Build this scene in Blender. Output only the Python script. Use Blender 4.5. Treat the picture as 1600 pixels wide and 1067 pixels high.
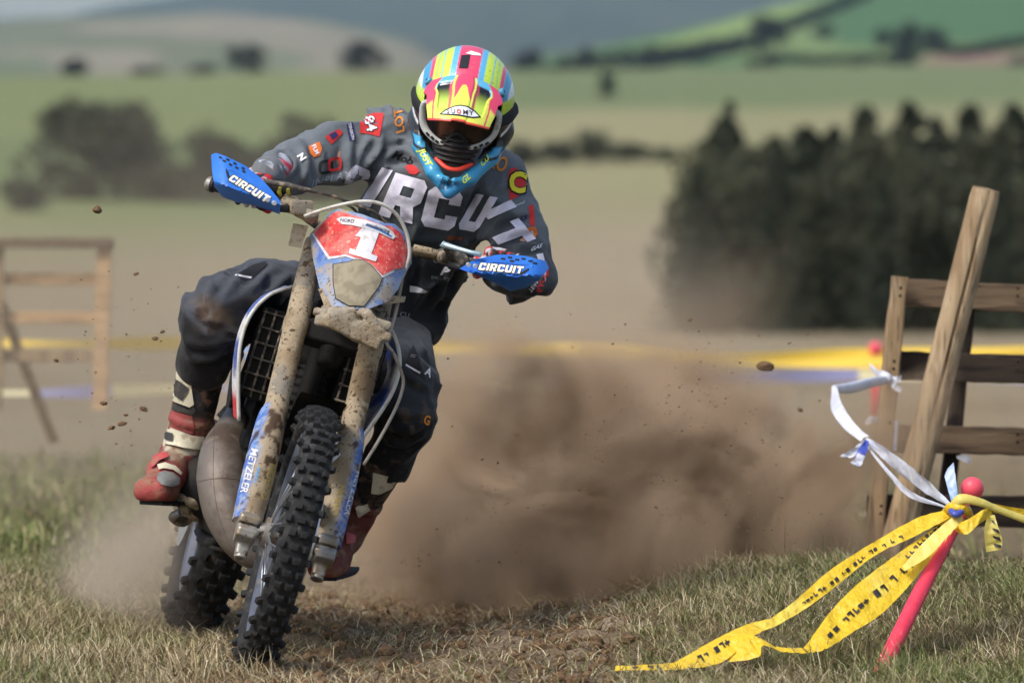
import bpy, bmesh, math, random
import numpy as np
from mathutils import Vector, Matrix
from mathutils.bvhtree import BVHTree

for o in list(bpy.data.objects): bpy.data.objects.remove(o)
sc = bpy.context.scene
COL = sc.collection
rng = np.random.default_rng(7)
random.seed(7)

# ------------------------------------------------------------------ camera, light, exposure
FPX = 8889.0            # 200 mm lens on 36 mm film, in pixels of a 1600 px wide picture
CD, CH = 14.7, 1.1      # camera stands 14.7 m in front of the bike, 1.1 m up
PIT = math.atan((533.5 - 375) / FPX)
CAM = np.array([0.0, -CD, CH])
cam = bpy.data.cameras.new('camera')
cam.lens = 200.0; cam.sensor_width = 36.0; cam.sensor_fit = 'HORIZONTAL'
cam.clip_start = 0.5; cam.clip_end = 40000
cam.dof.use_dof = True; cam.dof.focus_distance = CD + 0.35; cam.dof.aperture_fstop = 4.1
camo = bpy.data.objects.new('camera', cam); COL.objects.link(camo)
camo.location = CAM; camo.rotation_euler = (math.pi / 2 - PIT, 0, 0)
sc.camera = camo

SUN_EL, SUN_AZ = math.radians(50), math.radians(222)     # azimuth from +Y, clockwise: behind the camera, to the left
world = bpy.data.worlds.new('World'); sc.world = world; world.use_nodes = True
wn = world.node_tree.nodes; wn.clear()
sky = wn.new('ShaderNodeTexSky'); sky.sky_type = 'NISHITA'; sky.sun_disc = False
sky.sun_elevation = SUN_EL; sky.sun_rotation = SUN_AZ; sky.air_density = 1.0; sky.dust_density = 3.0; sky.ozone_density = 0.8
bg = wn.new('ShaderNodeBackground'); bg.inputs['Strength'].default_value = 0.15
wo = wn.new('ShaderNodeOutputWorld')
world.node_tree.links.new(sky.outputs[0], bg.inputs[0]); world.node_tree.links.new(bg.outputs[0], wo.inputs[0])
sun = bpy.data.lights.new('sun', 'SUN'); sun.energy = 2.0; sun.angle = math.radians(14); sun.color = (1.0, 0.985, 0.965)
suno = bpy.data.objects.new('sun', sun); COL.objects.link(suno)
sd = Vector((math.sin(SUN_AZ) * math.cos(SUN_EL), math.cos(SUN_AZ) * math.cos(SUN_EL), math.sin(SUN_EL)))
suno.rotation_euler = sd.to_track_quat('Z', 'Y').to_euler(); suno.location = (-6, -8, 12)
sc.view_settings.view_transform = 'Standard'; sc.view_settings.look = 'None'
sc.view_settings.exposure = 0.34; sc.view_settings.gamma = 1.0; sc.view_settings.use_curve_mapping = False
cy = sc.cycles
sc.render.engine = 'CYCLES'
cy.use_denoising = True; cy.use_adaptive_sampling = True; cy.adaptive_threshold = 0.03; cy.max_bounces = 6; cy.diffuse_bounces = 3; cy.glossy_bounces = 3; cy.transparent_max_bounces = 16
cy.volume_bounces = 1; cy.volume_step_rate = 2.2; cy.volume_max_steps = 96
cy.sample_clamp_indirect = 4.0

# ------------------------------------------------------------------ layout: rays of the lens turned into points at a chosen depth Y
CFW = np.array([0, math.cos(PIT), -math.sin(PIT)]); CUP = np.array([0, math.sin(PIT), math.cos(PIT)]); CRT = np.array([1.0, 0, 0])
def P(px, py, Y):
    r = CFW + CRT * (px - 800) / FPX - CUP * (py - 533.5) / FPX
    return CAM + r * ((Y + CD) / r[1])
def PA(px, py, Y):
    px, py, Y = np.broadcast_arrays(np.asarray(px, float), np.asarray(py, float), np.asarray(Y, float))
    r = CFW[None] + CRT[None] * ((px - 800) / FPX)[:, None] - CUP[None] * ((py - 533.5) / FPX)[:, None]
    return CAM[None] + r * ((Y + CD) / r[:, 1])[:, None]
def proj(pts):
    v = np.atleast_2d(pts) - CAM; d = v @ CFW
    return np.stack([800 + FPX * (v @ CRT) / d, 533.5 - FPX * (v @ CUP) / d], 1)

# ------------------------------------------------------------------ noise
def _hash(ix, iy, iz, s):
    h = (ix * 374761393 + iy * 668265263 + iz * 2147483647 + s * 974634777) & 0xFFFFFFFF
    h = ((h ^ (h >> 13)) * 1274126177) & 0xFFFFFFFF
    h = ((h ^ (h >> 15)) * 2246822519) & 0xFFFFFFFF
    return ((h ^ (h >> 16)) & 0xFFFFFF) / float(0x1000000)
def vnoise(p, s=0):
    p = np.asarray(p, float); i = np.floor(p).astype(np.int64); f = p - i; u = f * f * (3 - 2 * f)
    r = 0
    for dx in (0, 1):
        for dy in (0, 1):
            for dz in (0, 1):
                w = (u[:, 0] if dx else 1 - u[:, 0]) * (u[:, 1] if dy else 1 - u[:, 1]) * (u[:, 2] if dz else 1 - u[:, 2])
                r = r + w * _hash(i[:, 0] + dx, i[:, 1] + dy, i[:, 2] + dz, s)
    return r
def fbm(p, o=4, s=0):
    p = np.asarray(p, float); a, t, r = 0.5, 0.0, 0
    for k in range(o):
        r = r + a * vnoise(p * (2 ** k) + 17.3 * k, s + k); t += a; a *= 0.5
    return r / t
def sstep(a, b, x):
    t = np.clip((x - a) / (b - a), 0, 1); return t * t * (3 - 2 * t)
def mixc(a, b, t):
    t = np.asarray(t)[..., None]; return np.asarray(a) * (1 - t) + np.asarray(b) * t

# ------------------------------------------------------------------ materials
def lin(r, g, b):
    return tuple((c / 255 / 12.92 if c / 255 <= 0.04045 else ((c / 255 + 0.055) / 1.055) ** 2.4) for c in (r, g, b))
def mat(name, col=(0.5, 0.5, 0.5), rough=0.6, metal=0.0, vcol=False, var=(), bump=(), spec=0.5, coat=0.0, sheen=0.0, trans=None, stretch=None):
    """var: list of (colour, noise scale, low, high, amount[, detail, kind]) laid over the base colour; bump: list of (scale, strength, distance)."""
    m = bpy.data.materials.new(name); m.use_nodes = True
    nt = m.node_tree; N, Lk = nt.nodes, nt.links
    b = N['Principled BSDF']
    b.inputs['Roughness'].default_value = rough; b.inputs['Metallic'].default_value = metal
    b.inputs['Specular IOR Level'].default_value = spec; b.inputs['Coat Weight'].default_value = coat
    b.inputs['Sheen Weight'].default_value = sheen
    tc = N.new('ShaderNodeTexCoord'); cs = tc.outputs['Object']
    if stretch:
        mp = N.new('ShaderNodeMapping'); mp.inputs['Scale'].default_value = stretch; Lk.new(cs, mp.inputs[0]); cs = mp.outputs[0]
    if vcol:
        a = N.new('ShaderNodeAttribute'); a.attribute_name = 'Col'; cur = a.outputs['Color']
    else:
        c = N.new('ShaderNodeRGB'); c.outputs[0].default_value = (*col, 1); cur = c.outputs[0]
    for v in var:
        vc, vs, lo, hi, amt = v[:5]
        det = v[5] if len(v) > 5 else 4; kind = v[6] if len(v) > 6 else 'noise'
        if kind == 'noise':
            t = N.new('ShaderNodeTexNoise'); t.inputs['Scale'].default_value = vs; t.inputs['Detail'].default_value = det; src = t.outputs['Fac']
        else:
            t = N.new('ShaderNodeTexVoronoi'); t.inputs['Scale'].default_value = vs; src = t.outputs['Distance']
            if 'Randomness' in t.inputs: t.inputs['Randomness'].default_value = 1
        Lk.new(cs, t.inputs['Vector'])
        mr = N.new('ShaderNodeMapRange'); mr.interpolation_type = 'SMOOTHSTEP'
        mr.inputs['From Min'].default_value = lo; mr.inputs['From Max'].default_value = hi; mr.inputs['To Min'].default_value = 0; mr.inputs['To Max'].default_value = amt
        if hi < lo:
            mr.inputs['From Min'].default_value = hi; mr.inputs['From Max'].default_value = lo; mr.inputs['To Min'].default_value = amt; mr.inputs['To Max'].default_value = 0
        Lk.new(src, mr.inputs['Value'])
        mx = N.new('ShaderNodeMix'); mx.data_type = 'RGBA'
        Lk.new(mr.outputs[0], mx.inputs[0]); Lk.new(cur, mx.inputs[6]); mx.inputs[7].default_value = (*vc, 1); cur = mx.outputs[2]
    Lk.new(cur, b.inputs['Base Color'])
    prev = None
    for (bs, st, dist) in bump:
        t = N.new('ShaderNodeTexNoise'); t.inputs['Scale'].default_value = bs; t.inputs['Detail'].default_value = 5
        Lk.new(cs, t.inputs['Vector'])
        bp = N.new('ShaderNodeBump'); bp.inputs['Strength'].default_value = st; bp.inputs['Distance'].default_value = dist
        Lk.new(t.outputs['Fac'], bp.inputs['Height'])
        if prev: Lk.new(prev, bp.inputs['Normal'])
        prev = bp.outputs[0]
    if prev: Lk.new(prev, b.inputs['Normal'])
    if trans is not None:
        out = N['Material Output']; tr = N.new('ShaderNodeBsdfTransparent'); tr.inputs[0].default_value = (*trans[1], 1)
        ms = N.new('ShaderNodeMixShader'); ms.inputs[0].default_value = trans[0]
        Lk.new(b.outputs[0], ms.inputs[1]); Lk.new(tr.outputs[0], ms.inputs[2]); Lk.new(ms.outputs[0], out.inputs['Surface'])
    return m

# ------------------------------------------------------------------ meshes and objects
def mesh_np(name, V, polys, smooth=True, cols=None):
    """polys: (n,k) int array or list of such arrays / of index tuples."""
    me = bpy.data.meshes.new(name); V = np.asarray(V, np.float32)
    if isinstance(polys, np.ndarray): polys = [polys]
    if len(polys) and not isinstance(polys[0], np.ndarray):
        by = {}
        for f in polys: by.setdefault(len(f), []).append(f)
        polys = [np.array(v, np.int32) for v in by.values()]
    loops = np.concatenate([p.ravel() for p in polys]).astype(np.int32)
    tot = np.concatenate([np.full(len(p), p.shape[1], np.int32) for p in polys])
    st = np.concatenate([[0], np.cumsum(tot)[:-1]]).astype(np.int32)
    me.vertices.add(len(V)); me.vertices.foreach_set('co', V.ravel())
    me.loops.add(len(loops)); me.loops.foreach_set('vertex_index', loops)
    me.polygons.add(len(tot)); me.polygons.foreach_set('loop_start', st)
    me.polygons.foreach_set('use_smooth', np.full(len(tot), bool(smooth)))
    me.update(calc_edges=True); me.validate()
    if cols is not None:
        c = np.ones((len(V), 4), np.float32); c[:, :3] = cols
        at = me.color_attributes.new('Col', 'FLOAT_COLOR', 'POINT'); at.data.foreach_set('color', c.ravel())
    return me
def link(name, me, material=None, parent=None, M=None):
    o = bpy.data.objects.new(name, me); COL.objects.link(o)
    if material is not None and me is not None and len(me.materials) == 0: me.materials.append(material)
    if M is not None: o.matrix_basis = M
    if parent is not None:
        o.parent = parent
        if parent.get('_t'): o.matrix_parent_inverse = Matrix.Translation(-Vector(parent['_t']))
    return o
def tag(o, label=None, cat=None, group=None, kind=None):
    if label: o['label'] = label
    if cat: o['category'] = cat
    if group: o['group'] = group
    if kind: o['kind'] = kind
    return o
def thing(name, label, cat, loc, group=None):
    o = bpy.data.objects.new(name, None); COL.objects.link(o); o.location = loc; o.empty_display_size = 0.1
    o['_t'] = [float(x) for x in loc]
    return tag(o, label, cat, group)
class MB:
    """collects primitives into one mesh"""
    def __init__(s): s.v, s.f, s.n = [], [], 0
    def add(s, V, F):
        s.v.append(np.asarray(V, float)); s.f += [tuple(i + s.n for i in f) for f in F]; s.n += len(V); return s
    def tube(s, pts, rad, seg=10, caps=True, smooth=0, flat=1.0):
        pts = np.asarray(pts, float); rad = np.broadcast_to(np.asarray(rad, float), (len(pts),)).astype(float)
        if smooth: pts, rad = spline(pts, smooth, rad)
        V, F = tube(pts, rad, seg, caps, flat); return s.add(V, F)
    def box(s, c, ax, size, bev=0.0):
        V, F = boxv(c, ax, size, bev); return s.add(V, F)
    def lathe(s, o, d, prof, seg=24, cap=True):
        V, F = lathe(o, d, prof, seg, cap); return s.add(V, F)
    def build(s, name, m, parent=None, smooth=True, cols=None, auto=None):
        V = np.concatenate(s.v); me = mesh_np(name, V, s.f, smooth, cols)
        if smooth and auto is not None: sharp(me, auto)
        return link(name, me, m, parent)
def sharp(me, deg):
    bm = bmesh.new(); bm.from_mesh(me); t = math.radians(deg)
    for e in bm.edges:
        if len(e.link_faces) == 2 and e.calc_face_angle(0) > t: e.smooth = False
    bm.to_mesh(me); bm.free()
def spline(pts, n, rad=None):
    pts = np.asarray(pts, float); q = np.vstack([2 * pts[0] - pts[1], pts, 2 * pts[-1] - pts[-2]])
    out, ro = [], []
    for i in range(len(pts) - 1):
        p0, p1, p2, p3 = q[i:i + 4]
        for k in range(n):
            t = k / n
            out.append(0.5 * (2 * p1 + (p2 - p0) * t + (2 * p0 - 5 * p1 + 4 * p2 - p3) * t * t + (3 * p1 - p0 - 3 * p2 + p3) * t ** 3))
            if rad is not None: ro.append(rad[i] * (1 - t) + rad[i + 1] * t)
    out.append(pts[-1])
    if rad is None: return np.array(out)
    ro.append(rad[-1]); return np.array(out), np.array(ro)
def unit(v):
    v = np.asarray(v, float); return v / max(np.linalg.norm(v), 1e-12)
def frames(pts):
    n = len(pts); T = np.zeros((n, 3)); T[1:-1] = pts[2:] - pts[:-2]; T[0] = pts[1] - pts[0]; T[-1] = pts[-1] - pts[-2]
    T /= np.maximum(np.linalg.norm(T, axis=1, keepdims=True), 1e-9)
    a = np.array([0, 0, 1.0]) if abs(T[0][2]) < 0.9 else np.array([1.0, 0, 0])
    U = np.zeros((n, 3)); u = unit(a - T[0] * (a @ T[0]))
    for i in range(n):
        u = unit(u - T[i] * (u @ T[i])); U[i] = u
    return T, U, np.cross(T, U)
def tube(pts, rad, seg=10, caps=True, flat=1.0):
    T, U, W = frames(pts); n = len(pts); an = np.linspace(0, 2 * math.pi, seg, endpoint=False)
    V = (pts[:, None] + rad[:, None, None] * (np.cos(an)[None, :, None] * U[:, None] + flat * np.sin(an)[None, :, None] * W[:, None])).reshape(-1, 3)
    F = []
    for i in range(n - 1):
        for j in range(seg):
            k = (j + 1) % seg; F.append((i * seg + j, i * seg + k, (i + 1) * seg + k, (i + 1) * seg + j))
    if caps: F.append(tuple(range(seg - 1, -1, -1))); F.append(tuple((n - 1) * seg + j for j in range(seg)))
    return V, F
def boxv(c, ax, size, bev=0.0):
    c = np.asarray(c, float); ax = np.asarray(ax, float); h = np.asarray(size, float) / 2
    bm = bmesh.new(); bmesh.ops.create_cube(bm, size=2)
    for v in bm.verts: v.co = Vector([v.co[i] * h[i] for i in range(3)])
    if bev > 0: bmesh.ops.bevel(bm, geom=bm.edges[:], offset=bev, segments=2, profile=0.6, affect='EDGES')
    bm.verts.index_update()
    V = np.array([v.co[:] for v in bm.verts]); F = [tuple(v.index for v in f.verts) for f in bm.faces]; bm.free()
    return c + V @ ax, F
def basis(d, ref=(0, 0, 1)):
    w = unit(d); r = np.asarray(ref, float)
    if abs(w @ unit(r)) > 0.97: r = np.array([1.0, 0, 0])
    u = unit(np.cross(r, w)); return np.array([u, np.cross(w, u), w])
def lathe(o, d, prof, seg=24, cap=True):
    """prof: list of (along, radius)"""
    B = basis(d); prof = np.asarray(prof, float); n = len(prof); an = np.linspace(0, 2 * math.pi, seg, endpoint=False)
    V = (np.asarray(o, float) + prof[:, 0][:, None, None] * B[2] + prof[:, 1][:, None, None] * (np.cos(an)[None, :, None] * B[0] + np.sin(an)[None, :, None] * B[1])).reshape(-1, 3)
    F = []
    for i in range(n - 1):
        for j in range(seg):
            k = (j + 1) % seg; F.append((i * seg + j, i * seg + k, (i + 1) * seg + k, (i + 1) * seg + j))
    if cap: F.append(tuple(range(seg - 1, -1, -1))); F.append(tuple((n - 1) * seg + j for j in range(seg)))
    return V, F

# signed distance fields meshed with surface nets: for cloth, boots, helmet, castings
class SDF:
    def __init__(s, lo, hi, h):
        s.lo = np.asarray(lo, float); s.h = h; s.dim = np.ceil((np.asarray(hi) - s.lo) / h).astype(int) + 1
        s.a = np.full(s.dim, 0.5, np.float32)
    def _sub(s, lo, hi):
        i0 = np.clip(np.floor((lo - s.lo) / s.h).astype(int), 0, s.dim); i1 = np.clip(np.ceil((hi - s.lo) / s.h).astype(int) + 1, 0, s.dim)
        sl = tuple(slice(a, b) for a, b in zip(i0, i1))
        g = np.meshgrid(*[s.lo[k] + s.h * np.arange(i0[k], i1[k]) for k in range(3)], indexing='ij')
        return sl, np.stack([x.ravel() for x in g], 1), g[0].shape
    def put(s, lo, hi, fn, k=0.02, op='add'):
        m = k + 3 * s.h; sl, p, sh = s._sub(np.asarray(lo) - m, np.asarray(hi) + m)
        if p.shape[0] == 0: return s
        d = fn(p).reshape(sh); a = s.a[sl]
        if op == 'cut': a, d, sg = -a, d, -1
        else: sg = 1
        h = np.maximum(k - np.abs(a - d), 0) / max(k, 1e-6)
        s.a[sl] = sg * (np.minimum(a, d) - h * h * k * 0.25); return s
    def cap(s, a, b, ra, rb, k=0.03, op='add'):
        a, b = np.asarray(a, float), np.asarray(b, float); ab = b - a; L2 = max(ab @ ab, 1e-9); r = max(ra, rb)
        def fn(p):
            t = np.clip((p - a) @ ab / L2, 0, 1); return np.linalg.norm(p - a - t[:, None] * ab, axis=1) - (ra + (rb - ra) * t)
        return s.put(np.minimum(a, b) - r, np.maximum(a, b) + r, fn, k, op)
    def ell(s, c, ax, rad, k=0.03, op='add'):
        c = np.asarray(c, float); ax = np.asarray(ax, float); rad = np.asarray(rad, float); r = rad.max()
        def fn(p):
            q = (p - c) @ ax.T / rad; n = np.linalg.norm(q, axis=1); g = np.linalg.norm(q / rad, axis=1)
            return n * (n - 1) / np.maximum(g, 1e-6)
        return s.put(c - r, c + r, fn, k, op)
    def box(s, c, ax, half, rnd=0.01, k=0.01, op='add'):
        c = np.asarray(c, float); ax = np.asarray(ax, float); half = np.asarray(half, float); r = np.linalg.norm(half) + rnd
        def fn(p):
            q = np.abs((p - c) @ ax.T) - (half - rnd)
            return np.linalg.norm(np.maximum(q, 0), axis=1) + np.minimum(q.max(1), 0) - rnd
        return s.put(c - r, c + r, fn, k, op)
    def warp(s, fn, band=0.05):
        """adds fn(points) to the field near the surface"""
        m = np.abs(s.a) < band; ii = np.argwhere(m); s.a[m] += fn(s.lo + ii * s.h).astype(np.float32); return s
    def nets(s, smooth=1):
        a = s.a; S = a < 0; n = a.shape; cs = None
        cnt = np.zeros(tuple(k - 1 for k in n), np.int8)
        for dx in (0, 1):
            for dy in (0, 1):
                for dz in (0, 1): cnt += S[dx:n[0] - 1 + dx, dy:n[1] - 1 + dy, dz:n[2] - 1 + dz]
        m = (cnt > 0) & (cnt < 8); cell = np.argwhere(m); idx = -np.ones(m.shape, np.int32); idx[m] = np.arange(len(cell))
        acc = np.zeros((len(cell), 3)); w = np.zeros(len(cell))
        cor = [(x, y, z) for x in (0, 1) for y in (0, 1) for z in (0, 1)]
        val = {c: a[cell[:, 0] + c[0], cell[:, 1] + c[1], cell[:, 2] + c[2]] for c in cor}
        for c in cor:
            for ax in range(3):
                if c[ax]: continue
                e = list(c); e[ax] = 1; e = tuple(e); va, vb = val[c], val[e]; x = (va < 0) != (vb < 0)
                t = np.where(x, va / np.where(x, va - vb, 1), 0); p = np.tile(np.array(c, float), (len(cell), 1)); p[:, ax] = t
                acc[x] += p[x]; w[x] += 1
        V = s.lo + (cell + acc / w[:, None]) * s.h; Q = []
        for ax in range(3):
            b, c = (ax + 1) % 3, (ax + 2) % 3
            i0 = [slice(None)] * 3; i1 = [slice(None)] * 3; i0[ax] = slice(0, -1); i1[ax] = slice(1, None)
            d = S[tuple(i0)] != S[tuple(i1)]; e = np.argwhere(d); e = e[(e[:, b] > 0) & (e[:, c] > 0) & (e[:, b] < n[b] - 1) & (e[:, c] < n[c] - 1)]
            ins = S[e[:, 0], e[:, 1], e[:, 2]]
            def at(db, dc):
                q = e.copy(); q[:, b] += db; q[:, c] += dc; return idx[q[:, 0], q[:, 1], q[:, 2]]
            q = np.stack([at(-1, -1), at(0, -1), at(0, 0), at(-1, 0)], 1); q[~ins] = q[~ins][:, ::-1]; Q.append(q)
        Q = np.concatenate(Q); Q = Q[(Q >= 0).all(1)]
        for _ in range(smooth):
            sm = np.zeros_like(V); ct = np.zeros(len(V))
            for k in range(4):
                np.add.at(sm, Q[:, k], V[Q[:, (k + 1) % 4]] + V[Q[:, (k + 3) % 4]]); np.add.at(ct, Q[:, k], 2)
            V = 0.5 * V + 0.5 * sm / np.maximum(ct, 1)[:, None]
        return V, Q
def bvh_of(V, Q): return BVHTree.FromPolygons([tuple(v) for v in V], [tuple(int(i) for i in q) for q in Q])

# flat print and plates: a 2D figure (in picture pixels) laid on a surface
def fig_poly(pts):
    bm = bmesh.new(); bm.faces.new([bm.verts.new((p[0], p[1], 0)) for p in pts]); return bm
def fig_text(s, size=1.0, bold=0.0, shear=0.0, space=1.0, align='CENTER'):
    cu = bpy.data.curves.new('t', 'FONT'); cu.body = s; cu.size = size; cu.offset = bold * size; cu.shear = shear; cu.space_character = space
    cu.align_x = align; cu.align_y = 'CENTER'; cu.resolution_u = 3
    o = bpy.data.objects.new('t', cu); COL.objects.link(o)
    dg = bpy.context.evaluated_depsgraph_get(); me = o.evaluated_get(dg).to_mesh()
    bm = bmesh.new(); bm.from_mesh(me); o.evaluated_get(dg).to_mesh_clear()
    bpy.data.objects.remove(o); bpy.data.curves.remove(cu)
    return bm
GLY = {'I': [[(0, 0), (.36, 0), (.36, 1.1), (0, 1.1)]],
       'C': [[(0, .15), (.15, 0), (.85, 0), (1, .15), (1, .40), (.66, .40), (.66, .28), (.35, .28), (.35, .82), (.66, .82), (.66, .70), (1, .70), (1, .95), (.85, 1.1), (.15, 1.1), (0, .95)]],
       'U': [[(0, .15), (.15, 0), (.85, 0), (1, .15), (1, 1.1), (.65, 1.1), (.65, .28), (.35, .28), (.35, 1.1), (0, 1.1)]],
       'T': [[(0, .80), (.33, .80), (.33, 0), (.67, 0), (.67, .80), (1, .80), (1, 1.1), (0, 1.1)]],
       'R': [[(0, 0), (.35, 0), (.35, .34), (.50, .34), (.66, 0), (1.03, 0), (.84, .40), (1, .54), (1, .95), (.85, 1.1), (.56, 1.1), (.56, .84), (.68, .84), (.68, .60), (.35, .60), (.35, .84), (.56, .84), (.56, 1.1), (0, 1.1)]]}
def fig_block(s, size=1.0, bold=0.0, shear=0.0):
    """heavy condensed capitals, centred"""
    bm = bmesh.new(); x = 0; w = {'I': .36}; tot = sum(w.get(c, 1.0) + .14 for c in s) - .14
    for c in s:
        for pl in GLY[c]:
            cen = np.mean(pl, 0); bm.faces.new([bm.verts.new((size * (x - tot / 2 + q[0] + shear * (q[1] - .55) + bold * (1 if q[0] > cen[0] else -1)), size * (q[1] - .55 + bold * (1 if q[1] > .55 else -1)), 0)) for q in pl])
        x += w.get(c, 1.0) + .14
    return bm
def fig_map(bm, o, ux, uy):
    """text units to pixels: origin o, text x axis -> ux, text y axis -> uy (pixels)"""
    for v in bm.verts:
        x, y = v.co[0], v.co[1]; v.co = Vector((o[0] + x * ux[0] + y * uy[0], o[1] + x * ux[1] + y * uy[1], 0))
    return bm
def fig_fine(bm, L):
    bmesh.ops.triangulate(bm, faces=bm.faces[:])
    for _ in range(6):
        es = [e for e in bm.edges if e.calc_length() > L]
        if not es: break
        bmesh.ops.subdivide_edges(bm, edges=es, cuts=1); bmesh.ops.triangulate(bm, faces=[f for f in bm.faces if len(f.verts) > 3])
    return bm
def on_surface(bm, bvh, lift=0.0015, L=7):
    """lays the figure on a surface along the lens rays; drops faces that miss it"""
    fig_fine(bm, L); V, ok = [], {}
    bm.verts.index_update()
    for v in bm.verts:
        p = P(v.co[0], v.co[1], 0.0); d = Vector(p - CAM).normalized(); h = bvh.ray_cast(Vector(CAM), d)
        if h[0] is not None:
            nn = h[1] if h[1].dot(d) < 0 else -h[1]
            ok[v.index] = len(V); V.append(np.array(h[0] + nn * lift * 0.5 - d * lift))
    F = [tuple(ok[v.index] for v in f.verts) for f in bm.faces if all(v.index in ok for v in f.verts)]
    F = [f if np.cross(V[f[1]] - V[f[0]], V[f[2]] - V[f[0]])[1] < 0 else f[::-1] for f in F
         if max(np.linalg.norm(V[f[a]] - V[f[(a + 1) % 3]]) for a in range(3)) < 0.06]
    bm.free(); return np.array(V), F
def print_on(name, bm, bvh, m, parent, lift=0.0015, L=7):
    V, F = on_surface(bm, bvh, lift, L)
    if len(F) == 0: return None
    return link(name, mesh_np(name, V, F, True), m, parent)
def plate(name, pts, dep, thick, m, parent, L=10, smooth=True, bev=0.0, cols=None):
    """a moulded panel: outline pts in pixels, its front face at depth dep(px,py), thick metres deep"""
    bm = fig_fine(fig_poly(pts), L); bm.verts.index_update()
    uv = np.array([v.co[:2] for v in bm.verts]); Y = np.broadcast_to(dep(uv[:, 0], uv[:, 1]), (len(uv),))
    V = PA(uv[:, 0], uv[:, 1], Y); F = [tuple(v.index for v in f.verts) for f in bm.faces]
    edge = [tuple(v.index for v in e.verts) for e in bm.edges if len(e.link_faces) == 1]; n = len(V); bm.free()
    F = [f if np.cross(V[f[1]] - V[f[0]], V[f[2]] - V[f[0]])[1] < 0 else f[::-1] for f in F]
    dirs = {}
    for f in F:
        for a in range(3): dirs[(f[a], f[(a + 1) % 3])] = 1
    W = V + np.array([0, thick, 0])
    side = [((b, a, a + n, b + n) if (a, b) in dirs else (a, b, b + n, a + n)) for a, b in edge]
    allF = F + [tuple(i + n for i in f[::-1]) for f in F] + side
    me = mesh_np(name, np.concatenate([V, W]), allF, smooth, None)
    if smooth: sharp(me, 40)
    return link(name, me, m, parent)
# ------------------------------------------------------------------ the ground and the hills
KD = [-30, 28, 60, 150, 230, 350, 600, 1000, 1200, 1500]
KZ = [0, 0, -0.25, -1.3, -0.7, 3.6, 13.5, 30.5, 33, 20]
def gz(X, Y):
    X = np.asarray(X, float); Y = np.asarray(Y, float); d = Y + CD
    z = np.interp(d, KD, KZ)
    n = np.stack([X, Y, 0 * X], -1).reshape(-1, 3)
    near = 1 - sstep(24, 45, d)
    bank = 0.15 * sstep(-0.25, 0.85, X) * sstep(-0.7, 1.1, Y) * (1 - 0.85 * sstep(1.5, 3.4, Y))
    left = 0.05 * sstep(-1.0, -1.7, X) * sstep(0.4, 1.6, Y) * (1 - sstep(3, 7, Y))
    rut = -0.035 * np.exp(-((X + 0.35 - 0.02 * Y) / 0.45) ** 2) * sstep(0.2, 0.9, Y) * (1 - sstep(5, 9, Y))
    ridge = 0.05 * np.exp(-((X + 0.12) / 0.30) ** 2 - ((Y - 0.55) / 0.35) ** 2)
    soil = np.exp(-((X + 0.2) / 0.8) ** 2) * sstep(-1.2, 0, Y)
    sh = X.shape
    f1 = (fbm(n * 2.2, 3, 3) - 0.5).reshape(sh) * 0.06
    f2 = (fbm(n * 11, 4, 9) - 0.5).reshape(sh) * (0.014 + 0.07 * soil)
    far = (fbm(n / 90.0, 3, 5) - 0.5).reshape(sh) * np.clip(d - 150, 0, 900) * 0.006
    return z + near * (bank + left + rut + ridge + f1 + f2) + far

dd = np.concatenate([np.arange(-26, 10, 2.0), np.arange(10, 13, 0.12), np.arange(13, 18.5, 0.028), np.arange(18.5, 30, 0.16), np.arange(30, 60, 1.2), np.geomspace(60, 1500, 90)])
uu = np.linspace(-1, 1, 331); uu = np.sign(uu) * (0.42 * np.abs(uu) + 0.58 * np.abs(uu) ** 3)
W = 0.34 * np.maximum(dd, 0) + 3.5
GX = uu[None, :] * W[:, None]; GY = np.repeat((dd - CD)[:, None], len(uu), 1); GZ = gz(GX, GY)
V = np.stack([GX, GY, GZ], -1).reshape(-1, 3); nr, nc = GX.shape
def grid_quads(nr, nc):
    i = np.arange(nr * nc).reshape(nr, nc); return np.stack([i[:-1, :-1], i[:-1, 1:], i[1:, 1:], i[1:, :-1]], -1).reshape(-1, 4)
gp = proj(V + np.array([0, 0, 0])); D_ = V[:, 1] + CD; X_ = V[:, 0] / np.maximum(D_, 1)        # X_: sideways angle
soil_c, dry_c, turf_c = (0.185, 0.13, 0.082), (0.34, 0.25, 0.165), (0.155, 0.122, 0.06)
stub_c, stub2_c, grn_c, grn2_c, straw_c = (0.325, 0.26, 0.16), (0.275, 0.215, 0.125), (0.175, 0.205, 0.075), (0.11, 0.16, 0.058), (0.30, 0.275, 0.135)
n2 = np.stack([V[:, 0], V[:, 1], 0 * D_], 1)
nA, nB, nC = fbm(n2 * 1.6, 4, 21), fbm(n2 * 9, 3, 22), fbm(n2 / np.maximum(D_, 15)[:, None] * 22, 4, 23)
c = mixc(soil_c, dry_c, sstep(0.4, 0.7, nB))
turf = np.clip(sstep(0.15, 0.75, V[:, 0]) + sstep(-0.75, -1.15, V[:, 0]) + sstep(-0.8, -1.6, V[:, 1]) * 0.25 + (nA - 0.5) * 1.4, 0, 1)
c = mixc(c, turf_c, turf * 0.9)
c = mixc(c, mixc(stub2_c, stub_c, sstep(0.35, 0.65, nC)), sstep(24, 31, D_ + 6 * (nA - 0.5)))
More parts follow.
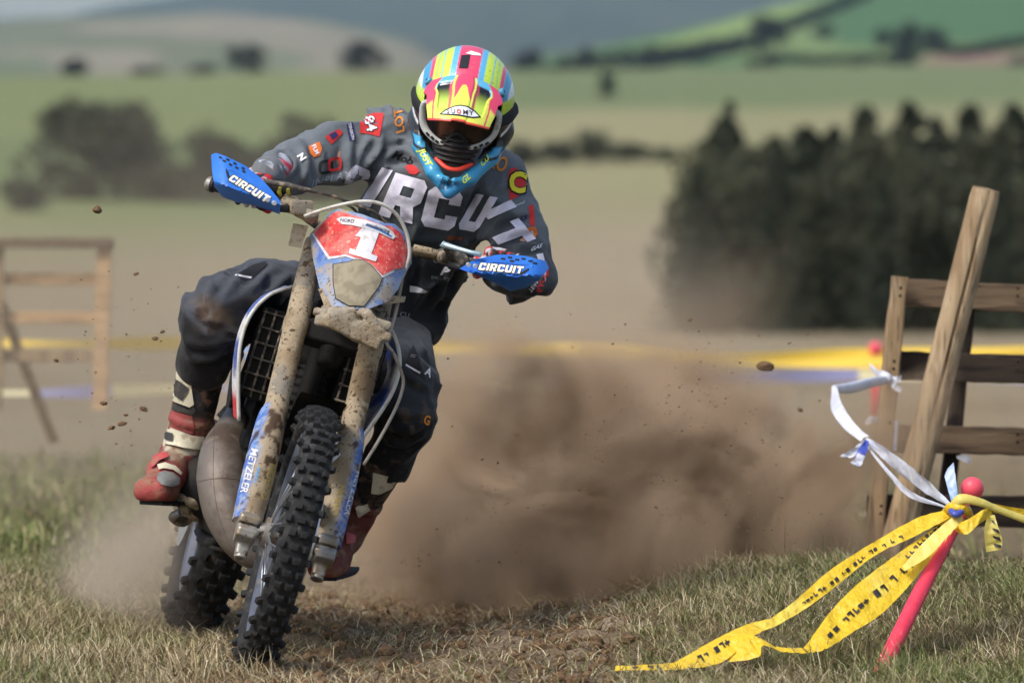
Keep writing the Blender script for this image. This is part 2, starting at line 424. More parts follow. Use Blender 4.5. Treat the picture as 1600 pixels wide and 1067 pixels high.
# far pasture: stripes of greener and drier grass
ang = X_ * FPX / 1000
g1 = sstep(250, 360, D_ - 60 * ang + 60 * (nC - 0.5))
lefty = sstep(0.05, -0.35, ang)
past = mixc(mixc(straw_c, stub_c, 0.25), grn_c, np.clip(lefty * 0.9 + 0.15 + 0.9 * (nC - 0.5), 0, 1))
past = mixc(past, grn2_c, sstep(650, 760, D_ + 120 * (nC - 0.5) - 80 * lefty) * (1 - lefty) * 0.75 + lefty * 0.6 * sstep(330, 380, D_) * sstep(560, 450, D_))
c = mixc(c, past, g1)
m_ground = mat('soil_and_pasture', vcol=True, rough=0.95, spec=0.15, var=[((0.09, 0.06, 0.035), 55, 0.55, 0.72, 0.55), ((0.33, 0.25, 0.15), 30, 0.56, 0.7, 0.4)], bump=[(60, 0.9, 0.02), (240, 0.6, 0.006)])
ground = link('ground', mesh_np('ground', V, grid_quads(nr, nc), True, c), m_ground); tag(ground, kind='structure')

def hill(name, sil, d0, d1, basey, m, colf, back=0.25):
    """a hill whose foot is at d0 and crest at d1; sil: skyline as (px, y)"""
    px = np.arange(-4200, 5001, 16.0); rows = np.linspace(0, 1, 46); s = np.array(sil, float)
    top = np.interp(px, s[:, 0], s[:, 1]) + 5 * (fbm(np.stack([px / 70, 0 * px, 0 * px], 1), 4, 31) - 0.5)
    V, T = [], []
    for t in rows:
        d = d0 + (d1 - d0) * t; y = basey + (top - basey) * (t ** 0.8)
        V.append(PA(px, y, d - CD)); T.append(np.full(len(px), t))
    for k in (1, 2, 3):
        q = V[45].copy(); sc_ = 1 + back * k / 3; q[:, :2] = CAM[:2] + (q[:, :2] - CAM[:2]) * sc_; q[:, 2] -= (np.abs(q[:, 2]) * 0.5 + 15) * (k / 3) ** 1.5; V.append(q); T.append(np.ones(len(px)))
    V = np.concatenate(V); T = np.concatenate(T); pp = np.tile(px, len(rows) + 3)
    o = link(name, mesh_np(name, V, grid_quads(len(rows) + 3, len(px)), True, colf(pp, T, proj(V)[:, 1])), m); tag(o, kind='structure'); return o
m_hill = mat('far_fields', vcol=True, rough=1.0, spec=0.05)
def col_near(px, t, y):
    n = fbm(np.stack([px / 90, t * 7, 0 * t], 1), 4, 41)
    c = mixc((0.085, 0.15, 0.058), (0.16, 0.215, 0.082), sstep(0.44, 0.56, n)) * (1 + 0.12 * np.sin(y * 0.9 + px * 0.05))[:, None]
    line = 118 - 0.30 * (px - 830) + 10 * (n - 0.5)                       # a brighter hayfield along the shoulder
    c = mixc(c, (0.20, 0.27, 0.09), sstep(14, 4, np.abs(y - (line + 24) + 6)) * sstep(1420, 1250, px))
    c = mixc(c, (0.07, 0.135, 0.06), sstep(1230, 1330, px) * sstep(75, 60, y))
    plough = sstep(1425, 1460, px + 20 * (n - .5)) * sstep(80, 86, y - 0.04 * (1600 - px)) * sstep(121, 115, y)
    c = mixc(c, (0.235, 0.15, 0.115), plough)
    c = mixc(c, (0.20, 0.21, 0.10), sstep(100, 125, y) * 0.5 * (1 - plough)); return c
def col_mid(px, t, y):
    n = fbm(np.stack([px / 160, t * 5, 0 * t], 1), 4, 43)
    c = mixc((0.15, 0.16, 0.10), (0.24, 0.215, 0.155), sstep(0.35, 0.6, n + 0.0006 * (px - 300)))
    c = mixc(c, (0.11, 0.15, 0.075), sstep(0.62, 0.7, fbm(np.stack([px / 200 + 9, t * 3, 0 * t], 1), 3, 44)) * 0.5)
    return c
def col_far(px, t, y):
    n = fbm(np.stack([px / 60, t * 9, 0 * t], 1), 4, 45); return mixc((0.035, 0.05, 0.035), (0.075, 0.09, 0.055), n)
hill('hillside_with_fields', [(-900, 140), (700, 138), (800, 106), (850, 90), (1000, 60), (1150, 27), (1250, 2), (1400, -40), (1700, -110), (2500, -160)], 1120, 1900, 142, m_hill, col_near)
hill('pale_stubble_hill', [(-900, 60), (-300, 42), (0, 34), (90, 27), (200, 24), (330, 22), (470, 30), (560, 44), (640, 62), (690, 92), (760, 135), (2500, 170)], 1300, 2700, 150, m_hill, col_mid)
hill('wooded_mountain', [(-900, 45), (-200, 38), (0, 30), (110, 26), (135, 17), (180, 8), (260, -3), (420, -30), (800, -70), (1500, -90), (2500, -60)], 4300, 6600, 150, m_hill, col_far)

# ------------------------------------------------------------------ grass
def blades(n, X, Y, length, width, lean, cols, zlift=None):
    """n curved blades in one mesh: root at the ground, three joints, tapering"""
    Z = gz(X, Y) - 0.004 if zlift is None else gz(X, Y) + zlift
    th = rng.uniform(0, 2 * math.pi, n); dx, dy = np.cos(th), np.sin(th); sx, sy = -dy, dx
    tw = rng.uniform(-0.9, 0.9, n); sx, sy = np.cos(tw) * sx * 0.3 + 0.95, sy * 0.5     # broad side mostly across the view and partly random
    s = np.hypot(sx, sy); sx, sy = sx / s, sy / s
    out = np.zeros((n, 7, 3)); cc = np.zeros((n, 7, 3))
    for k, (t, w) in enumerate([(0, 1.0), (0.38, 0.9), (0.74, 0.62), (1.0, 0)]):
        hgt = length * (t * np.cos(lean * 0.6) - 0.0) * np.maximum(1 - 0.42 * t * np.sin(lean) ** 2, 0.05) * np.cos(lean * 0.55)
        off = length * np.sin(lean) * (0.35 * t + 0.65 * t * t)
        cx, cyy, cz = X + dx * off, Y + dy * off, Z + hgt
        if k < 3:
            out[:, 2 * k] = np.stack([cx - sx * width * w, cyy - sy * width * w, cz], 1); out[:, 2 * k + 1] = np.stack([cx + sx * width * w, cyy + sy * width * w, cz], 1)
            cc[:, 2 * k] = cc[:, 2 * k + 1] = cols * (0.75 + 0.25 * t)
        else: out[:, 6] = np.stack([cx, cyy, cz], 1); cc[:, 6] = cols
    b = np.arange(n)[:, None] * 7
    q = np.concatenate([b + np.array([[0, 1, 3, 2]]), b + np.array([[2, 3, 5, 4]])]); t = b + np.array([[4, 5, 6]])
    return out.reshape(-1, 3), [q, t], cc.reshape(-1, 3)
m_grass = mat('grass', vcol=True, rough=0.75, spec=0.2)
STRAW = np.array([(0.56, 0.46, 0.26), (0.44, 0.35, 0.19), (0.28, 0.205, 0.11), (0.64, 0.55, 0.36)])
GREEN = np.array([(0.19, 0.235, 0.07), (0.255, 0.285, 0.10), (0.32, 0.325, 0.14), (0.145, 0.185, 0.058)])
def scatter(n, d0, d1, half):
    d = np.sqrt(rng.uniform(d0 ** 2, d1 ** 2, n)); X = rng.uniform(-half, half, n) * d; return X, d - CD
def grass_cols(X, Y, bias=0.0):
    n = len(X); p = np.stack([X, Y, 0 * X], 1)
    g = fbm(p * 1.6, 4, 51) * 2.0 - 1.0 + 0.30 * sstep(0.3, 1.2, X) + 0.55 * sstep(-1.0, -1.6, X) * sstep(2.0, 5, Y) + - 0.16 * sstep(-0.9, -1.4, X) * sstep(1.5, -0.5, Y) + 0.2 * (fbm(p * 7, 2, 52) - 0.5) + bias
    pick = rng.uniform(0, 1, n) < np.clip(0.30 + g, 0.04, 0.85)
    return np.where(pick[:, None], GREEN[rng.integers(0, 4, n)], STRAW[rng.integers(0, 4, n)]) * rng.uniform(0.7, 1.15, n)[:, None]
def soil_mask(X, Y):
    p = np.stack([X, Y, 0 * X], 1); e = 0.5 * (fbm(p * 2.1, 3, 61) - 0.5)
    lo = sstep(-0.95, -0.70, X + e) * sstep(0.55, 0.15, X + e - 0.05 * Y); lo = lo + 0.75 * np.exp(-((X + 0.25 + 0.8 * e) / 0.42) ** 2) * sstep(-2.0, -1.2, Y); return np.clip(lo * (0.62 + 0.38 * sstep(-1.1, -0.4, Y + 2 * e)), 0, 1)
def make_grass(name, n, d0, d1, half, L, wd, lean, label, thin=0.93, bias=0.0):
    X, Y = scatter(n, d0, d1, half); pp = np.stack([X, Y, 0 * X], 1)
    keep = rng.uniform(0, 1, n) > thin * soil_mask(X, Y)
    if d1 > 24: keep &= (rng.uniform(0, 1, n) > sstep(22, 30, Y + CD + 5 * (fbm(pp, 2, 66) - .5))) & (X < 0.3 * rng.uniform(-3, 6, n) + 0.05 * Y)
    keep &= rng.uniform(0, 1, n) < 1.9 * fbm(pp * 2.6, 4, 67) - 0.15
    X, Y = X[keep], Y[keep]; n = len(X)
    clump = 0.25 + 1.5 * fbm(np.stack([X, Y, 0 * X], 1) * 4.5, 3, 68)
    V, F, C = blades(n, X, Y, rng.uniform(*L, n) * clump, rng.uniform(*wd, n), rng.uniform(*lean, n), grass_cols(X, Y, bias))
    o = link(name, mesh_np(name, V, F, True, C), m_grass); tag(o, label, 'grass', kind='stuff'); return o
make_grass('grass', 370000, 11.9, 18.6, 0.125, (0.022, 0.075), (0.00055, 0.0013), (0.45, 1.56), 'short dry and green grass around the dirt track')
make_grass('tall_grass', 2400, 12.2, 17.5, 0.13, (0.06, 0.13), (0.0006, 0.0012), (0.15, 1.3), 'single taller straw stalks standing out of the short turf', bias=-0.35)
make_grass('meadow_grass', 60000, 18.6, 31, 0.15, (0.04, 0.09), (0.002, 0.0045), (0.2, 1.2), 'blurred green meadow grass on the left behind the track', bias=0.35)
# denser tufts round the stake and in front of the wheels
for nm, (cx, cy_), nn, lb in (('grass_tuft', (0.93, -0.36), 420, 'tuft of taller grass round the foot of the pink stake'), ('grass_tuft', (-0.80, -0.30), 500, 'straw tuft in front of the front wheel at left'), ('grass_tuft', (-1.25, -0.55), 500, 'straw tuft at lower left')):
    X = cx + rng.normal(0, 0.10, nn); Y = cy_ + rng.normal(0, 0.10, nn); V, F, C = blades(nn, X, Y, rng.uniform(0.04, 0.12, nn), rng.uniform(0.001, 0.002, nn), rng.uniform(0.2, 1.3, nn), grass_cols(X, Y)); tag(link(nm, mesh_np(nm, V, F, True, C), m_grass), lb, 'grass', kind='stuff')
# trampled straw on the bare soil
n = 15000; X = rng.uniform(-1.3, 0.9, n); Y = rng.uniform(-2.2, 2.6, n); k = soil_mask(X, Y) * rng.uniform(0.2, 1.1, n) > 0.32; X, Y = X[k], Y[k]; n = len(X)
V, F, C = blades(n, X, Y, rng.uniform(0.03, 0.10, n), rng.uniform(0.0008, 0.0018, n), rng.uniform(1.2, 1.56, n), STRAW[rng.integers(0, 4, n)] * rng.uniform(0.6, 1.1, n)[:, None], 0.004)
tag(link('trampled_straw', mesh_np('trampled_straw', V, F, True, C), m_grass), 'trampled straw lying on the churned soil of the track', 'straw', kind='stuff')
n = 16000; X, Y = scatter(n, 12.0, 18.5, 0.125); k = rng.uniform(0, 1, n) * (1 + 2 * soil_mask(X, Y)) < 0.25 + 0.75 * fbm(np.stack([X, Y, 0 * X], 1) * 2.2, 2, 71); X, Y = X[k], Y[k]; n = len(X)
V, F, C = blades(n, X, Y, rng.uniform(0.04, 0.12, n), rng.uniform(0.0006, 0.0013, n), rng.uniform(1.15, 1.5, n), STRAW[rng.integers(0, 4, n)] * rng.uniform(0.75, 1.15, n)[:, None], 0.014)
tag(link('fallen_stalks', mesh_np('fallen_stalks', V, F, True, C), m_grass), 'dry stalks fallen across the turf in all directions', 'straw', kind='stuff')
# crumbs of soil
def rock(seed, n=1):
    bm = bmesh.new(); bmesh.ops.create_icosphere(bm, subdivisions=n, radius=1.0); bm.verts.index_update()
    v = np.array([x.co[:] for x in bm.verts]); f = np.array([[x.index for x in y.verts] for y in bm.faces]); bm.free()
    v = v * (0.55 + 0.9 * fbm(v * 1.4 + seed * 7.7, 3, seed))[:, None] * np.array([1.15, 0.95, 0.75]); return v, f
m_clod = mat('soil_clod', lin(106, 84, 62), rough=0.97, spec=0.1, var=[(lin(140, 114, 86), 40, 0.45, 0.65, 0.7)], bump=[(90, 0.8, 0.01)])
rocks = [rock(i, 1) for i in range(6)]; Vs, Fs, base = [], [], 0
n = 9000; X = rng.uniform(-1.2, 0.8, n); Y = rng.uniform(-2.2, 3.0, n); k = soil_mask(X, Y) > rng.uniform(0.1, 0.9, n); X, Y = X[k], Y[k]; Z = gz(X, Y)
sz = 0.003 + 0.020 * rng.uniform(0, 1, len(X)) ** 5
for x, y, z, s in zip(X, Y, Z, sz):
    v, f = rocks[rng.integers(0, 6)]; a = rng.uniform(0, 6.28); ca, sa = math.cos(a), math.sin(a)
    v = v @ np.array([[ca, sa, 0], [-sa, ca, 0], [0, 0, 1]]); Vs.append(v * s + (x, y, z + s * 0.25)); Fs.append(f + base); base += len(v)
tag(link('loose_soil', mesh_np('loose_soil', np.concatenate(Vs), np.concatenate(Fs), False), m_clod), 'crumbs and small clods of brown soil on the track', 'soil', kind='stuff')

# ------------------------------------------------------------------ trees and hedges
m_leafA = mat('conifer_needles', (0.036, 0.044, 0.027), rough=0.8, spec=0.15, var=[((0.07, 0.074, 0.042), 0.9, 0.45, 0.65, 0.8)])
m_leafB = mat('hedge_leaves', (0.058, 0.062, 0.036), rough=0.8, spec=0.15, var=[((0.11, 0.108, 0.062), 0.5, 0.45, 0.65, 0.8)])
m_leafC = mat('far_tree_leaves', (0.022, 0.027, 0.017), rough=0.9, spec=0.1)
m_bark = mat('bark', (0.07, 0.05, 0.035), rough=0.95, bump=[(30, 0.8, 0.05)])
def leaf_quads(C, size):
    n = len(C); a = rng.normal(size=(n, 3)); a /= np.linalg.norm(a, axis=1, keepdims=True); b = np.cross(a, rng.normal(size=(n, 3))); b /= np.linalg.norm(b, axis=1, keepdims=True)
    s = (np.asarray(size) * rng.uniform(0.6, 1.3, n))[:, None]; V = np.stack([C - a * s, C + b * s * 0.55, C + a * s, C - b * s * 0.55], 1).reshape(-1, 3)
    return V, np.arange(4 * n).reshape(n, 4)
def conifer_mesh(seed, n=2600):
    """unit height, about 0.34 wide: whorls of drooping branches"""
    r = np.random.default_rng(seed); P_ = []
    for _ in range(85):
        z = r.uniform(0.03, 0.97); R = (0.19 * (1 - z) ** 0.75 + 0.012) * r.uniform(0.6, 1.25); a = r.uniform(0, 6.28); k = int(n / 85)
        t = r.uniform(0.1, 1, k) ** 0.7; sp = 0.03 * (1.2 - z)
        P_.append(np.stack([np.cos(a) * R * t, np.sin(a) * R * t, z - 0.06 * t * t], 1) + r.normal(size=(k, 3)) * sp * np.array([1, 1, 0.8]))
    return leaf_quads(np.concatenate(P_), 0.021)
def bush_mesh(seed, n=2400):
    """unit height, about unit width: several unequal masses of leaves"""
    r = np.random.default_rng(seed); P_ = []
    for _ in range(26):
        a = r.uniform(0, 6.28); z = r.uniform(0.18, 0.86); R = 0.42 * math.sin(math.pi * min(z * 0.9 + 0.1, 1)) * r.uniform(0.2, 1); k = n // 26
        q = r.normal(size=(k, 3)); q = q / np.linalg.norm(q, axis=1, keepdims=True) * r.uniform(0.4, 1, (k, 1)) ** 0.5 * r.uniform(0.09, 0.19)
        P_.append(q + (math.cos(a) * R, math.sin(a) * R, z))
    return leaf_quads(np.concatenate(P_), 0.034)
def trunk_mesh(h, r0, limbs, seed):
    r = np.random.default_rng(seed); b = MB(); b.tube([(0, 0, -0.03), (0.008, 0.004, h * 0.5), (0, 0, h)], [r0, r0 * 0.75, r0 * 0.25], 7)
    for _ in range(limbs):
        a = r.uniform(0, 6.28); z = r.uniform(0.25, 0.75) * h; l = r.uniform(0.12, 0.3)
        b.tube([(0, 0, z), (math.cos(a) * l * 0.5, math.sin(a) * l * 0.5, z + l * 0.35), (math.cos(a) * l, math.sin(a) * l, z + l * 0.7)], [r0 * 0.45, r0 * 0.3, r0 * 0.1], 5)
    return mesh_np('trunk', np.concatenate(b.v), b.f, True)
def qm(name, vf, m):
    me = mesh_np(name, vf[0], vf[1], False); me.materials.append(m); return me
CON = [qm('crown', conifer_mesh(i), m_leafA) for i in range(4)]; CONT = trunk_mesh(0.95, 0.016, 4, 1); CONT.materials.append(m_bark)
BUS = [qm('crown', bush_mesh(10 + i), m_leafB) for i in range(4)]; BUSD = [qm('crown', bush_mesh(30 + i), m_leafC) for i in range(4)]; BUST = trunk_mesh(0.7, 0.03, 7, 2); BUST.materials.append(m_bark)
def plant(name, label, cat, kind, at, h, w, group=None, seed=0):
    t = thing(name, label, cat, at, group); r = random.Random(seed)
    rot = r.uniform(0, 6.28); S = Matrix.Translation(Vector(at)) @ Matrix.Rotation(rot, 4, 'Z') @ Matrix.Diagonal((w, w, h, 1))
    link('crown', {'con': CON, 'bush': BUS, 'dark': BUSD}[kind][seed % 4], None, t, S); link('trunk', CONT if kind == 'con' else BUST, None, t, S); return t
def ground_hit(px, py, dmin=90):
    d = np.geomspace(dmin, 1150, 1500); X = (px - 800) / FPX * d; z = gz(X, d - CD); y = 375 + (CH - z) * FPX / d
    i = np.argmax(y <= py) if (y <= py).any() else np.argmin(np.abs(y - py)); return np.array([X[i], d[i] - CD, z[i]]), d[i]
ordw = ['first', 'second', 'third', 'fourth', 'fifth', 'sixth', 'seventh', 'eighth', 'ninth', 'tenth', 'eleventh', 'twelfth', 'thirteenth', 'fourteenth', 'fifteenth', 'sixteenth']
fr = [(1098, 218, 146, 2.2), (1116, 190, 150, 2.3), (1141, 152, 152, 2.3), (1176, 190, 140, 3.0), (1222, 198, 150, 3.1), (1262, 184, 147, 2.6), (1300, 190, 155, 2.9), (1352, 160, 152, 2.4), (1378, 180, 144, 2.9), (1424, 146, 156, 2.5), (1458, 176, 148, 2.8), (1516, 156, 154, 2.6), (1540, 178, 146, 3.0), (1584, 148, 150, 2.4), (1636, 176, 150, 2.9)]
for i, (px, ty, d, w) in enumerate(fr):
    X = (px - 800) / FPX * d; z = float(gz(np.array([X]), np.array([d - CD]))[0]); h = CH + (375 - ty) * d / FPX - z
    plant('conifer_tree', f'dark conifer, {ordw[i]} from the left in the tall plantation behind the wooden rails', 'tree', 'bush' if i in (0, 3, 4, 8, 12) else 'con', (X, d - CD, z - 0.1), h * 1.03, w * (1.25 if i in (0, 3, 4, 8, 12) else 3.2), 'conifers of the dark plantation', i)
for i, px in enumerate([1092, 1128, 1170, 1215, 1265, 1325, 1380, 1440, 1495, 1560, 1610]):
    d = 132 + 3 * (i % 3); X = (px - 800) / FPX * d; z = float(gz(np.array([X]), np.array([d - CD]))[0])
    plant('young_conifer', f'lower bushy conifer, {ordw[i]} from the left along the front edge of the plantation', 'tree', 'bush' if i % 3 else 'con', (X, d - CD, z - 0.1), [4.2, 4.7, 4.0, 4.9][i % 4], [2.6, 3.2, 2.9][i % 3] * (1.5 if i % 3 == 0 else 1), 'front edge of the plantation', 40 + i)
lf = [(150, 312, 160, 175, 'broad dark tree at the far left of the pasture hedge'), (105, 250, 100, 95, 'dark tree crown merging into the broad hedge tree at far left'), (205, 285, 125, 95, 'tree on the right flank of the broad dark hedge tree'), (265, 316, 70, 110, 'low scrub between the broad dark tree and the blue left handguard'),
      (330, 318, 95, 85, 'hedge bush just above the blue handguard on the left'), (335, 306, 110, 110, 'grey green bush behind the blue handguard on the left'), (410, 312, 80, 90, 'hedge bush behind the grey left-hand sleeve'), (485, 318, 150, 130, 'rounded hedge tree rising above the grey sleeve left of the helmet'), (560, 312, 110, 90, 'hedge bush partly behind the rider shoulder left of the helmet'),
      (38, 330, 55, 75, 'small isolated bush at the left picture edge below the hedge')]
for i, (px, by, h, w, lb) in enumerate(lf):
    p, d = ground_hit(px, by); plant('hedge_tree', lb, 'tree', 'bush', p - (0, 0, h * 0.12 * d / FPX), h * 1.15 * d / FPX, w * d / FPX * 1.5, None, i)
rf = [(925, 256, 62, 75, 'round bush in the pasture hedge right of the helmet'), (870, 256, 40, 95, 'low bush between the helmet and the round pasture bush'), (985, 254, 36, 90, 'low hedge running right from the round pasture bush'), (1040, 254, 26, 60, 'low end of the pasture hedge beside the plantation'), (815, 262, 50, 70, 'hedge bush directly right of the helmet')]
for i, (px, by, h, w, lb) in enumerate(rf):
    p, d = ground_hit(px, by); plant('hedge_bush', lb, 'bush', 'bush', p - (0, 0, 0.1), h * d / FPX, w * d / FPX * 1.15, None, i + 3)
tp = [(385, 112, 46, 82, 'dark dome-shaped tree on the skyline of the green pasture at left'), (568, 118, 58, 84, 'larger round tree on the pasture skyline left of the helmet'), (115, 116, 28, 58, 'small round tree on the pasture skyline at far left'), (322, 116, 16, 60, 'low bush on the skyline left of the dome-shaped tree'), (230, 116, 12, 70, 'faint low scrub on the pasture skyline at left')]
for i, (px, by, h, w, lb) in enumerate(tp):
    d = 1005.0; X = (px - 800) / FPX * d; z = float(gz(np.array([X]), np.array([d - CD]))[0]); top = CH + (375 - (by - h)) * d / FPX
    plant('skyline_tree', lb, 'tree', 'dark', (X, d - CD, z - 0.5), max(top - z, 1.0) + 0.5, w * d / FPX * 1.1, None, i + 1)
def hill_pt(px, py, top, d0=1120, d1=1900, base=142):
    t = min(max((py - base) / (top - base), 0), 1) ** (1 / 0.8); return P(px, py, d0 + (d1 - d0) * t - CD), d0 + (d1 - d0) * t
SIL = np.array([(-900, 140), (700, 138), (800, 106), (850, 90), (1000, 60), (1150, 27), (1250, 2), (1400, -40), (1700, -110)], float)
hp = [(1190, 84, 52, 52, 'bushy tree where the hedges meet on the green hillside'), (1190, 124, 34, 44, 'tree below the hedge junction on the green hillside'), (1021, 104, 32, 24, 'small upright tree halfway along the hillside hedge'), (913, 110, 34, 30, 'tree near the left foot of the green hillside'),
      (1421, 118, 72, 40, 'tall dark tree beside the ploughed field on the hillside'), (1380, 76, 30, 24, 'small tree left of the tall dark hillside tree'), (1456, 82, 36, 40, 'bush right of the tall dark hillside tree'), (1592, 120, 32, 36, 'bush at the right picture edge by the ploughed field'), (831, 122, 40, 44, 'bush at the hill foot just right of the helmet'), (949, 152, 38, 24, 'lone small tree in the pasture below the green hillside'), (1085, 100, 26, 30, 'bush on the slanting hillside hedge between two taller trees'), (1290, 60, 22, 26, 'small dark bush high on the hillside above the hedge junction'), (1345, 126, 26, 40, 'dark bush at the hillside foot left of the tall tree'), (880, 122, 26, 36, 'low bush at the hill foot near the helmet')]
for i, (px, by, h, w, lb) in enumerate(hp):
    if by > 140: p, d = ground_hit(px, by, 400)
    else: p, d = hill_pt(px, by, np.interp(px, SIL[:, 0], SIL[:, 1]))
    plant('hillside_tree', lb, 'tree', 'dark', p - (0, 0, 0.6), h * 1.3 * d / FPX, w * d / FPX * 1.7, None, i)
def hedge(label, pts, h, n=2600):
    """a clipped line of leaves following the hillside"""
    pts = spline(np.array(pts, float), 10); C_, S_ = [], []
    for k in range(len(pts) - 1):
        m = max(int(n / len(pts)), 8); t = rng.uniform(0, 1, m); q = pts[k] + (pts[k + 1] - pts[k]) * t[:, None]
        for a in q:
            p, d = hill_pt(a[0], a[1], np.interp(a[0], SIL[:, 0], SIL[:, 1])); hh = 1.3 * h * d / FPX * rng.uniform(0, 1) ** 0.8 * (0.7 + 0.6 * math.sin(a[0] * 0.13) ** 2)
            C_.append(p + np.array([rng.normal() * 0.4, rng.normal() * 1.0, hh])); S_.append(d * 4.2 / FPX)
    V, F = leaf_quads(np.array(C_), np.array(S_)); tag(link('hedge', mesh_np('hedge', V, F, False), m_leafC), label, 'hedge')
hedge('dark hedge climbing to the top of the green hillside at upper right', [(1200, 62), (1260, 38), (1320, 14), (1360, -4)], 13)
hedge('long hedge slanting down the green hillside from the hedge junction', [(1170, 72), (1080, 84), (1000, 96), (950, 100), (880, 108)], 12)
hedge('lower hedge below the slanting one on the green hillside', [(1160, 82), (1080, 98), (1000, 112), (930, 120), (840, 124)], 10)
hedge('level hedge along the foot of the green hillside', [(1110, 126), (1200, 130), (1300, 124), (1400, 124)], 12)
hedge('low hedge along the hill foot right of the helmet', [(820, 128), (900, 131), (1000, 130), (1100, 130)], 9)
hedge('thin hedge crossing the middle of the green hillside', [(1200, 96), (1280, 100), (1360, 98), (1415, 104)], 8)
hedge('hedge along the upper edge of the ploughed field', [(1450, 82), (1500, 88), (1560, 80), (1620, 70)], 10)
# ------------------------------------------------------------------ wooden rails, tapes, stakes
def wood(nm, a, b, c, d, st): return mat(nm, a, rough=0.87, spec=0.2, var=[(b, 30, 0.42, 0.64, 0.85, 6), (c, 75, 0.56, 0.68, 0.7, 4), (d, 48, 0.58, 0.72, 0.6, 5), (c, 9, 0.66, 0.70, 0.6)], bump=[(70, 0.6, 0.004)], stretch=st)
HZ_, VT_ = (0.10, 1, 1), (1, 1, 0.10)
m_wood = wood('weathered_wood', lin(158, 134, 102), lin(112, 92, 70), lin(66, 52, 40), lin(186, 168, 140), VT_); m_wood_dark = wood('dark_brown_wood', lin(112, 94, 74), lin(70, 57, 46), lin(46, 37, 31), lin(150, 130, 104), HZ_)  # weathered boards and a darker brown tone
m_wood_black = wood('blackish_wood', lin(62, 52, 44), lin(38, 32, 28), lin(24, 21, 19), lin(98, 84, 70), HZ_); m_wood_blackv = wood('blackish_post_wood', lin(54, 46, 40), lin(34, 29, 26), lin(22, 20, 18), lin(84, 72, 60), VT_)  # near-black tones for boards and posts
m_wood_pale = wood('fresh_pine', lin(196, 160, 118), lin(164, 130, 94), lin(120, 94, 68), lin(214, 184, 144), HZ_)
m_endgrain = mat('end_grain', lin(178, 148, 112), rough=0.9, var=[(lin(120, 94, 68), 60, 0.45, 0.62, 0.8)], bump=[(120, 0.4, 0.003)])
def grainy(o, sc_=(1, 1, 0.12)):
    m = o.data.materials[0]
def board(name, a, b, w, t, m, parent, up=(0, 0, 1), bev=0.004, warp=0.0014):
    """a sawn board from a to b, w wide across, t thick towards the camera, with a slightly uneven edge"""
    a, b = np.asarray(a, float), np.asarray(b, float); d = unit(b - a); L = np.linalg.norm(b - a); n = 14
    f = unit(np.array([0, -1.0, 0]) - d * (np.array([0, -1.0, 0]) @ d)); u = np.cross(d, f)
    V = []; r = np.random.default_rng(int(abs(a[0] * 1000 + a[2] * 777 + b[0] * 333)) % 100000)
    for i in range(n + 1):
        c = a + d * L * i / n + f * r.normal() * warp * 0.5; e1, e2 = w / 2 + r.normal() * warp, w / 2 + r.normal() * warp
        for sgn, e in ((1, e1), (-1, e2)):
            V += [c + u * sgn * e + f * (t / 2 - bev), c + u * sgn * (e - bev) + f * t / 2, c + u * sgn * (e - bev) - f * t / 2, c + u * sgn * e - f * (t / 2 - bev)]
    order = [1, 0, 3, 2, 6, 7, 4, 5]; F = []
    for i in range(n):
        for j in range(8):
            p, q = order[j], order[(j + 1) % 8]; F.append((i * 8 + p, i * 8 + q, i * 8 + 8 + q, i * 8 + 8 + p))
    F.append(tuple(order[::-1])); F.append(tuple(n * 8 + k for k in order))
    me = mesh_np(name, np.array(V), F, False); bm = bmesh.new(); bm.from_mesh(me); bmesh.ops.recalc_face_normals(bm, faces=bm.faces[:]); bm.to_mesh(me); bm.free()
    return link(name, me, m, parent)
YF = 3.4
fence = thing('wooden_fence', 'weathered wooden pallet fence at right with white tape tied to its post', 'fence', tuple(P(1480, 885, YF)))
board('post', P(1406, 432, YF - 0.07), P(1360, 900, YF - 0.07), 0.052, 0.075, m_wood, fence)
board('rail', P(1396, 456, YF + 0.02), P(1700, 472, YF + 0.02), 0.088, 0.03, m_wood_dark, fence)
board('rail', P(1390, 570, YF + 0.02), P(1700, 580, YF + 0.02), 0.092, 0.03, m_wood_black, fence)
board('rail', P(1372, 684, YF + 0.02), P(1700, 692, YF + 0.02), 0.088, 0.03, m_wood_dark, fence)
board('rail', P(1354, 796, YF + 0.02), P(1700, 800, YF + 0.02), 0.10, 0.03, m_wood_black, fence)
board('rail', P(1376, 892, YF + 0.02), P(1700, 894, YF + 0.02), 0.09, 0.03, m_wood_dark, fence)
board('back_post', P(1512, 470, YF + 0.09), P(1466, 900, YF + 0.09), 0.05, 0.06, m_wood_blackv, fence)
board('post', P(1668, 440, YF - 0.07), P(1640, 900, YF - 0.07), 0.052, 0.075, m_wood, fence)
m_nail = mat('rusty_nail', lin(50, 38, 30), rough=0.7, metal=0.4)
for k, yy in enumerate((450, 462, 564, 576, 678, 690, 790, 802)):
    for xx in (1409 - 0.09 * (yy - 432), 1590):
        nb = MB(); nb.lathe(P(xx, yy, YF + (0.005 if xx > 1500 else -0.107)) , (0, -1, 0), [(0, 0.005), (0.002, 0.005), (0.003, 0.002)], 8); nb.build('nail', m_nail, fence)
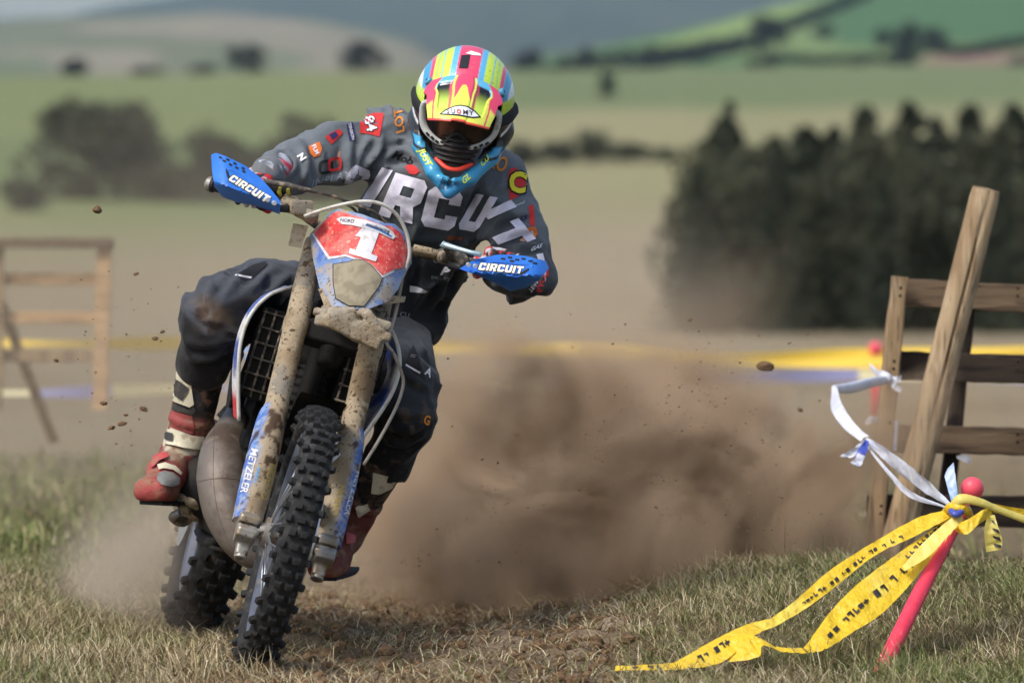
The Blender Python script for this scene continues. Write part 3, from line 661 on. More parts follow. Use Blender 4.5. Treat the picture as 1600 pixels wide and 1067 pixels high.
# round leaning pole, split by drying
a, b = P(1541, 296, 3.05), P(1388, 905, 3.12); d = unit(b - a); Bq = basis(d, (0, -1, 0)); seg, nn = 36, 44; V = []
split = math.atan2(np.array([0.28, -1, 0]) @ Bq[1], np.array([0.28, -1, 0]) @ Bq[0])
for i in range(nn + 1):
    t = i / nn; r0 = 0.046 + 0.003 * t
    for j in range(seg):
        an = 2 * math.pi * j / seg; dl = (an - split - 0.10 * math.sin(t * 5) + math.pi) % (2 * math.pi) - math.pi
        r = r0 * (1 + 0.03 * math.sin(3 * an + t * 4) + 0.012 * math.sin(17 * an + 30 * t)) - 0.016 * math.exp(-(dl / 0.09) ** 2) * (0.35 + 0.65 * math.sin(min(t * 1.6, 1) * math.pi) ** 0.5)
        if i == 0: r *= 0.93
        V.append(a + (b - a) * t + r * (math.cos(an) * Bq[0] + math.sin(an) * Bq[1]))
i = np.arange((nn + 1) * seg).reshape(nn + 1, seg); Q = np.stack([i[:-1], np.roll(i[:-1], -1, 1), np.roll(i[1:], -1, 1), i[1:]], -1).reshape(-1, 4)
V = np.array(V); pole = thing('wooden_pole', 'tall round wooden pole leaning against the pallet fence at right', 'pole', tuple(b))
m_pole = wood('pole_wood', lin(176, 154, 122), lin(136, 112, 84), lin(84, 68, 50), lin(200, 182, 154), VT_)
me = mesh_np('shaft', V, Q, True); sharp(me, 50); link('shaft', me, m_pole, pole)
lid = mesh_np('cut_end', np.concatenate([V[:seg] - d * 0.0015, [a - d * 0.004]]), [(seg, (k + 1) % seg, k) for k in range(seg)], True); link('cut_end', lid, m_endgrain, pole)

# the blurred pallet gate at left
YG = 13.3
gate = thing('wooden_gate', 'pale pine pallet gate out of focus at the left edge', 'gate', tuple(P(90, 640, YG)))
board('top_rail', P(-90, 380, YG - .05), P(178, 380, YG - .05), 0.05, 0.04, m_wood_dark, gate)
board('post', P(164, 372, YG), P(156, 640, YG), 0.072, 0.05, m_wood_pale, gate)
board('post', P(-2, 372, YG), P(-6, 640, YG), 0.055, 0.05, m_wood, gate)
for yy in (437, 497): board('slat', P(-90, yy - 2, YG + .05), P(166, yy, YG + .05), 0.058, 0.02, m_wood_pale, gate)
board('slat', P(-90, 556, YG + .05), P(160, 556, YG + .05), 0.062, 0.02, m_wood, gate)
board('brace', P(0, 470, YG + .1), P(84, 690, YG + .5), 0.05, 0.03, m_wood, gate)

# course tape: thin printed plastic ribbons
m_yel = mat('yellow_tape', lin(236, 196, 40), rough=0.38, spec=0.5, var=[(lin(248, 226, 110), 9, 0.5, 0.7, 0.6)], trans=(0.12, (1.0, 0.85, 0.35)), bump=[(26, 0.8, 0.02), (90, 0.5, 0.006)])
m_yel_pale = mat('yellow_tape_back', lin(232, 214, 110), rough=0.4, spec=0.5, trans=(0.15, (1.0, 0.9, 0.5)), bump=[(40, 0.35, 0.01)])
m_whitetape = mat('white_tape', lin(226, 228, 236), rough=0.4, spec=0.5, var=[(lin(206, 212, 228), 14, 0.45, 0.65, 0.7)], trans=(0.12, (0.95, 0.97, 1)), bump=[(45, 0.6, 0.012)])
m_bluep = mat('blue_print', lin(70, 84, 172), rough=0.4); m_blackp = mat('black_print', lin(34, 32, 30), rough=0.5); m_paleblue = mat('pale_blue_tape', lin(128, 160, 214), rough=0.4, var=[(lin(210, 222, 240), 12, 0.5, 0.66, 0.7)])
def ribbon(name, ea, eb, m, parent, n=8, across=5, buckle=0.004, seed=0, obj=True):
    """ribbon between two edge curves, each a list of (px, py, Y); buckled a little, 0.3 mm thick"""
    A = spline(np.array([P(*q) for q in ea]), n); B_ = spline(np.array([P(*q) for q in eb]), n); k = min(len(A), len(B_)); A, B_ = A[:k], B_[:k]
    t = np.linspace(0, 1, across); V = A[:, None] + (B_ - A)[:, None] * t[None, :, None]
    rg = np.random.default_rng(seed + 50); wv = rg.normal(size=(k, across)) * buckle * 0.22 + np.sin(math.pi * t)[None, :] * (np.sin(np.arange(k) * 0.55 + seed)[:, None] + 0.6 * np.sin(np.arange(k) * 1.7 + 2 * seed)[:, None]) * buckle
    nrm = np.cross(np.gradient(A, axis=0), B_ - A); nrm /= np.maximum(np.linalg.norm(nrm, axis=1, keepdims=True), 1e-9); V = V + nrm[:, None] * wv[..., None]
    Vf = V.reshape(-1, 3); Q = grid_quads(k, across)
    if not obj: return Vf, Q
    o = link(name, mesh_np(name, Vf, Q, True), m, parent); return o, Vf, Q
def marks(name, pts, bvh, m, parent, w, h, seed, lift=0.003):
    """unreadable worn print: a row of short strokes along pts (pixels)"""
    r = random.Random(seed); pts = np.array(pts, float); L = np.concatenate([[0], np.cumsum(np.hypot(*np.diff(pts, axis=0).T))]); s = 0; bm = bmesh.new()
    while s < L[-1] - w:
        x = np.interp(s, L, pts[:, 0]); y = np.interp(s, L, pts[:, 1]); x2 = np.interp(s + w, L, pts[:, 0]); y2 = np.interp(s + w, L, pts[:, 1]); u = np.array([x2 - x, y2 - y]); v = np.array([-u[1], u[0]]) / max(np.hypot(*u), 1e-6)
        c0 = np.array([x, y]) + v * r.uniform(-1, 1); q = r.choice([0, 1, 2, 3]); h_ = h; h = h_ * r.uniform(0.6, 1.15)
        for (a0, a1, b0, b1) in ([(0, .8, -1, -.3), (.5, .8, -.3, 1)], [(0, .3, -1, 1), (.3, .8, .4, 1)], [(0, .9, -.4, .4), (.35, .6, -1, 1)], [(0, .85, -.9, .9)])[q]:
            pp = [c0 + u * a0 + v * h * b0, c0 + u * a1 + v * h * b0, c0 + u * a1 + v * h * b1, c0 + u * a0 + v * h * b1]; bm.faces.new([bm.verts.new((p[0], p[1], 0)) for p in pp])
        h = h_; s += w * r.choice([1.05, 1.15, 1.3, 2.1])
    return print_on(name, bm, bvh, m, parent, lift, 5)
stake = thing('marker_stake', 'bright pink-red plastic stake with round ball top at right, tied with tapes', 'stake', tuple(P(1372, 1056, -0.28)))
m_pink = mat('red_plastic', lin(232, 62, 84), rough=0.42, spec=0.5, var=[(lin(176, 120, 100), 14, 0.58, 0.74, 0.5), (lin(212, 48, 74), 20, 0.45, 0.65, 0.5), (lin(240, 120, 120), 60, 0.62, 0.7, 0.4)])
m_ball = mat('pink_ball', lin(238, 84, 100), rough=0.45, spec=0.5)
b = MB(); b.tube([P(1330, 1142, -0.43), P(1400, 1001, -0.19), P(1452, 896, -0.02), P(1505, 790, 0.14)], 0.0205, 28); b.build('shaft', m_pink, stake, auto=60)
bm = bmesh.new(); bmesh.ops.create_uvsphere(bm, u_segments=28, v_segments=18, radius=0.0305); me = bpy.data.meshes.new('ball'); bm.to_mesh(me); bm.free()
for p in me.polygons: p.use_smooth = True
link('ball', me, m_ball, stake, Matrix.Translation(Vector(P(1519, 763, 0.17))))
tp1 = thing('yellow_tape', 'long yellow printed tape falling from the stake to the grass at lower right', 'tape', tuple(P(1100, 1040, -0.45)))
o, Vf, Q = ribbon('upper_fall', [(1494, 794, .08), (1440, 806, .06), (1380, 838, 0), (1300, 888, -.1), (1240, 940, -.2), (1204, 966, -.26)], [(1490, 806, .06), (1428, 838, .0), (1366, 868, -.05), (1298, 922, -.15), (1250, 956, -.22), (1212, 978, -.28)], m_yel, tp1, 8, 6, 0.004, 1)
marks('print', [(1410, 838), (1360, 862), (1295, 914), (1245, 950)], bvh_of(Vf, Q), m_blackp, tp1, 7, 3.5, 3)
o, Vf, Q = ribbon('upper_end', [(1204, 966, -.26), (1165, 976, -.3), (1110, 1002, -.36), (1062, 1030, -.42), (1040, 1036, -.44), (962, 1040, -.46)], [(1212, 978, -.28), (1180, 992, -.34), (1128, 1034, -.44), (1075, 1044, -.47), (1040, 1046, -.48), (960, 1047, -.48)], m_yel, tp1, 8, 6, 0.003, 2)
bv = bvh_of(Vf, Q); marks('print', [(1140, 1002), (1085, 1034)], bv, m_blackp, tp1, 9, 5, 5); marks('print', [(1035, 1042), (980, 1044)], bv, m_blackp, tp1, 11, 4, 6)
o, Vf, Q = ribbon('lower_fall', [(1486, 806, .07), (1420, 852, .0), (1345, 908, -.1), (1300, 952, -.18), (1268, 996, -.28), (1255, 1012, -.34)], [(1488, 832, .05), (1440, 892, -.04), (1380, 956, -.16), (1322, 994, -.26), (1288, 1014, -.34), (1262, 1020, -.37)], m_yel, tp1, 8, 6, 0.005, 4)
bv = bvh_of(Vf, Q); marks('print', [(1430, 872), (1385, 915), (1340, 950), (1290, 1000)], bv, m_blackp, tp1, 10, 6, 8); marks('print', [(1470, 822), (1440, 846), (1410, 878)], bv, m_blackp, tp1, 7, 4, 11)
ribbon('lower_twist', [(1255, 1012, -.34), (1215, 1010, -.36), (1186, 996, -.36), (1160, 992, -.36), (1120, 1012, -.38)], [(1262, 1020, -.37), (1225, 1018, -.39), (1192, 1008, -.4), (1185, 1026, -.42), (1140, 1034, -.43)], m_yel, tp1, 8, 6, 0.004, 6)
ribbon('folded_edge', [(1498, 800, .02), (1470, 822, .0), (1440, 850, -.03), (1410, 884, -.07)], [(1506, 812, .02), (1484, 834, -.02), (1452, 868, -.05), (1414, 892, -.09)], m_yel_pale, tp1, 8, 5, 0.003, 7)
tp2 = thing('twisted_tape', 'twisted yellow tape knotted round the stake and leaving to the right', 'tape', tuple(P(1560, 830, 0.1)))
b = MB(); b.tube([P(1484, 800, .04), P(1500, 780, .02), P(1530, 784, .03), P(1560, 796, .06), P(1625, 820, .12)], [0.010, 0.015, 0.012, 0.010, 0.012], 12, smooth=6, flat=0.6); b.build('twist', m_yel_pale, tp2)
ribbon('loop', [(1484, 818, .03), (1510, 812, .0), (1536, 796, .02), (1552, 790, .05)], [(1496, 832, .02), (1512, 834, -.02), (1530, 818, .0), (1552, 806, .05)], m_yel, tp2, 8, 5, 0.004, 2)
ribbon('far_run', [(1550, 786, .08), (1580, 792, .1), (1625, 798, .15)], [(1552, 800, .08), (1580, 806, .1), (1625, 816, .15)], m_yel, tp2, 6, 5, 0.003, 5)
o, Vf, Q = ribbon('loose_end', [(1543, 806, .04), (1538, 826, .03), (1539, 848, .03), (1541, 862, .03)], [(1554, 804, .04), (1560, 824, .03), (1566, 842, .03), (1565, 858, .03)], m_yel_pale, tp2, 6, 5, 0.003, 3)
bv = bvh_of(Vf, Q)
for k in range(4): print_on('print', fig_poly([(1549 + k, 812 + 12 * k), (1558 + 2 * k, 815 + 12 * k), (1560 + 2 * k, 821 + 12 * k), (1551 + k, 817 + 12 * k)]), bv, m_blackp, tp2, 0.003, 5)
b = MB(); b.tube([P(1478, 800, .1), P(1488, 792, .035), P(1508, 796, .03), P(1516, 806, .1)], [0.012, 0.014, 0.014, 0.01], 10, smooth=5); b.build('knot', m_yel, tp2)
tp3 = thing('white_tape', 'white tape stretched from the fence post round to the pink stake', 'tape', tuple(P(1345, 700, 1.5)))
b = MB(); b.tube([P(1392, 592, 3.22), P(1360, 598, 3.0), P(1330, 606, 2.8), P(1302, 608, 2.6)], [0.012, 0.017, 0.018, 0.012], 10, smooth=6, flat=0.55); b.build('twist', m_whitetape, tp3)
ribbon('hanging_fold', [(1300, 606, 2.6), (1299, 640, 2.45), (1318, 668, 2.3), (1345, 690, 2.2)], [(1308, 606, 2.6), (1316, 632, 2.45), (1336, 662, 2.3), (1358, 682, 2.2)], m_whitetape, tp3, 8, 6, 0.006, 2)
ribbon('long_run', [(1357, 684, 2.2), (1392, 706, 1.7), (1440, 742, 1.1), (1488, 788, .1)], [(1354, 692, 2.2), (1392, 728, 1.7), (1440, 766, 1.1), (1484, 792, .1)], m_whitetape, tp3, 8, 7, 0.006, 5)
ribbon('lower_strand', [(1354, 692, 2.21), (1385, 730, 1.75), (1425, 768, 1.15), (1482, 792, .12)], [(1353, 696, 2.21), (1380, 732, 1.78), (1420, 776, 1.2), (1480, 794, .14)], m_whitetape, tp3, 8, 4, 0.003, 6)
for e in (([(1386, 586, 3.2), (1372, 578, 3.18), (1358, 566, 3.18)], [(1392, 590, 3.2), (1374, 592, 3.18), (1360, 578, 3.18)]), ([(1386, 588, 3.2), (1398, 596, 3.17), (1410, 608, 3.17)], [(1382, 592, 3.2), (1394, 606, 3.17), (1406, 614, 3.17)]), ([(1390, 588, 3.2), (1402, 588, 3.17), (1409, 586, 3.17)], [(1388, 594, 3.2), (1400, 598, 3.17), (1407, 597, 3.17)])):
    ribbon('bow_tail', e[0], e[1], m_whitetape, tp3, 6, 5, 0.004, 3)
b = MB(); b.tube([P(1378, 584, 3.2), P(1386, 590, 3.17), P(1392, 596, 3.2)], [0.012, 0.016, 0.012], 10, smooth=4); b.build('knot', m_whitetape, tp3)
ribbon('torn_tail', [(1356, 684, 2.15), (1330, 702, 2.1), (1312, 712, 2.1)], [(1354, 692, 2.15), (1336, 712, 2.1), (1322, 716, 2.1)], m_whitetape, tp3, 6, 5, 0.006, 1)
ribbon('torn_tail', [(1352, 686, 2.13), (1340, 704, 2.06), (1332, 724, 2.06)], [(1358, 690, 2.13), (1354, 708, 2.06), (1342, 730, 2.06)], m_bluep, tp3, 6, 5, 0.005, 4)
ribbon('torn_tail', [(1340, 708, 2.04), (1334, 718, 2.03), (1328, 722, 2.03)], [(1352, 712, 2.04), (1346, 726, 2.03), (1338, 730, 2.03)], m_whitetape, tp3, 6, 5, 0.005, 8)
ribbon('short_tail', [(1488, 790, .1), (1480, 760, .12), (1476, 744, .14)], [(1498, 788, .1), (1494, 752, .12), (1490, 722, .14)], m_paleblue, tp3, 6, 5, 0.005, 4)
b = MB(); b.tube([P(1486, 798, .02), P(1494, 804, .0), P(1506, 796, .03)], 0.009, 8, smooth=4); b.build('blue_knot', m_bluep, tp3)
tp4 = thing('tape_scrap', 'short pale tape scraps tied to the fence post below the white bow', 'tape', tuple(P(1395, 690, 3.3)))
ribbon('strip', [(1398, 657, 3.29), (1396, 690, 3.29), (1394, 704, 3.29)], [(1404, 657, 3.29), (1402, 690, 3.29), (1400, 704, 3.29)], m_paleblue, tp4, 4, 3, 0.002)
ribbon('tail', [(1374, 652, 3.28), (1360, 650, 3.25), (1350, 660, 3.25)], [(1374, 658, 3.28), (1364, 660, 3.25), (1354, 664, 3.25)], m_whitetape, tp4, 4, 4, 0.003)
ribbon('tail', [(1494, 712, 3.28), (1508, 710, 3.25), (1518, 716, 3.25)], [(1496, 716, 3.28), (1508, 722, 3.25), (1516, 724, 3.25)], m_whitetape, tp4, 4, 4, 0.003)
# background course tapes on stakes
def far_tape(name, label, pts, w, mats, seed):
    t = thing(name, label, 'tape', tuple(P(*pts[len(pts) // 2])))
    c = spline(np.array([P(*q) for q in pts]), 12); r = np.random.default_rng(seed); k = len(c); h = w / 2 * (0.75 + 0.35 * np.sin(np.arange(k) * 0.31 + seed)); up = np.stack([0 * h, 0.4 * h * np.sin(np.arange(k) * 0.23), h], 1)
    nseg = len(mats)
    for j in range(nseg):
        a, b_ = int(j * (k - 1) / nseg), int((j + 1) * (k - 1) / nseg) + 1
        V = np.stack([c[a:b_] - up[a:b_], c[a:b_], c[a:b_] + up[a:b_]], 1).reshape(-1, 3); link('strip', mesh_np('strip', V, grid_quads(b_ - a, 3), True), mats[j], t)
    return t
m_yel_far = mat('yellow_tape_far', lin(238, 200, 66), rough=0.5); m_lav = mat('printed_tape_far', lin(150, 150, 190), rough=0.5); m_cream = mat('tape_cream', lin(226, 216, 170), rough=0.5)
far_tape('course_tape', 'blurred yellow course tape running level behind the rider', [(-120, 533, 19), (80, 537, 19), (280, 536, 19.5), (480, 534, 20), (680, 537, 20), (900, 545, 20), (1120, 556, 20), (1368, 554, 20), (1720, 541, 20)], 0.075, [m_yel_far], 1)
far_tape('course_tape', 'second yellow course tape just under the first, sagging between stakes', [(640, 546, 19.4), (900, 552, 19.4), (1120, 566, 19.4), (1366, 566, 19.4), (1720, 548, 19.4)], 0.06, [m_yel_far], 3)
far_tape('printed_tape', 'blurred white and blue printed tape low behind the rider', [(-120, 612, 18), (60, 614, 18), (260, 608, 18), (480, 604, 18), (700, 600, 18.5), (900, 598, 19), (1120, 592, 19), (1366, 586, 19), (1720, 600, 19)], 0.07, [m_lav, m_cream, m_lav, m_cream, m_lav, m_lav, m_cream, m_lav, m_cream, m_lav, m_cream, m_lav, m_lav, m_cream, m_lav], 2)
for px, lb in ((1368, 'small pink-balled stake out of focus left of the fence post'),):
    s = thing('far_stake', lb, 'stake', tuple(P(px, 650, 20))); b = MB(); b.tube([P(px, 660, 20), P(px, 556, 20)], 0.025, 10); b.build('shaft', m_pink, s)
    link('ball', me, m_ball, s, Matrix.Translation(Vector(P(px, 544, 20))) @ Matrix.Scale(1.35, 4))
# ------------------------------------------------------------------ the motorcycle: own frame (x forward, y to the rider's left, z up), leaning into the turn
LEAN, YAW, STEER, RAKE = math.radians(17.4), math.radians(9.5), math.radians(-3.8), math.radians(27)
BO = P(388, 1040, 0.0)
BF = np.array([math.sin(YAW), -math.cos(YAW), 0]); _l = np.array([math.cos(YAW), math.sin(YAW), 0]); _z = np.array([0, 0, 1.0])
BL = _l * math.cos(LEAN) - _z * math.sin(LEAN); BU = _z * math.cos(LEAN) + _l * math.sin(LEAN)
BM = np.array([BF, BL, BU])
def B(x, y, z): return BO + np.array([x, y, z], float) @ BM
AX = np.array([0, 0, 0.345]); FA = np.array([-math.sin(RAKE), 0, math.cos(RAKE)]); FN = np.array([math.cos(RAKE), 0, math.sin(RAKE)]); PIV = AX - 0.055 * FN
def _rot(v, k, t): return v * math.cos(t) + np.cross(k, v) * math.sin(t) + np.outer(v @ k, k) * (1 - math.cos(t))
def FK(s, m, y):
    """fork frame: s up the fork, m forward of it, y to the left; steered"""
    s, m, y = np.broadcast_arrays(np.asarray(s, float), np.asarray(m, float), np.asarray(y, float)); sh = s.shape
    p = AX + s.reshape(-1, 1) * FA + m.reshape(-1, 1) * FN + y.reshape(-1, 1) * np.array([0, 1.0, 0])
    q = BO + (PIV + _rot(p - PIV, FA, STEER)) @ BM; return q.reshape(*sh, 3) if sh else q[0]
FKM = np.array([unit(FK(1, 0, 0) - FK(0, 0, 0)), unit(FK(0, 1, 0) - FK(0, 0, 0)), unit(FK(0, 0, 1) - FK(0, 0, 0))])   # rows: up the fork, forward, left
MUD, MUD2, MUDK = lin(168, 152, 126), lin(142, 124, 98), lin(72, 54, 40)
SPOT = (MUDK, 46, 0.60, 0.66, 0.85, 3); SPOT2 = (MUDK, 130, 0.60, 0.66, 0.7, 2)
m_mud = mat('dried_mud', MUD, rough=0.9, spec=0.2, var=[(MUD2, 12, 0.42, 0.62, 0.8), (lin(128, 124, 116), 9, 0.56, 0.64, 0.75, 5), (lin(112, 92, 68), 6, 0.56, 0.66, 0.7, 5), (lin(190, 176, 150), 22, 0.60, 0.70, 0.7, 4), SPOT, SPOT2], bump=[(90, 0.5, 0.004), (300, 0.4, 0.0015)])
m_mudlens = mat('mud_on_lens', lin(152, 142, 118), rough=0.8, var=[(lin(122, 112, 90), 40, 0.42, 0.62, 0.7), (lin(196, 186, 160), 160, 0.66, 0.72, 0.6)], bump=[(200, 0.4, 0.001)])
m_black = mat('black_plastic', (0.018, 0.017, 0.017), rough=0.6, spec=0.35, var=[(lin(92, 78, 62), 18, 0.55, 0.72, 0.45)])
m_dark = mat('dark_casting', (0.011, 0.010, 0.009), rough=0.75, spec=0.25, var=[(lin(66, 54, 42), 14, 0.55, 0.75, 0.4)], bump=[(60, 0.5, 0.004)])
m_rubber = mat('tyre_rubber', (0.018, 0.018, 0.018), rough=0.8, spec=0.3, var=[((0.06, 0.058, 0.054), 30, 0.45, 0.68, 0.7), (lin(110, 98, 82), 60, 0.60, 0.72, 0.5)], bump=[(160, 0.5, 0.002)])
m_rubber_dk = mat('worn_black_rubber', (0.013, 0.013, 0.013), rough=0.75, spec=0.3, var=[((0.04, 0.036, 0.032), 24, 0.5, 0.7, 0.7), (lin(84, 66, 50), 26, 0.60, 0.72, 0.5)], bump=[(120, 0.5, 0.002)])
m_rim = mat('grey_rim', lin(96, 102, 116), rough=0.5, metal=0.2, var=[(lin(84, 82, 80), 22, 0.45, 0.62, 0.8), (MUD2, 50, 0.6, 0.7, 0.6)])
m_metal = mat('dirty_alloy', lin(150, 146, 138), rough=0.5, metal=0.45, var=[(MUD2, 26, 0.45, 0.62, 0.8), SPOT], bump=[(120, 0.4, 0.002)])
m_steel = mat('bare_steel', lin(178, 182, 186), rough=0.32, metal=0.8, var=[(MUD2, 40, 0.55, 0.7, 0.5)])
m_pipe = mat('exhaust_steel', lin(118, 108, 98), rough=0.55, metal=0.35, var=[(lin(86, 72, 60), 9, 0.42, 0.64, 0.85, 5), (lin(146, 130, 112), 22, 0.58, 0.72, 0.5), (lin(60, 48, 40), 60, 0.62, 0.7, 0.4)], bump=[(70, 0.35, 0.003)])
m_blue = mat('blue_plastic', lin(44, 112, 204), rough=0.42, spec=0.5, var=[(lin(58, 132, 222), 16, 0.45, 0.65, 0.5), (lin(116, 128, 140), 90, 0.66, 0.74, 0.5), (lin(26, 84, 180), 5, 0.5, 0.7, 0.5)], bump=[(140, 0.15, 0.001)])
m_bluemud = mat('muddy_blue_plastic', lin(104, 134, 184), rough=0.7, var=[(lin(150, 160, 176), 14, 0.40, 0.58, 0.85), (MUD, 16, 0.46, 0.60, 0.85), (lin(62, 102, 188), 9, 0.60, 0.7, 0.8), SPOT2], bump=[(140, 0.3, 0.001)])
m_red = mat('red_number_plate', lin(214, 60, 58), rough=0.55, var=[(lin(232, 120, 110), 26, 0.45, 0.62, 0.75), (lin(220, 170, 140), 110, 0.57, 0.66, 0.75), (lin(196, 30, 30), 8, 0.6, 0.72, 0.8), (MUDK, 60, 0.68, 0.72, 0.7)], bump=[(260, 0.3, 0.0008)])
m_redpl = mat('red_plastic_shroud', lin(206, 54, 60), rough=0.5, var=[(lin(226, 130, 126), 30, 0.55, 0.7, 0.6)])
m_whiteg = mat('white_graphic', lin(214, 212, 216), rough=0.6, var=[(lin(178, 168, 154), 50, 0.52, 0.66, 0.8), (MUDK, 130, 0.68, 0.72, 0.7)])
m_whitepl = mat('white_plastic', lin(216, 214, 210), rough=0.5, var=[(MUD, 22, 0.5, 0.66, 0.7)])
m_hose = mat('white_hose', lin(206, 204, 194), rough=0.5, var=[(lin(170, 160, 140), 40, 0.5, 0.66, 0.7)])
m_cable = mat('grimy_cable', lin(74, 68, 60), rough=0.7, var=[(MUD, 50, 0.5, 0.64, 0.7)])
m_logo = mat('cream_lettering', lin(240, 234, 214), rough=0.5, var=[(lin(216, 186, 140), 220, 0.55, 0.66, 0.5)])
m_shade = mat('shade_black', (0.008, 0.008, 0.008), rough=0.85, spec=0.15)  # flat black standing for the shade between the forks
m_seat = mat('seat_vinyl', (0.02, 0.02, 0.022), rough=0.7)
m_gold = mat('gold_print', lin(176, 152, 84), rough=0.6); m_ltblue = mat('light_blue_print', lin(110, 170, 220), rough=0.5)
bike = thing('motorcycle', 'muddy enduro motorcycle with red number one plate leaning into the turn', 'motorcycle', tuple(BO))

def wheel(name, ctr, fwd, up, axis, R, half, rim_r, rows, pat, kmats, hubr, mtyre):
    w = thing(name, None, None, tuple(ctr)); w.parent = bike; w.matrix_parent_inverse = Matrix.Translation(-Vector(bike['_t']))
    def pt(r, y, th): return ctr + y * axis + r * (math.cos(th) * fwd + math.sin(th) * up)
    # tyre carcass: a closed ring section
    sec = []; ns, nt = 22, 96; cr = (R - 0.010 + rim_r) / 2; hr = (R - 0.010 - rim_r) / 2
    for k in range(ns):
        a = 2 * math.pi * k / ns; ca, sa = math.cos(a), math.sin(a); sec.append((cr + hr * ca, half * 0.96 * np.sign(sa) * abs(sa) ** 0.8))
    V = np.array([pt(r, y, 2 * math.pi * j / nt) for j in range(nt) for r, y in sec]); i = np.arange(nt * ns).reshape(nt, ns)
    Q = np.stack([i, np.roll(i, -1, 1), np.roll(np.roll(i, -1, 1), -1, 0), np.roll(i, -1, 0)], -1).reshape(-1, 4); link('tyre', mesh_np('tyre', V, Q, True), mtyre, w)
    # rim
    prof = [(rim_r + 0.006, half * 0.62), (rim_r + 0.008, half * 0.5), (rim_r - 0.006, half * 0.42), (rim_r - 0.022, half * 0.26), (rim_r - 0.024, -half * 0.26), (rim_r - 0.006, -half * 0.42), (rim_r + 0.008, -half * 0.5), (rim_r + 0.006, -half * 0.62), (rim_r - 0.014, -half * 0.56), (rim_r - 0.03, -half * 0.3), (rim_r - 0.03, half * 0.3), (rim_r - 0.014, half * 0.56)]
    ns = len(prof); V = np.array([pt(r, y, 2 * math.pi * j / nt) for j in range(nt) for r, y in prof]); i = np.arange(nt * ns).reshape(nt, ns)
    Q = np.stack([i, np.roll(i, -1, 1), np.roll(np.roll(i, -1, 1), -1, 0), np.roll(i, -1, 0)], -1).reshape(-1, 4); me = mesh_np('rim', V, Q, True); sharp(me, 35); link('rim', me, m_rim, w)
    b = MB(); b.lathe(ctr - axis * 0.075, axis, [(0, 0.022), (0.012, 0.024), (0.014, hubr), (0.03, hubr), (0.034, hubr * 0.62), (0.116, hubr * 0.62), (0.12, hubr), (0.136, hubr), (0.138, 0.024), (0.15, 0.022)], 28); b.build('hub', m_metal, w, auto=35)
    for k in range(36):
        th = 2 * math.pi * (k + 0.5) / 36; sd_ = 1 if k % 2 else -1; off = (0.42 if (k // 2) % 2 else -0.42)
        b = MB(); b.tube([pt(hubr * 0.96, sd_ * 0.05, th + off), pt(rim_r - 0.028, sd_ * 0.006, th)], 0.0024, 5); b.build('spoke', m_steel, w)
    # tread knobs
    protos = {}
    for (yy, ln, wd, ht) in {q for p_ in pat for q in p_}:
        V, F = boxv((0, 0, 0), np.eye(3), (ln, wd, ht), 0.0022)
        V[:, :2] *= (1 - 0.16 * (V[:, 2] / ht + 0.5))[:, None]; me = mesh_np('knob', V, F, True); sharp(me, 30); me.materials.append(kmats); protos[(yy, ln, wd, ht)] = me
    for j in range(rows):
        th = 2 * math.pi * j / rows
        for q in pat[j % len(pat)]:
            yy, ln, wd, ht = q; sa = np.clip(abs(yy) / (half * 0.96), 0, 1) ** 1.25 * np.sign(yy); ca = math.sqrt(max(1 - sa * sa, 0.0)); r = cr + hr * ca
            c = pt(r, yy, th); rad = math.cos(th) * fwd + math.sin(th) * up; tan = -math.sin(th) * fwd + math.cos(th) * up; n = unit(rad * (ca / hr if ca > 0.2 else 0.2 / hr) + axis * (sa / half) * 0.9); ayy = unit(np.cross(n, tan))
            c = c + n * ht * 0.30; Mx = Matrix(((tan[0], ayy[0], n[0], c[0]), (tan[1], ayy[1], n[1], c[1]), (tan[2], ayy[2], n[2], c[2]), (0, 0, 0, 1)))
            link('knob', protos[q], None, w, Mx)
    return w
WC = FK(0, 0, 0)
fpat = [[(-0.0140, .019, .021, .018), (0.0140, .019, .021, .018), (-0.0415, .019, .016, .018), (0.0415, .019, .016, .018)], [(0.0, .018, .022, .017), (-0.0290, .019, .018, .018), (0.0290, .019, .018, .018)]]
fw_ = wheel('front_wheel', WC, FKM[1], FKM[0], FKM[2], 0.349, 0.046, 0.278, 62, fpat, m_rubber, 0.04, m_rubber)
RCn = B(-1.48, 0, 0.33)
rpat = [[(-0.022, .023, .032, .021), (0.022, .023, .032, .021), (-0.065, .023, .020, .021), (0.065, .023, .020, .021)], [(0.0, .021, .028, .020), (-0.045, .023, .025, .021), (0.045, .023, .025, .021)]]
rw_ = wheel('rear_wheel', RCn, BF, BU, BL, 0.338, 0.070, 0.236, 52, rpat, m_rubber_dk, 0.05, m_rubber_dk)

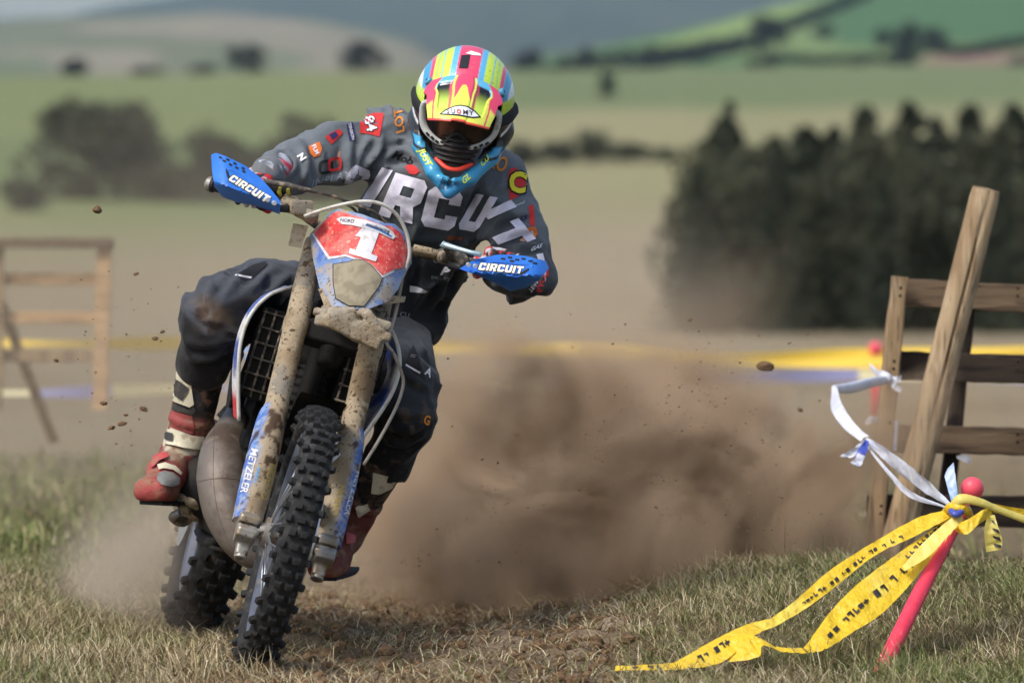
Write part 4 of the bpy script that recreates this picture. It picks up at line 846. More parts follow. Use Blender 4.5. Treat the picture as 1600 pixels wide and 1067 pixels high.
# ---- fork
LEGY, LEGM = 0.103, -0.03
def fk_tube(b, y, prof, m0=LEGM, seg=24):
    pts = [FK(s, m0, y) for s, r in prof]; b.tube(pts, [r for s, r in prof], seg)
guards = {}
for sgn in (-1, 1):
    y = sgn * LEGY
    leg = MB(); fk_tube(leg, y, [(0.335, 0.0), (0.337, 0.029), (0.345, 0.0335), (0.37, 0.0335), (0.372, 0.031), (0.60, 0.0315), (0.604, 0.034), (0.64, 0.034), (0.644, 0.0315), (0.74, 0.0315), (0.86, 0.030), (0.885, 0.028), (0.887, 0.0)]); lo_ = leg.build('fork_tube', m_mud, bike, auto=40)
    b = MB(); fk_tube(b, y, [(0.02, 0.024), (0.34, 0.024)]); b.build('fork_slider', m_steel, lo_)
    # guard: a moulded half shell round the slider
    nS, nA, V, C = 40, 26, [], []
    for a in range(2):
        for i in range(nS + 1):
            s = 0.025 + 0.345 * i / nS; op = math.radians(112 - 70 * max(0, (s - 0.30) / 0.07) ** 2 if s > 0.30 else 112)
            r = 0.0395 + 0.004 * math.sin(min(i / nS * 1.1, 1) * math.pi) - (0.006 * ((s - 0.31) / 0.06) ** 2 if s > 0.31 else 0) - (0.003 if a else 0)
            for j in range(nA + 1):
                t = -op + 2 * op * j / nA; V.append(FK(s, LEGM + r * math.cos(t), y + sgn * 0.004 + r * 0.98 * math.sin(t))); C.append((s, math.degrees(t) * sgn))
    V = np.array(V); C = np.array(C); i = np.arange(2 * (nS + 1) * (nA + 1)).reshape(2, nS + 1, nA + 1); o_, n_ = i[0], i[1]
    def gq(g): return np.stack([g[:-1, :-1], g[:-1, 1:], g[1:, 1:], g[1:, :-1]], -1).reshape(-1, 4)
    ring = np.concatenate([i[:, 0, :], i[:, 1:, -1], i[:, -1, -2::-1], i[:, -2:0:-1, 0]], 1); rim_q = np.stack([ring[0], np.roll(ring[0], -1), np.roll(ring[1], -1), ring[1]], -1)
    nn_ = fbm(V * 28, 4, 71); nf = fbm(V * 90, 3, 72)
    side = sstep(4, 34, C[:, 1] + 60 * (nn_ - 0.5)); cc = mixc(MUD, lin(78, 112, 180), side * sstep(0.60, 0.46, nn_ + 0.4 * (nf - 0.5)))
    cc = mixc(cc, lin(140, 168, 204), sstep(0.5, 0.62, nf) * side * 0.6); cc = mixc(cc, MUD2, sstep(0.45, 0.6, fbm(V * 14, 3, 75)) * (1 - side)); cc = mixc(cc, lin(64, 44, 32), sstep(0.64, 0.68, fbm(V * 44, 2, 73)) * 0.9)
    m_guard = mat('fork_guard_plastic', vcol=True, rough=0.75, spec=0.25, var=[SPOT2], bump=[(160, 0.4, 0.0015)])
    Qg = np.concatenate([gq(o_), gq(n_)[:, ::-1], rim_q]); gme = mesh_np('fork_guard', V, Qg, True, cc); sharp(gme, 50); go = link('fork_guard', gme, m_guard, bike); guards[sgn] = (go, bvh_of(V, Qg))
    # cast foot with pinch bolts and axle
    ft = SDF(FK(0, 0, y) - 0.14, FK(0, 0, y) + 0.14, 0.0035); bx_ = np.array([FKM[0], FKM[1], FKM[2]])
    ft.cap(FK(0.05, LEGM, y), FK(-0.02, LEGM + 0.004, y), 0.027, 0.026, 0.01).box(FK(-0.005, LEGM + 0.03, y + sgn * 0.004), bx_, (0.036, 0.030, 0.026), 0.006, 0.008).box(FK(-0.055, LEGM + 0.005, y), bx_, (0.02, 0.017, 0.017), 0.006, 0.008)
    ft.cap(FK(0.015, LEGM + 0.055, y - 0.02), FK(0.015, LEGM + 0.055, y + 0.02), 0.010, 0.010, 0.004).cap(FK(-0.022, LEGM + 0.055, y - 0.02), FK(-0.022, LEGM + 0.055, y + 0.02), 0.010, 0.010, 0.004)
    ft.put(FK(0, 0, y) - 0.1, FK(0, 0, y) + 0.1, lambda p: np.maximum(np.abs((p - FK(-0.003, LEGM + 0.06, y)) @ FKM[0]) - 0.003, np.abs((p - FK(0, LEGM + 0.062, y)) @ FKM[1]) - 0.02), 0.001, 'cut')
    V2, Q2 = ft.nets(1); foot = link('axle_clamp', mesh_np('axle_clamp', V2, Q2, True), m_metal, bike)
    for s_ in (0.015, -0.022):
        b = MB(); b.lathe(FK(s_, LEGM + 0.055, y + sgn * 0.018), FKM[2] * sgn, [(0, 0.009), (0.006, 0.009), (0.008, 0.007), (0.008, 0.004), (0.004, 0.004)], 12); b.build('pinch_bolt', m_steel, foot)
    b = MB(); b.lathe(FK(-0.076, LEGM + 0.005, y), -FKM[0], [(-0.008, 0.017), (0.004, 0.017), (0.006, 0.013), (0.006, 0.009), (-0.002, 0.008)], 18); b.build('drain_cap', m_metal, foot, auto=35)
b = MB(); b.tube([FK(0, 0, -0.13), FK(0, 0, 0.13)], 0.012, 14); b.build('axle', m_steel, bike)
for s_, wd in ((0.622, 0.05), (0.845, 0.035)):
    b = MB(); b.box(FK(s_, LEGM - 0.02, 0), FKM, (wd, 0.055, 0.20), 0.008); b.build('triple_clamp', m_dark, bike)
b = MB(); b.tube([FK(0.55, -0.055, 0), FK(0.87, -0.055, 0)], 0.026, 16); b.build('steering_head', m_dark, bike)
# brake on the left side of the wheel
b = MB(); b.lathe(WC + FKM[2] * 0.060, FKM[2], [(0, 0.07), (0, 0.13), (0.004, 0.13), (0.004, 0.07)], 40, False); b.build('brake_disc', m_steel, bike, auto=30)
cal = MB(); cal.box(FK(0.10, -0.085, 0.066), FKM, (0.10, 0.045, 0.05), 0.012); cal.build('brake_caliper', m_dark, bike, auto=40)
# lettering on the guards
def gtext(sgn, txt, o, ux, uy, size, m, bold=0.02, name='lettering'):
    bm = fig_map(fig_text(txt, size, bold), o, ux, uy); print_on(name, bm, guards[sgn][1], m, guards[sgn][0], 0.0012, 6)
gtext(-1, 'METZELER', (389, 735), (-0.255, 0.967), (0.967, 0.255), 15.5, m_whiteg)
gtext(-1, 'NUEVO', (419, 752), (-0.255, 0.967), (0.967, 0.255), 17, m_gold, 0.03)
gtext(-1, 'enduro', (402, 742), (-0.255, 0.967), (0.967, 0.255), 9, m_ltblue)
gtext(1, 'METZELER', (552, 770), (-0.29, 0.957), (0.957, 0.29), 15.5, m_whiteg)
gtext(1, 'NUEVO', (527, 782), (-0.27, 0.963), (0.963, 0.27), 15, m_gold, 0.03)

# ---- handlebar, controls
bar_pts = [FK(s, m, y) for s, m, y in [(0.965, -0.13, -0.40), (0.960, -0.075, -0.22), (0.915, -0.005, -0.095), (0.905, 0.0, 0.0), (0.915, -0.005, 0.095), (0.960, -0.075, 0.22), (0.965, -0.13, 0.40)]]
bar_pts[0], bar_pts[1], bar_pts[5], bar_pts[6] = P(333, 289, .44), P(440, 316, .38), P(728, 409, .47), P(836, 427, .52)
hb = MB(); hb.tube(bar_pts, 0.0125, 14, smooth=6); bar = hb.build('handlebar', m_cable, bike)
GR = (bar_pts[0], bar_pts[1]); GLt = (bar_pts[6], bar_pts[5])
for (e, i_) in (GR, GLt):
    d = unit(i_ - e); b = MB(); prof = [(-0.005, 0.0), (-0.004, 0.021), (0.004, 0.021)] + [(0.008 + 0.006 * k, 0.0165 + (0.0012 if k % 2 else 0)) for k in range(19)] + [(0.125, 0.022), (0.13, 0.022), (0.131, 0.013)]
    b.lathe(e, d, prof, 18); b.build('grip', m_black, bike, auto=40)
    b = MB(); b.lathe(e - d * 0.002, -d, [(0, 0.0205), (0.012, 0.0205), (0.018, 0.014), (0.018, 0.0)], 16); b.build('bar_end', m_metal, bike, auto=40)
b = MB(); b.box(P(470, 324, 0.335), basis((0.25, -1, -0.1)) @ np.eye(3), (0.062, 0.036, 0.034), 0.006); b.build('brake_reservoir', m_mud, bike, auto=40)
b = MB(); b.tube([P(444, 312, .37), P(468, 326, .355), P(492, 342, .345)], [0.02, 0.024, 0.018], 12, smooth=3); b.tube([P(478, 334, .33), P(498, 338, .33)], [0.016, 0.014], 10); b.build('brake_master_cylinder', m_mud, bike)
b = MB(); b.tube([P(478, 336, .34), P(440, 322, .345), P(400, 312, .345), P(362, 304, .35)], [0.006, 0.0065, 0.006, 0.005], 8, smooth=5); b.build('brake_lever', m_steel, bike)
b = MB(); b.tube([P(425, 288, .40), P(438, 297, .39), P(452, 303, .39)], [0.02, 0.024, 0.02], 12, smooth=3); b.build('throttle_housing', m_dark, bike)
b = MB(); b.tube([P(413, 284, .35), P(446, 289, .33), P(480, 297, .33), P(515, 305, .35), P(550, 318, .38), P(585, 332, .40), P(604, 350, .42)], [0.008, 0.008, 0.006, 0.0045, 0.0045, 0.0045, 0.0045], 9, smooth=6); b.build('throttle_cable', m_cable, bike)
m_yellowbit = mat('yellow_fitting', lin(206, 186, 50), rough=0.5, var=[(MUDK, 50, 0.5, 0.65, 0.7)])
for q in ((438, 300), (452, 299)):
    b = MB(); b.tube([P(q[0], q[1] - 7, .36), P(q[0] - 2, q[1], .35), P(q[0] + 1, q[1] + 6, .36)], [0.004, 0.006, 0.004], 8, smooth=3); b.build('cable_adjuster', m_yellowbit, bike)
# clutch side
b = MB(); b.tube([P(646, 388, .42), P(670, 394, .43), P(690, 400, .44)], [0.011, 0.0125, 0.013], 12); b.build('bar_sleeve', m_mud, bike)
cl = SDF(P(705, 398, .43) - 0.09, P(705, 398, .43) + 0.09, 0.0035); cl.cap(P(692, 400, .44), P(722, 408, .46), 0.022, 0.02, 0.01).cap(P(700, 388, .40), P(712, 400, .42), 0.014, 0.018, 0.01).cap(P(716, 404, .4), P(728, 412, .4), 0.013, 0.012, 0.01)
cl.warp(lambda p: 0.006 * (fbm(p * 60, 3, 77) - 0.5)); V2, Q2 = cl.nets(1); link('clutch_perch', mesh_np('clutch_perch', V2, Q2, True), m_cable, bike)
b = MB(); b.tube([P(692, 382, .38), P(712, 388, .36), P(734, 394, .34), P(752, 398, .34)], [0.009, 0.0075, 0.0065, 0.0075], 9, smooth=4); b.tube([P(690, 380, .38), P(697, 386, .38)], [0.0085, 0.01], 8); b.build('clutch_lever', mat('polished_lever', lin(176, 200, 206), rough=0.3, metal=0.5), bike)
# handguards
def guard_depth(ridge, y0, up, dn, endx, endk):
    (x0, y0p), (x1, y1p) = ridge; L = math.hypot(x1 - x0, y1p - y0p); nx, ny = -(y1p - y0p) / L, (x1 - x0) / L
    def f(px, py):
        s = (px - x0) * nx + (py - y0p) * ny                # >0 below the ridge
        e = np.maximum((px - endx) * endk, 0)
        return y0 + np.where(s > 0, dn * np.abs(s), up * np.abs(s)) / 1000 + 0.0000016 * (np.abs(s) ** 2.4) + 0.00016 * e ** 1.7
    return f
m_slot = mat('dark_slot', (0.012, 0.014, 0.02), rough=0.8)
def handguard(out, dep, text, tpos, tux, tuy, tsz, slots, bolts, frame):
    o = plate('handguard', out, dep, 0.007, m_blue, bike, 7); V = np.array([v.co[:] for v in o.data.vertices]); Fq = [tuple(p.vertices) for p in o.data.polygons]; bv = BVHTree.FromPolygons([tuple(v) for v in V], Fq)
    print_on('lettering', fig_map(fig_block('CIRCUIT', tsz * 0.60, 0.10, 0.25), tpos, tux, tuy), bv, mat('lettering_outline', lin(36, 40, 60), rough=0.6), o, 0.0010, 5)  # dark printed outline round the letters
    print_on('lettering', fig_map(fig_block('CIRCUIT', tsz * 0.60, 0.0, 0.25), tpos, tux, tuy), bv, m_logo, o, 0.0022, 5)
    for s in slots: print_on('slot', fig_poly(s), bv, m_slot, o, 0.0010, 5)
    for q in bolts:
        c = P(q[0], q[1], float(dep(np.array([q[0]]), np.array([q[1]]))[0])); b = MB(); b.lathe(c + (0, 0.002, 0), (0.0, -1, 0.1), [(0, 0.0075), (0.004, 0.0075), (0.006, 0.005), (0.006, 0.0025), (0.003, 0.0025)], 14); b.build('bolt', m_steel, o, auto=30)
    b = MB(); b.tube([P(x, y, float(dep(np.array([x]), np.array([y]))[0]) - 0.0005) for x, y in frame], 0.0022, 6, smooth=3); b.build('moulded_edge', m_blue, o)
    return o
dl = guard_depth(((345, 288), (437, 322)), 0.235, 1.5, 3.6, 356, -1)
def sl(x, y, a, w=4.5, h=2.2):
    c, s = math.cos(a), math.sin(a); return [(x + c * u - s * v, y + s * u + c * v) for u, v in ((-w, -h), (w, -h), (w, h), (-w, h))]
handguard([(330, 242), (337, 239), (352, 244), (383, 259), (408, 279), (425, 298), (438, 315), (437, 335), (421, 329), (392, 320), (371, 317), (348, 308), (335, 292), (331, 264)], dl, 'CIRCUIT', (390, 295), (0.862, 0.507), (0.507, -0.862), 17.5,
          [sl(344.5, 246.5, .5, 2.6, 1.4), sl(350.5, 252, .5, 2.8, 1.5), sl(356, 250, .5, 2.8, 1.5), sl(360, 257.5, .5, 2.8, 1.5), sl(367, 256, .5, 2.8, 1.5), sl(370, 262.5, .5, 2.8, 1.5), sl(380, 263.5, .55, 2.8, 1.5), sl(381, 268.5, .55, 2.8, 1.5), [(353, 263), (357, 269), (361, 284), (358, 285), (353, 270)]],
          [(418.5, 313), (429, 318)], [(354, 264), (370, 270), (390, 282), (410, 298), (424, 310)])
dr = guard_depth(((725, 425), (850, 432)), 0.315, 1.7, 3.4, 826, 1)
handguard([(718, 420), (730, 412), (744, 405), (777, 398), (800, 398), (822, 400), (853, 408), (858, 419), (842, 438), (822, 450), (797, 455), (777, 444), (744, 430)], dr, 'CIRCUIT', (783, 419.5), (0.995, 0.09), (0.09, -0.995), 17.5,
          [sl(x, y, .1, 3.4, 1.4) for x, y in ((786, 404.5), (797, 402.5), (808, 406), (818, 404.5), (829, 408), (836, 411.5), (800, 408))] + [[(812, 427), (826, 419), (827, 422), (813, 431)]],
          [(732, 414.5), (743, 416.5)], [(754, 412), (780, 410), (806, 413), (832, 416), (814, 432), (790, 430)])
b = MB(); b.tube([P(720, 418, .34), P(705, 415, .42)], [0.009, 0.012], 10); b.build('handguard_mount', m_black, bike)
b = MB(); b.tube([P(436, 326, .27), P(452, 326, .36)], [0.009, 0.012], 10); b.build('handguard_mount', m_black, bike)

# ---- headlight mask with number plate
def mdep(off=0.0):
    def f(px, py):
        u = (px - (562 + (430 - py) * 0.28)) / 80.0; return 0.215 + (430 - py) * 0.00085 + 0.085 * u * u + 0.00035 * np.maximum(np.abs(u) - 0.55, 0) * 80 - off
    return f
mk = plate('headlight_mask', [(484, 366), (516, 331), (530, 326), (566, 335), (600, 348), (616, 350), (632, 364), (642, 392), (643, 412), (632, 428), (622, 452), (605, 472), (572, 484), (548, 482), (526, 478), (508, 486), (497, 440), (489, 405)], mdep(), 0.05, m_bluemud, bike, 9)
pl = plate('number_plate', [(490, 364), (519, 334), (529, 330), (564, 340), (598, 352), (613, 354), (628, 366), (637, 391), (630, 418), (615, 421), (598, 430), (581, 413), (568, 405), (553, 402), (540, 397), (515, 401)], mdep(0.004), 0.003, m_red, mk, 7)
def bvh_obj(o): return BVHTree.FromPolygons([tuple(v.co) for v in o.data.vertices], [tuple(p.vertices) for p in o.data.polygons])
pbv = bvh_obj(pl)
print_on('plate_border', fig_poly([(515, 401), (490, 364), (487.5, 366), (513, 405.5), (540, 401), (553, 405), (566, 408), (579, 416), (597, 434), (616, 425), (615, 421), (598, 430), (581, 413), (568, 405), (553, 402), (540, 397)]), bvh_obj(mk), m_whiteg, mk, 0.0015)
print_on('race_number', fig_poly([(555, 369), (568, 354), (593, 362), (580, 397), (590, 401), (587, 409), (545, 396), (547, 388), (556, 391), (564, 371)]), pbv, m_whiteg, mk, 0.0018)
wb = print_on('sponsor_band', fig_poly([(526, 343), (534, 339), (548, 340), (570, 344), (600, 353), (613, 362), (618, 370), (614, 374), (590, 363), (565, 356), (550, 352), (535, 351)]), pbv, m_whiteg, mk, 0.0026)
print_on('lettering', fig_map(fig_text('NORD', 7.5, 0.01), (543, 345.5), (0.99, 0.1), (0.1, -0.99)), pbv, m_blackp, mk, 0.0034, 4)
print_on('lettering', fig_map(fig_text('rooderacing', 7.5, 0.012), (591, 356.5), (0.95, 0.33), (0.33, -0.95)), pbv, m_blackp, mk, 0.0034, 4)
print_on('sponsor_stripe', fig_poly([(572, 350), (596, 359), (612, 369), (611, 371.5), (594, 362), (571, 353)]), pbv, mat('blue_stripe', lin(60, 110, 170), rough=0.6), mk, 0.003)
def grow(pts, k):
    c = np.mean(pts, 0); return [tuple(c + (np.array(p) - c) * k) for p in pts]
lens = [(521, 413), (543, 410), (556, 405.5), (568, 407), (580, 415), (588, 424), (597, 435), (592, 447), (581, 462), (569, 478), (545, 477), (525, 466), (521, 440)]
plate('lens_surround', grow(lens, 1.035), mdep(0.003), 0.004, m_slot, mk, 8); plate('headlight_lens', lens, mdep(0.006), 0.006, m_mudlens, mk, 8)
plate('mask_strap', [(497, 452), (503, 450), (520, 484), (512, 492)], lambda x, y: mdep(0.006)(x, y), 0.02, m_mud, mk, 8)
plate('mask_strap', [(584, 474), (606, 462), (634, 463), (632, 472), (600, 476)], lambda x, y: mdep(0.004)(x, y) + 0.02, 0.02, m_mud, mk, 8)
plate('cardboard_tag', [(458, 349), (482, 353), (471, 388), (450, 384)], lambda x, y: 0.36 + 0 * x, 0.002, mat('tag_card', lin(176, 164, 138), rough=0.85, var=[(lin(140, 126, 100), 90, 0.5, 0.64, 0.7)]), bike, 12)
# ---- front fender, plastered with mud
fd = SDF(P(480, 580, -0.25), P(640, 420, 0.5), 0.005); tipc = P(547, 512, -0.06)
FB = np.array([BL, BF, BU]); FT = lambda a: np.array([unit(BL * math.cos(a) + BU * math.sin(a)), BF, unit(BU * math.cos(a) - BL * math.sin(a))])
fd.box(P(549, 506, 0.02), FT(-0.10), (0.088, 0.15, 0.011), 0.006, 0.012).box(P(531, 492, -0.06), FT(0.55), (0.036, 0.075, 0.015), 0.006, 0.012).box(P(577, 502, -0.05), FT(-0.65), (0.034, 0.075, 0.015), 0.006, 0.012).box(P(551, 519, -0.10), FT(-0.15), (0.075, 0.035, 0.017), 0.004, 0.012).box(P(512, 502, -0.08), FT(0.15), (0.026, 0.06, 0.014), 0.004, 0.01)
fd.box(P(556, 497, 0.25), FB, (0.075, 0.16, 0.012), 0.006, 0.02)
fd.warp(lambda p: 0.012 * (fbm(p * 20, 3, 81) - 0.5) + 0.003 * (fbm(p * 70, 2, 82) - 0.5)); V2, Q2 = fd.nets(1); link('front_fender', mesh_np('front_fender', V2, Q2, True), mat('mud_crust', lin(166, 155, 136), rough=0.95, spec=0.1, var=[(lin(150, 132, 106), 20, 0.42, 0.6, 0.8), SPOT2], bump=[(120, 0.8, 0.004), (380, 0.6, 0.0015)]), bike)
# ---- hoses
b = MB(); b.tube([P(476, 338, .3), P(498, 330, .27), P(530, 321, .24), P(565, 315, .23), P(596, 319, .24), P(620, 336, .26), P(635, 364, .28), P(640, 396, .29), P(634, 420, .30), P(628, 434, .31)], 0.0048, 10, smooth=6); b.build('brake_hose', m_hose, bike)
b = MB(); b.tube([P(628, 434, .31), P(622, 470, .30), P(614, 505, .27), P(604, 534, .24), P(615, 552, .23), P(626, 578, .24), P(630, 600, .25), P(620, 634, .22), P(594, 684, .16), P(568, 726, .12)], [0.0055] * 2 + [0.0045] * 8, 8, smooth=6); b.build('brake_hose', mat('grey_hose', lin(150, 142, 128), rough=0.6, var=[(MUDK, 40, 0.55, 0.68, 0.7)]), bike)
b = MB(); b.tube([P(540, 318, .38), P(556, 330, .40), P(562, 345, .42)], 0.004, 7, smooth=4); b.build('clutch_cable', m_cable, bike)
b = MB(); b.box(FK(0.30, 0.012, LEGY - 0.045), FKM, (0.012, 0.008, 0.03), 0.002); b.build('hose_clip', m_whitepl, bike)
b = MB(); b.tube([FK(0.27, 0.012, LEGY - 0.02), FK(0.22, 0.02, LEGY - 0.045), FK(0.17, 0.01, LEGY - 0.05)], 0.005, 8, smooth=4); b.build('speed_sensor_lead', m_hose, bike)

# ---- frame, engine, radiators, tank, seat
fr_ = MB()
fr_.tube([B(-0.46, 0, 0.98), B(-0.50, 0, 0.72), B(-0.56, 0, 0.40), B(-0.62, 0, 0.30)], 0.024, 10, smooth=4)
for s in (-1, 1):
    fr_.tube([B(-0.46, s * 0.03, 0.96), B(-0.70, s * 0.12, 0.84), B(-0.92, s * 0.12, 0.62), B(-0.95, s * 0.1, 0.38)], 0.02, 10, smooth=5); fr_.tube([B(-0.56, s * 0.03, 0.40), B(-0.62, s * 0.10, 0.27), B(-0.95, s * 0.11, 0.28)], 0.015, 8, smooth=4)
    fr_.tube([B(-0.72, s * 0.10, 0.84), B(-1.1, s * 0.10, 0.88), B(-1.5, s * 0.06, 0.95)], 0.013, 8, smooth=3); fr_.tube([B(-0.94, s * 0.12, 0.55), B(-1.2, s * 0.12, 0.74), B(-1.4, s * 0.08, 0.92)], 0.011, 8)
fr_.build('frame', m_dark, bike)
en = SDF(B(-0.75, 0, 0.45) - 0.42, B(-0.75, 0, 0.45) + 0.42, 0.009); en.box(B(-0.76, 0, 0.40), BM, (0.20, 0.13, 0.12), 0.04, 0.03).cap(B(-0.66, 0, 0.45), B(-0.58, 0, 0.70), 0.085, 0.075, 0.03).cap(B(-0.82, -0.15, 0.40), B(-0.82, -0.1, 0.40), 0.09, 0.09, 0.02).cap(B(-0.74, 0.15, 0.40), B(-0.74, 0.1, 0.40), 0.08, 0.08, 0.02).cap(B(-0.58, 0, 0.70), B(-0.56, 0, 0.77), 0.06, 0.05, 0.02)
en.warp(lambda p: 0.008 * np.sin(((p - BO) @ BU) * 260) * (((p - BO) @ BU) > 0.52)); V2, Q2 = en.nets(1); link('engine', mesh_np('engine', V2, Q2, True), m_dark, bike)
b = MB(); b.box(B(-0.72, 0, 0.255), BM, (0.34, 0.22, 0.012), 0.005); b.build('skid_plate', m_dark, bike)
for s in (-1, 1):
    rad = MB(); rad.box(B(-0.53, s * 0.125, 0.79), np.array([BF, BL, BU]), (0.035, 0.105, 0.25), 0.006); ro = rad.build('radiator', m_dark, bike, auto=40)
    for k in range(4):
        b = MB(); yy = s * (0.085 + 0.028 * k); b.tube([B(-0.505, yy, 0.67), B(-0.505, yy, 0.91)], 0.0035, 6); b.build('guard_bar', m_cable, ro)
    for k in range(6):
        b = MB(); zz = 0.69 + 0.042 * k; b.tube([B(-0.502, s * 0.078, zz), B(-0.502, s * 0.175, zz)], 0.003, 6); b.build('louvre', m_cable, ro)
    # shroud: a side panel whose front edge faces the camera
    edge = [(-0.47, 0.155, 0.60), (-0.455, 0.19, 0.70), (-0.45, 0.215, 0.80), (-0.46, 0.21, 0.88), (-0.48, 0.175, 0.945), (-0.50, 0.12, 0.985)]; back = [(-0.62, 0.15, 0.62), (-0.66, 0.175, 0.70), (-0.72, 0.185, 0.79), (-0.76, 0.18, 0.87), (-0.76, 0.16, 0.93), (-0.74, 0.11, 0.985)]
    E1 = spline(np.array([B(x, s * y, z) for x, y, z in edge]), 6); E2 = spline(np.array([B(x, s * y, z) for x, y, z in back]), 6); nE = len(E1); t = np.linspace(0, 1, 10)
    Vp = E1[:, None] + (E2 - E1)[:, None] * t[None, :, None] + (np.sin(t * math.pi) * 0.012)[None, :, None] * (s * BL); inn = Vp - s * BL * 0.004
    Vp2 = np.concatenate([Vp.reshape(-1, 3), inn.reshape(-1, 3)]); i = np.arange(2 * nE * 10).reshape(2, nE, 10); ring = np.concatenate([i[:, 0, :], i[:, 1:, -1], i[:, -1, -2::-1], i[:, -2:0:-1, 0]], 1)
    Qp = np.concatenate([gq(i[0]), gq(i[1])[:, ::-1], np.stack([ring[0], np.roll(ring[0], -1), np.roll(ring[1], -1), ring[1]], -1)])
    hz_ = (Vp2 - BO) @ BU; nse = fbm(Vp2 * 16, 3, 91); cc = mixc(lin(208, 52, 58), lin(222, 220, 220), sstep(0.66, 0.675, hz_ + 0.04 * (nse - .5))); cc = mixc(cc, lin(62, 92, 170), sstep(0.72, 0.735, hz_ + 0.15 * (nse - .5)) * (1 - sstep(0.80, 0.82, hz_))); cc = mixc(cc, lin(72, 100, 176), sstep(0.86, 0.88, hz_ + .1 * (nse - .5))); cc = mixc(cc, MUD, sstep(0.55, 0.68, nse) * 0.7)
    me = mesh_np('shroud', Vp2, Qp, True, cc); sharp(me, 45); sh_ = link('shroud', me, mat('shroud_graphics', vcol=True, rough=0.5, var=[SPOT2]), bike)
    b = MB(); b.tube(E1 + BF * 0.002, 0.0055, 8); b.build('shroud_edge', m_hose, sh_)
V2 = np.array([FK(0.372 * math.sin(a) + 0.0, 0.372 * math.cos(a), y) for a in np.radians(np.linspace(66, 128, 16)) for y in np.linspace(-0.062, 0.062, 7)]); link('fender_shade_panel', mesh_np('fender_shade_panel', np.concatenate([V2, V2 + FKM[0] * 0.004]), np.concatenate([grid_quads(16, 7), grid_quads(16, 7)[:, ::-1] + 112]), True), m_shade, bike)  # black panel added under the fender to block light between the fork legs
ib = MB(); ib.box(B(-0.60, 0, 0.74), BM, (0.10, 0.22, 0.42), 0.03); ib.box(B(-0.64, 0, 0.44), BM, (0.10, 0.24, 0.30), 0.03); ib.build('shade_block', m_shade, bike, auto=40)  # added black boxes: fill the gaps behind the forks with painted shade
tk = SDF(B(-0.75, 0, 0.9) - 0.4, B(-0.75, 0, 0.9) + 0.4, 0.012); tk.ell(B(-0.68, 0, 0.92), BM, (0.2, 0.11, 0.10), 0.03).ell(B(-0.60, 0, 0.86), BM, (0.1, 0.14, 0.10), 0.03); V2, Q2 = tk.nets(1); link('fuel_tank', mesh_np('fuel_tank', V2, Q2, True), m_black, bike)
st_ = SDF(B(-1.1, 0, 0.9) - 0.55, B(-1.1, 0, 0.9) + 0.55, 0.014); st_.cap(B(-0.75, 0, 0.955), B(-1.2, 0, 0.93), 0.06, 0.075, 0.03).cap(B(-1.2, 0, 0.93), B(-1.5, 0, 0.97), 0.075, 0.05, 0.03); V2, Q2 = st_.nets(1); link('seat', mesh_np('seat', V2, Q2, True), m_seat, bike)
rf_ = MB(); V2 = []; nL = 14
for k in range(nL):
    t = k / (nL - 1)
    for j in range(9):
        u = j / 4 - 1; V2.append(B(-1.05 - 0.85 * t, u * (0.11 - 0.02 * t), 0.80 + 0.22 * t - 0.045 * u * u - 0.10 * t * t))
V2 = np.array(V2); me = mesh_np('rear_fender', np.concatenate([V2, V2 - BU * 0.005]), np.concatenate([grid_quads(nL, 9), grid_quads(nL, 9)[:, ::-1] + nL * 9]), True); link('rear_fender', me, m_bluemud, bike)
b = MB()
for s in (-1, 1): b.tube([B(-0.93, s * 0.09, 0.42), B(-1.15, s * 0.115, 0.40), B(-1.48, s * 0.118, 0.33), B(-1.53, s * 0.118, 0.325)], [0.03, 0.028, 0.022, 0.016], 10, smooth=4)
b.tube([B(-1.0, -0.1, 0.42), B(-1.0, 0.1, 0.42)], 0.03, 10); b.build('swingarm', m_metal, bike)
b = MB(); b.tube([B(-1.48, -0.14, 0.33), B(-1.48, 0.14, 0.33)], 0.013, 12); b.build('rear_axle', m_steel, bike)
b = MB(); b.lathe(RCn - BL * 0.09, -BL, [(0, 0.05), (0, 0.115), (0.004, 0.115), (0.004, 0.05)], 40, False); b.build('rear_brake_disc', m_steel, bike, auto=30)
b = MB(); b.box(B(-1.36, -0.1, 0.36), BM, (0.08, 0.04, 0.05), 0.01); b.tube([B(-1.36, -0.12, 0.38), B(-1.1, -0.15, 0.44), B(-0.95, -0.15, 0.40)], 0.005, 6, smooth=4); b.build('rear_brake_caliper', m_dark, bike)
b = MB(); b.lathe(RCn + BL * 0.085, BL, [(0, 0.05), (0, 0.12), (0.006, 0.12), (0.006, 0.05)], 44, False); b.build('rear_sprocket', m_steel, bike, auto=30)
b = MB(); b.tube([B(-0.92, 0.088, 0.46), B(-1.48, 0.088, 0.45)], 0.008, 6); b.tube([B(-0.92, 0.088, 0.37), B(-1.48, 0.088, 0.21)], 0.008, 6); b.build('drive_chain', m_dark, bike)
b = MB(); b.tube([B(-1.0, 0, 0.72), B(-0.98, 0, 0.45)], [0.032, 0.026], 14); b.build('rear_shock', m_dark, bike)
ab = SDF(B(-1.0, 0, 0.75) - 0.35, B(-1.0, 0, 0.75) + 0.35, 0.014); ab.box(B(-1.02, 0, 0.74), BM, (0.18, 0.10, 0.14), 0.04, 0.03); V2, Q2 = ab.nets(1); link('airbox', mesh_np('airbox', V2, Q2, True), m_black, bike)
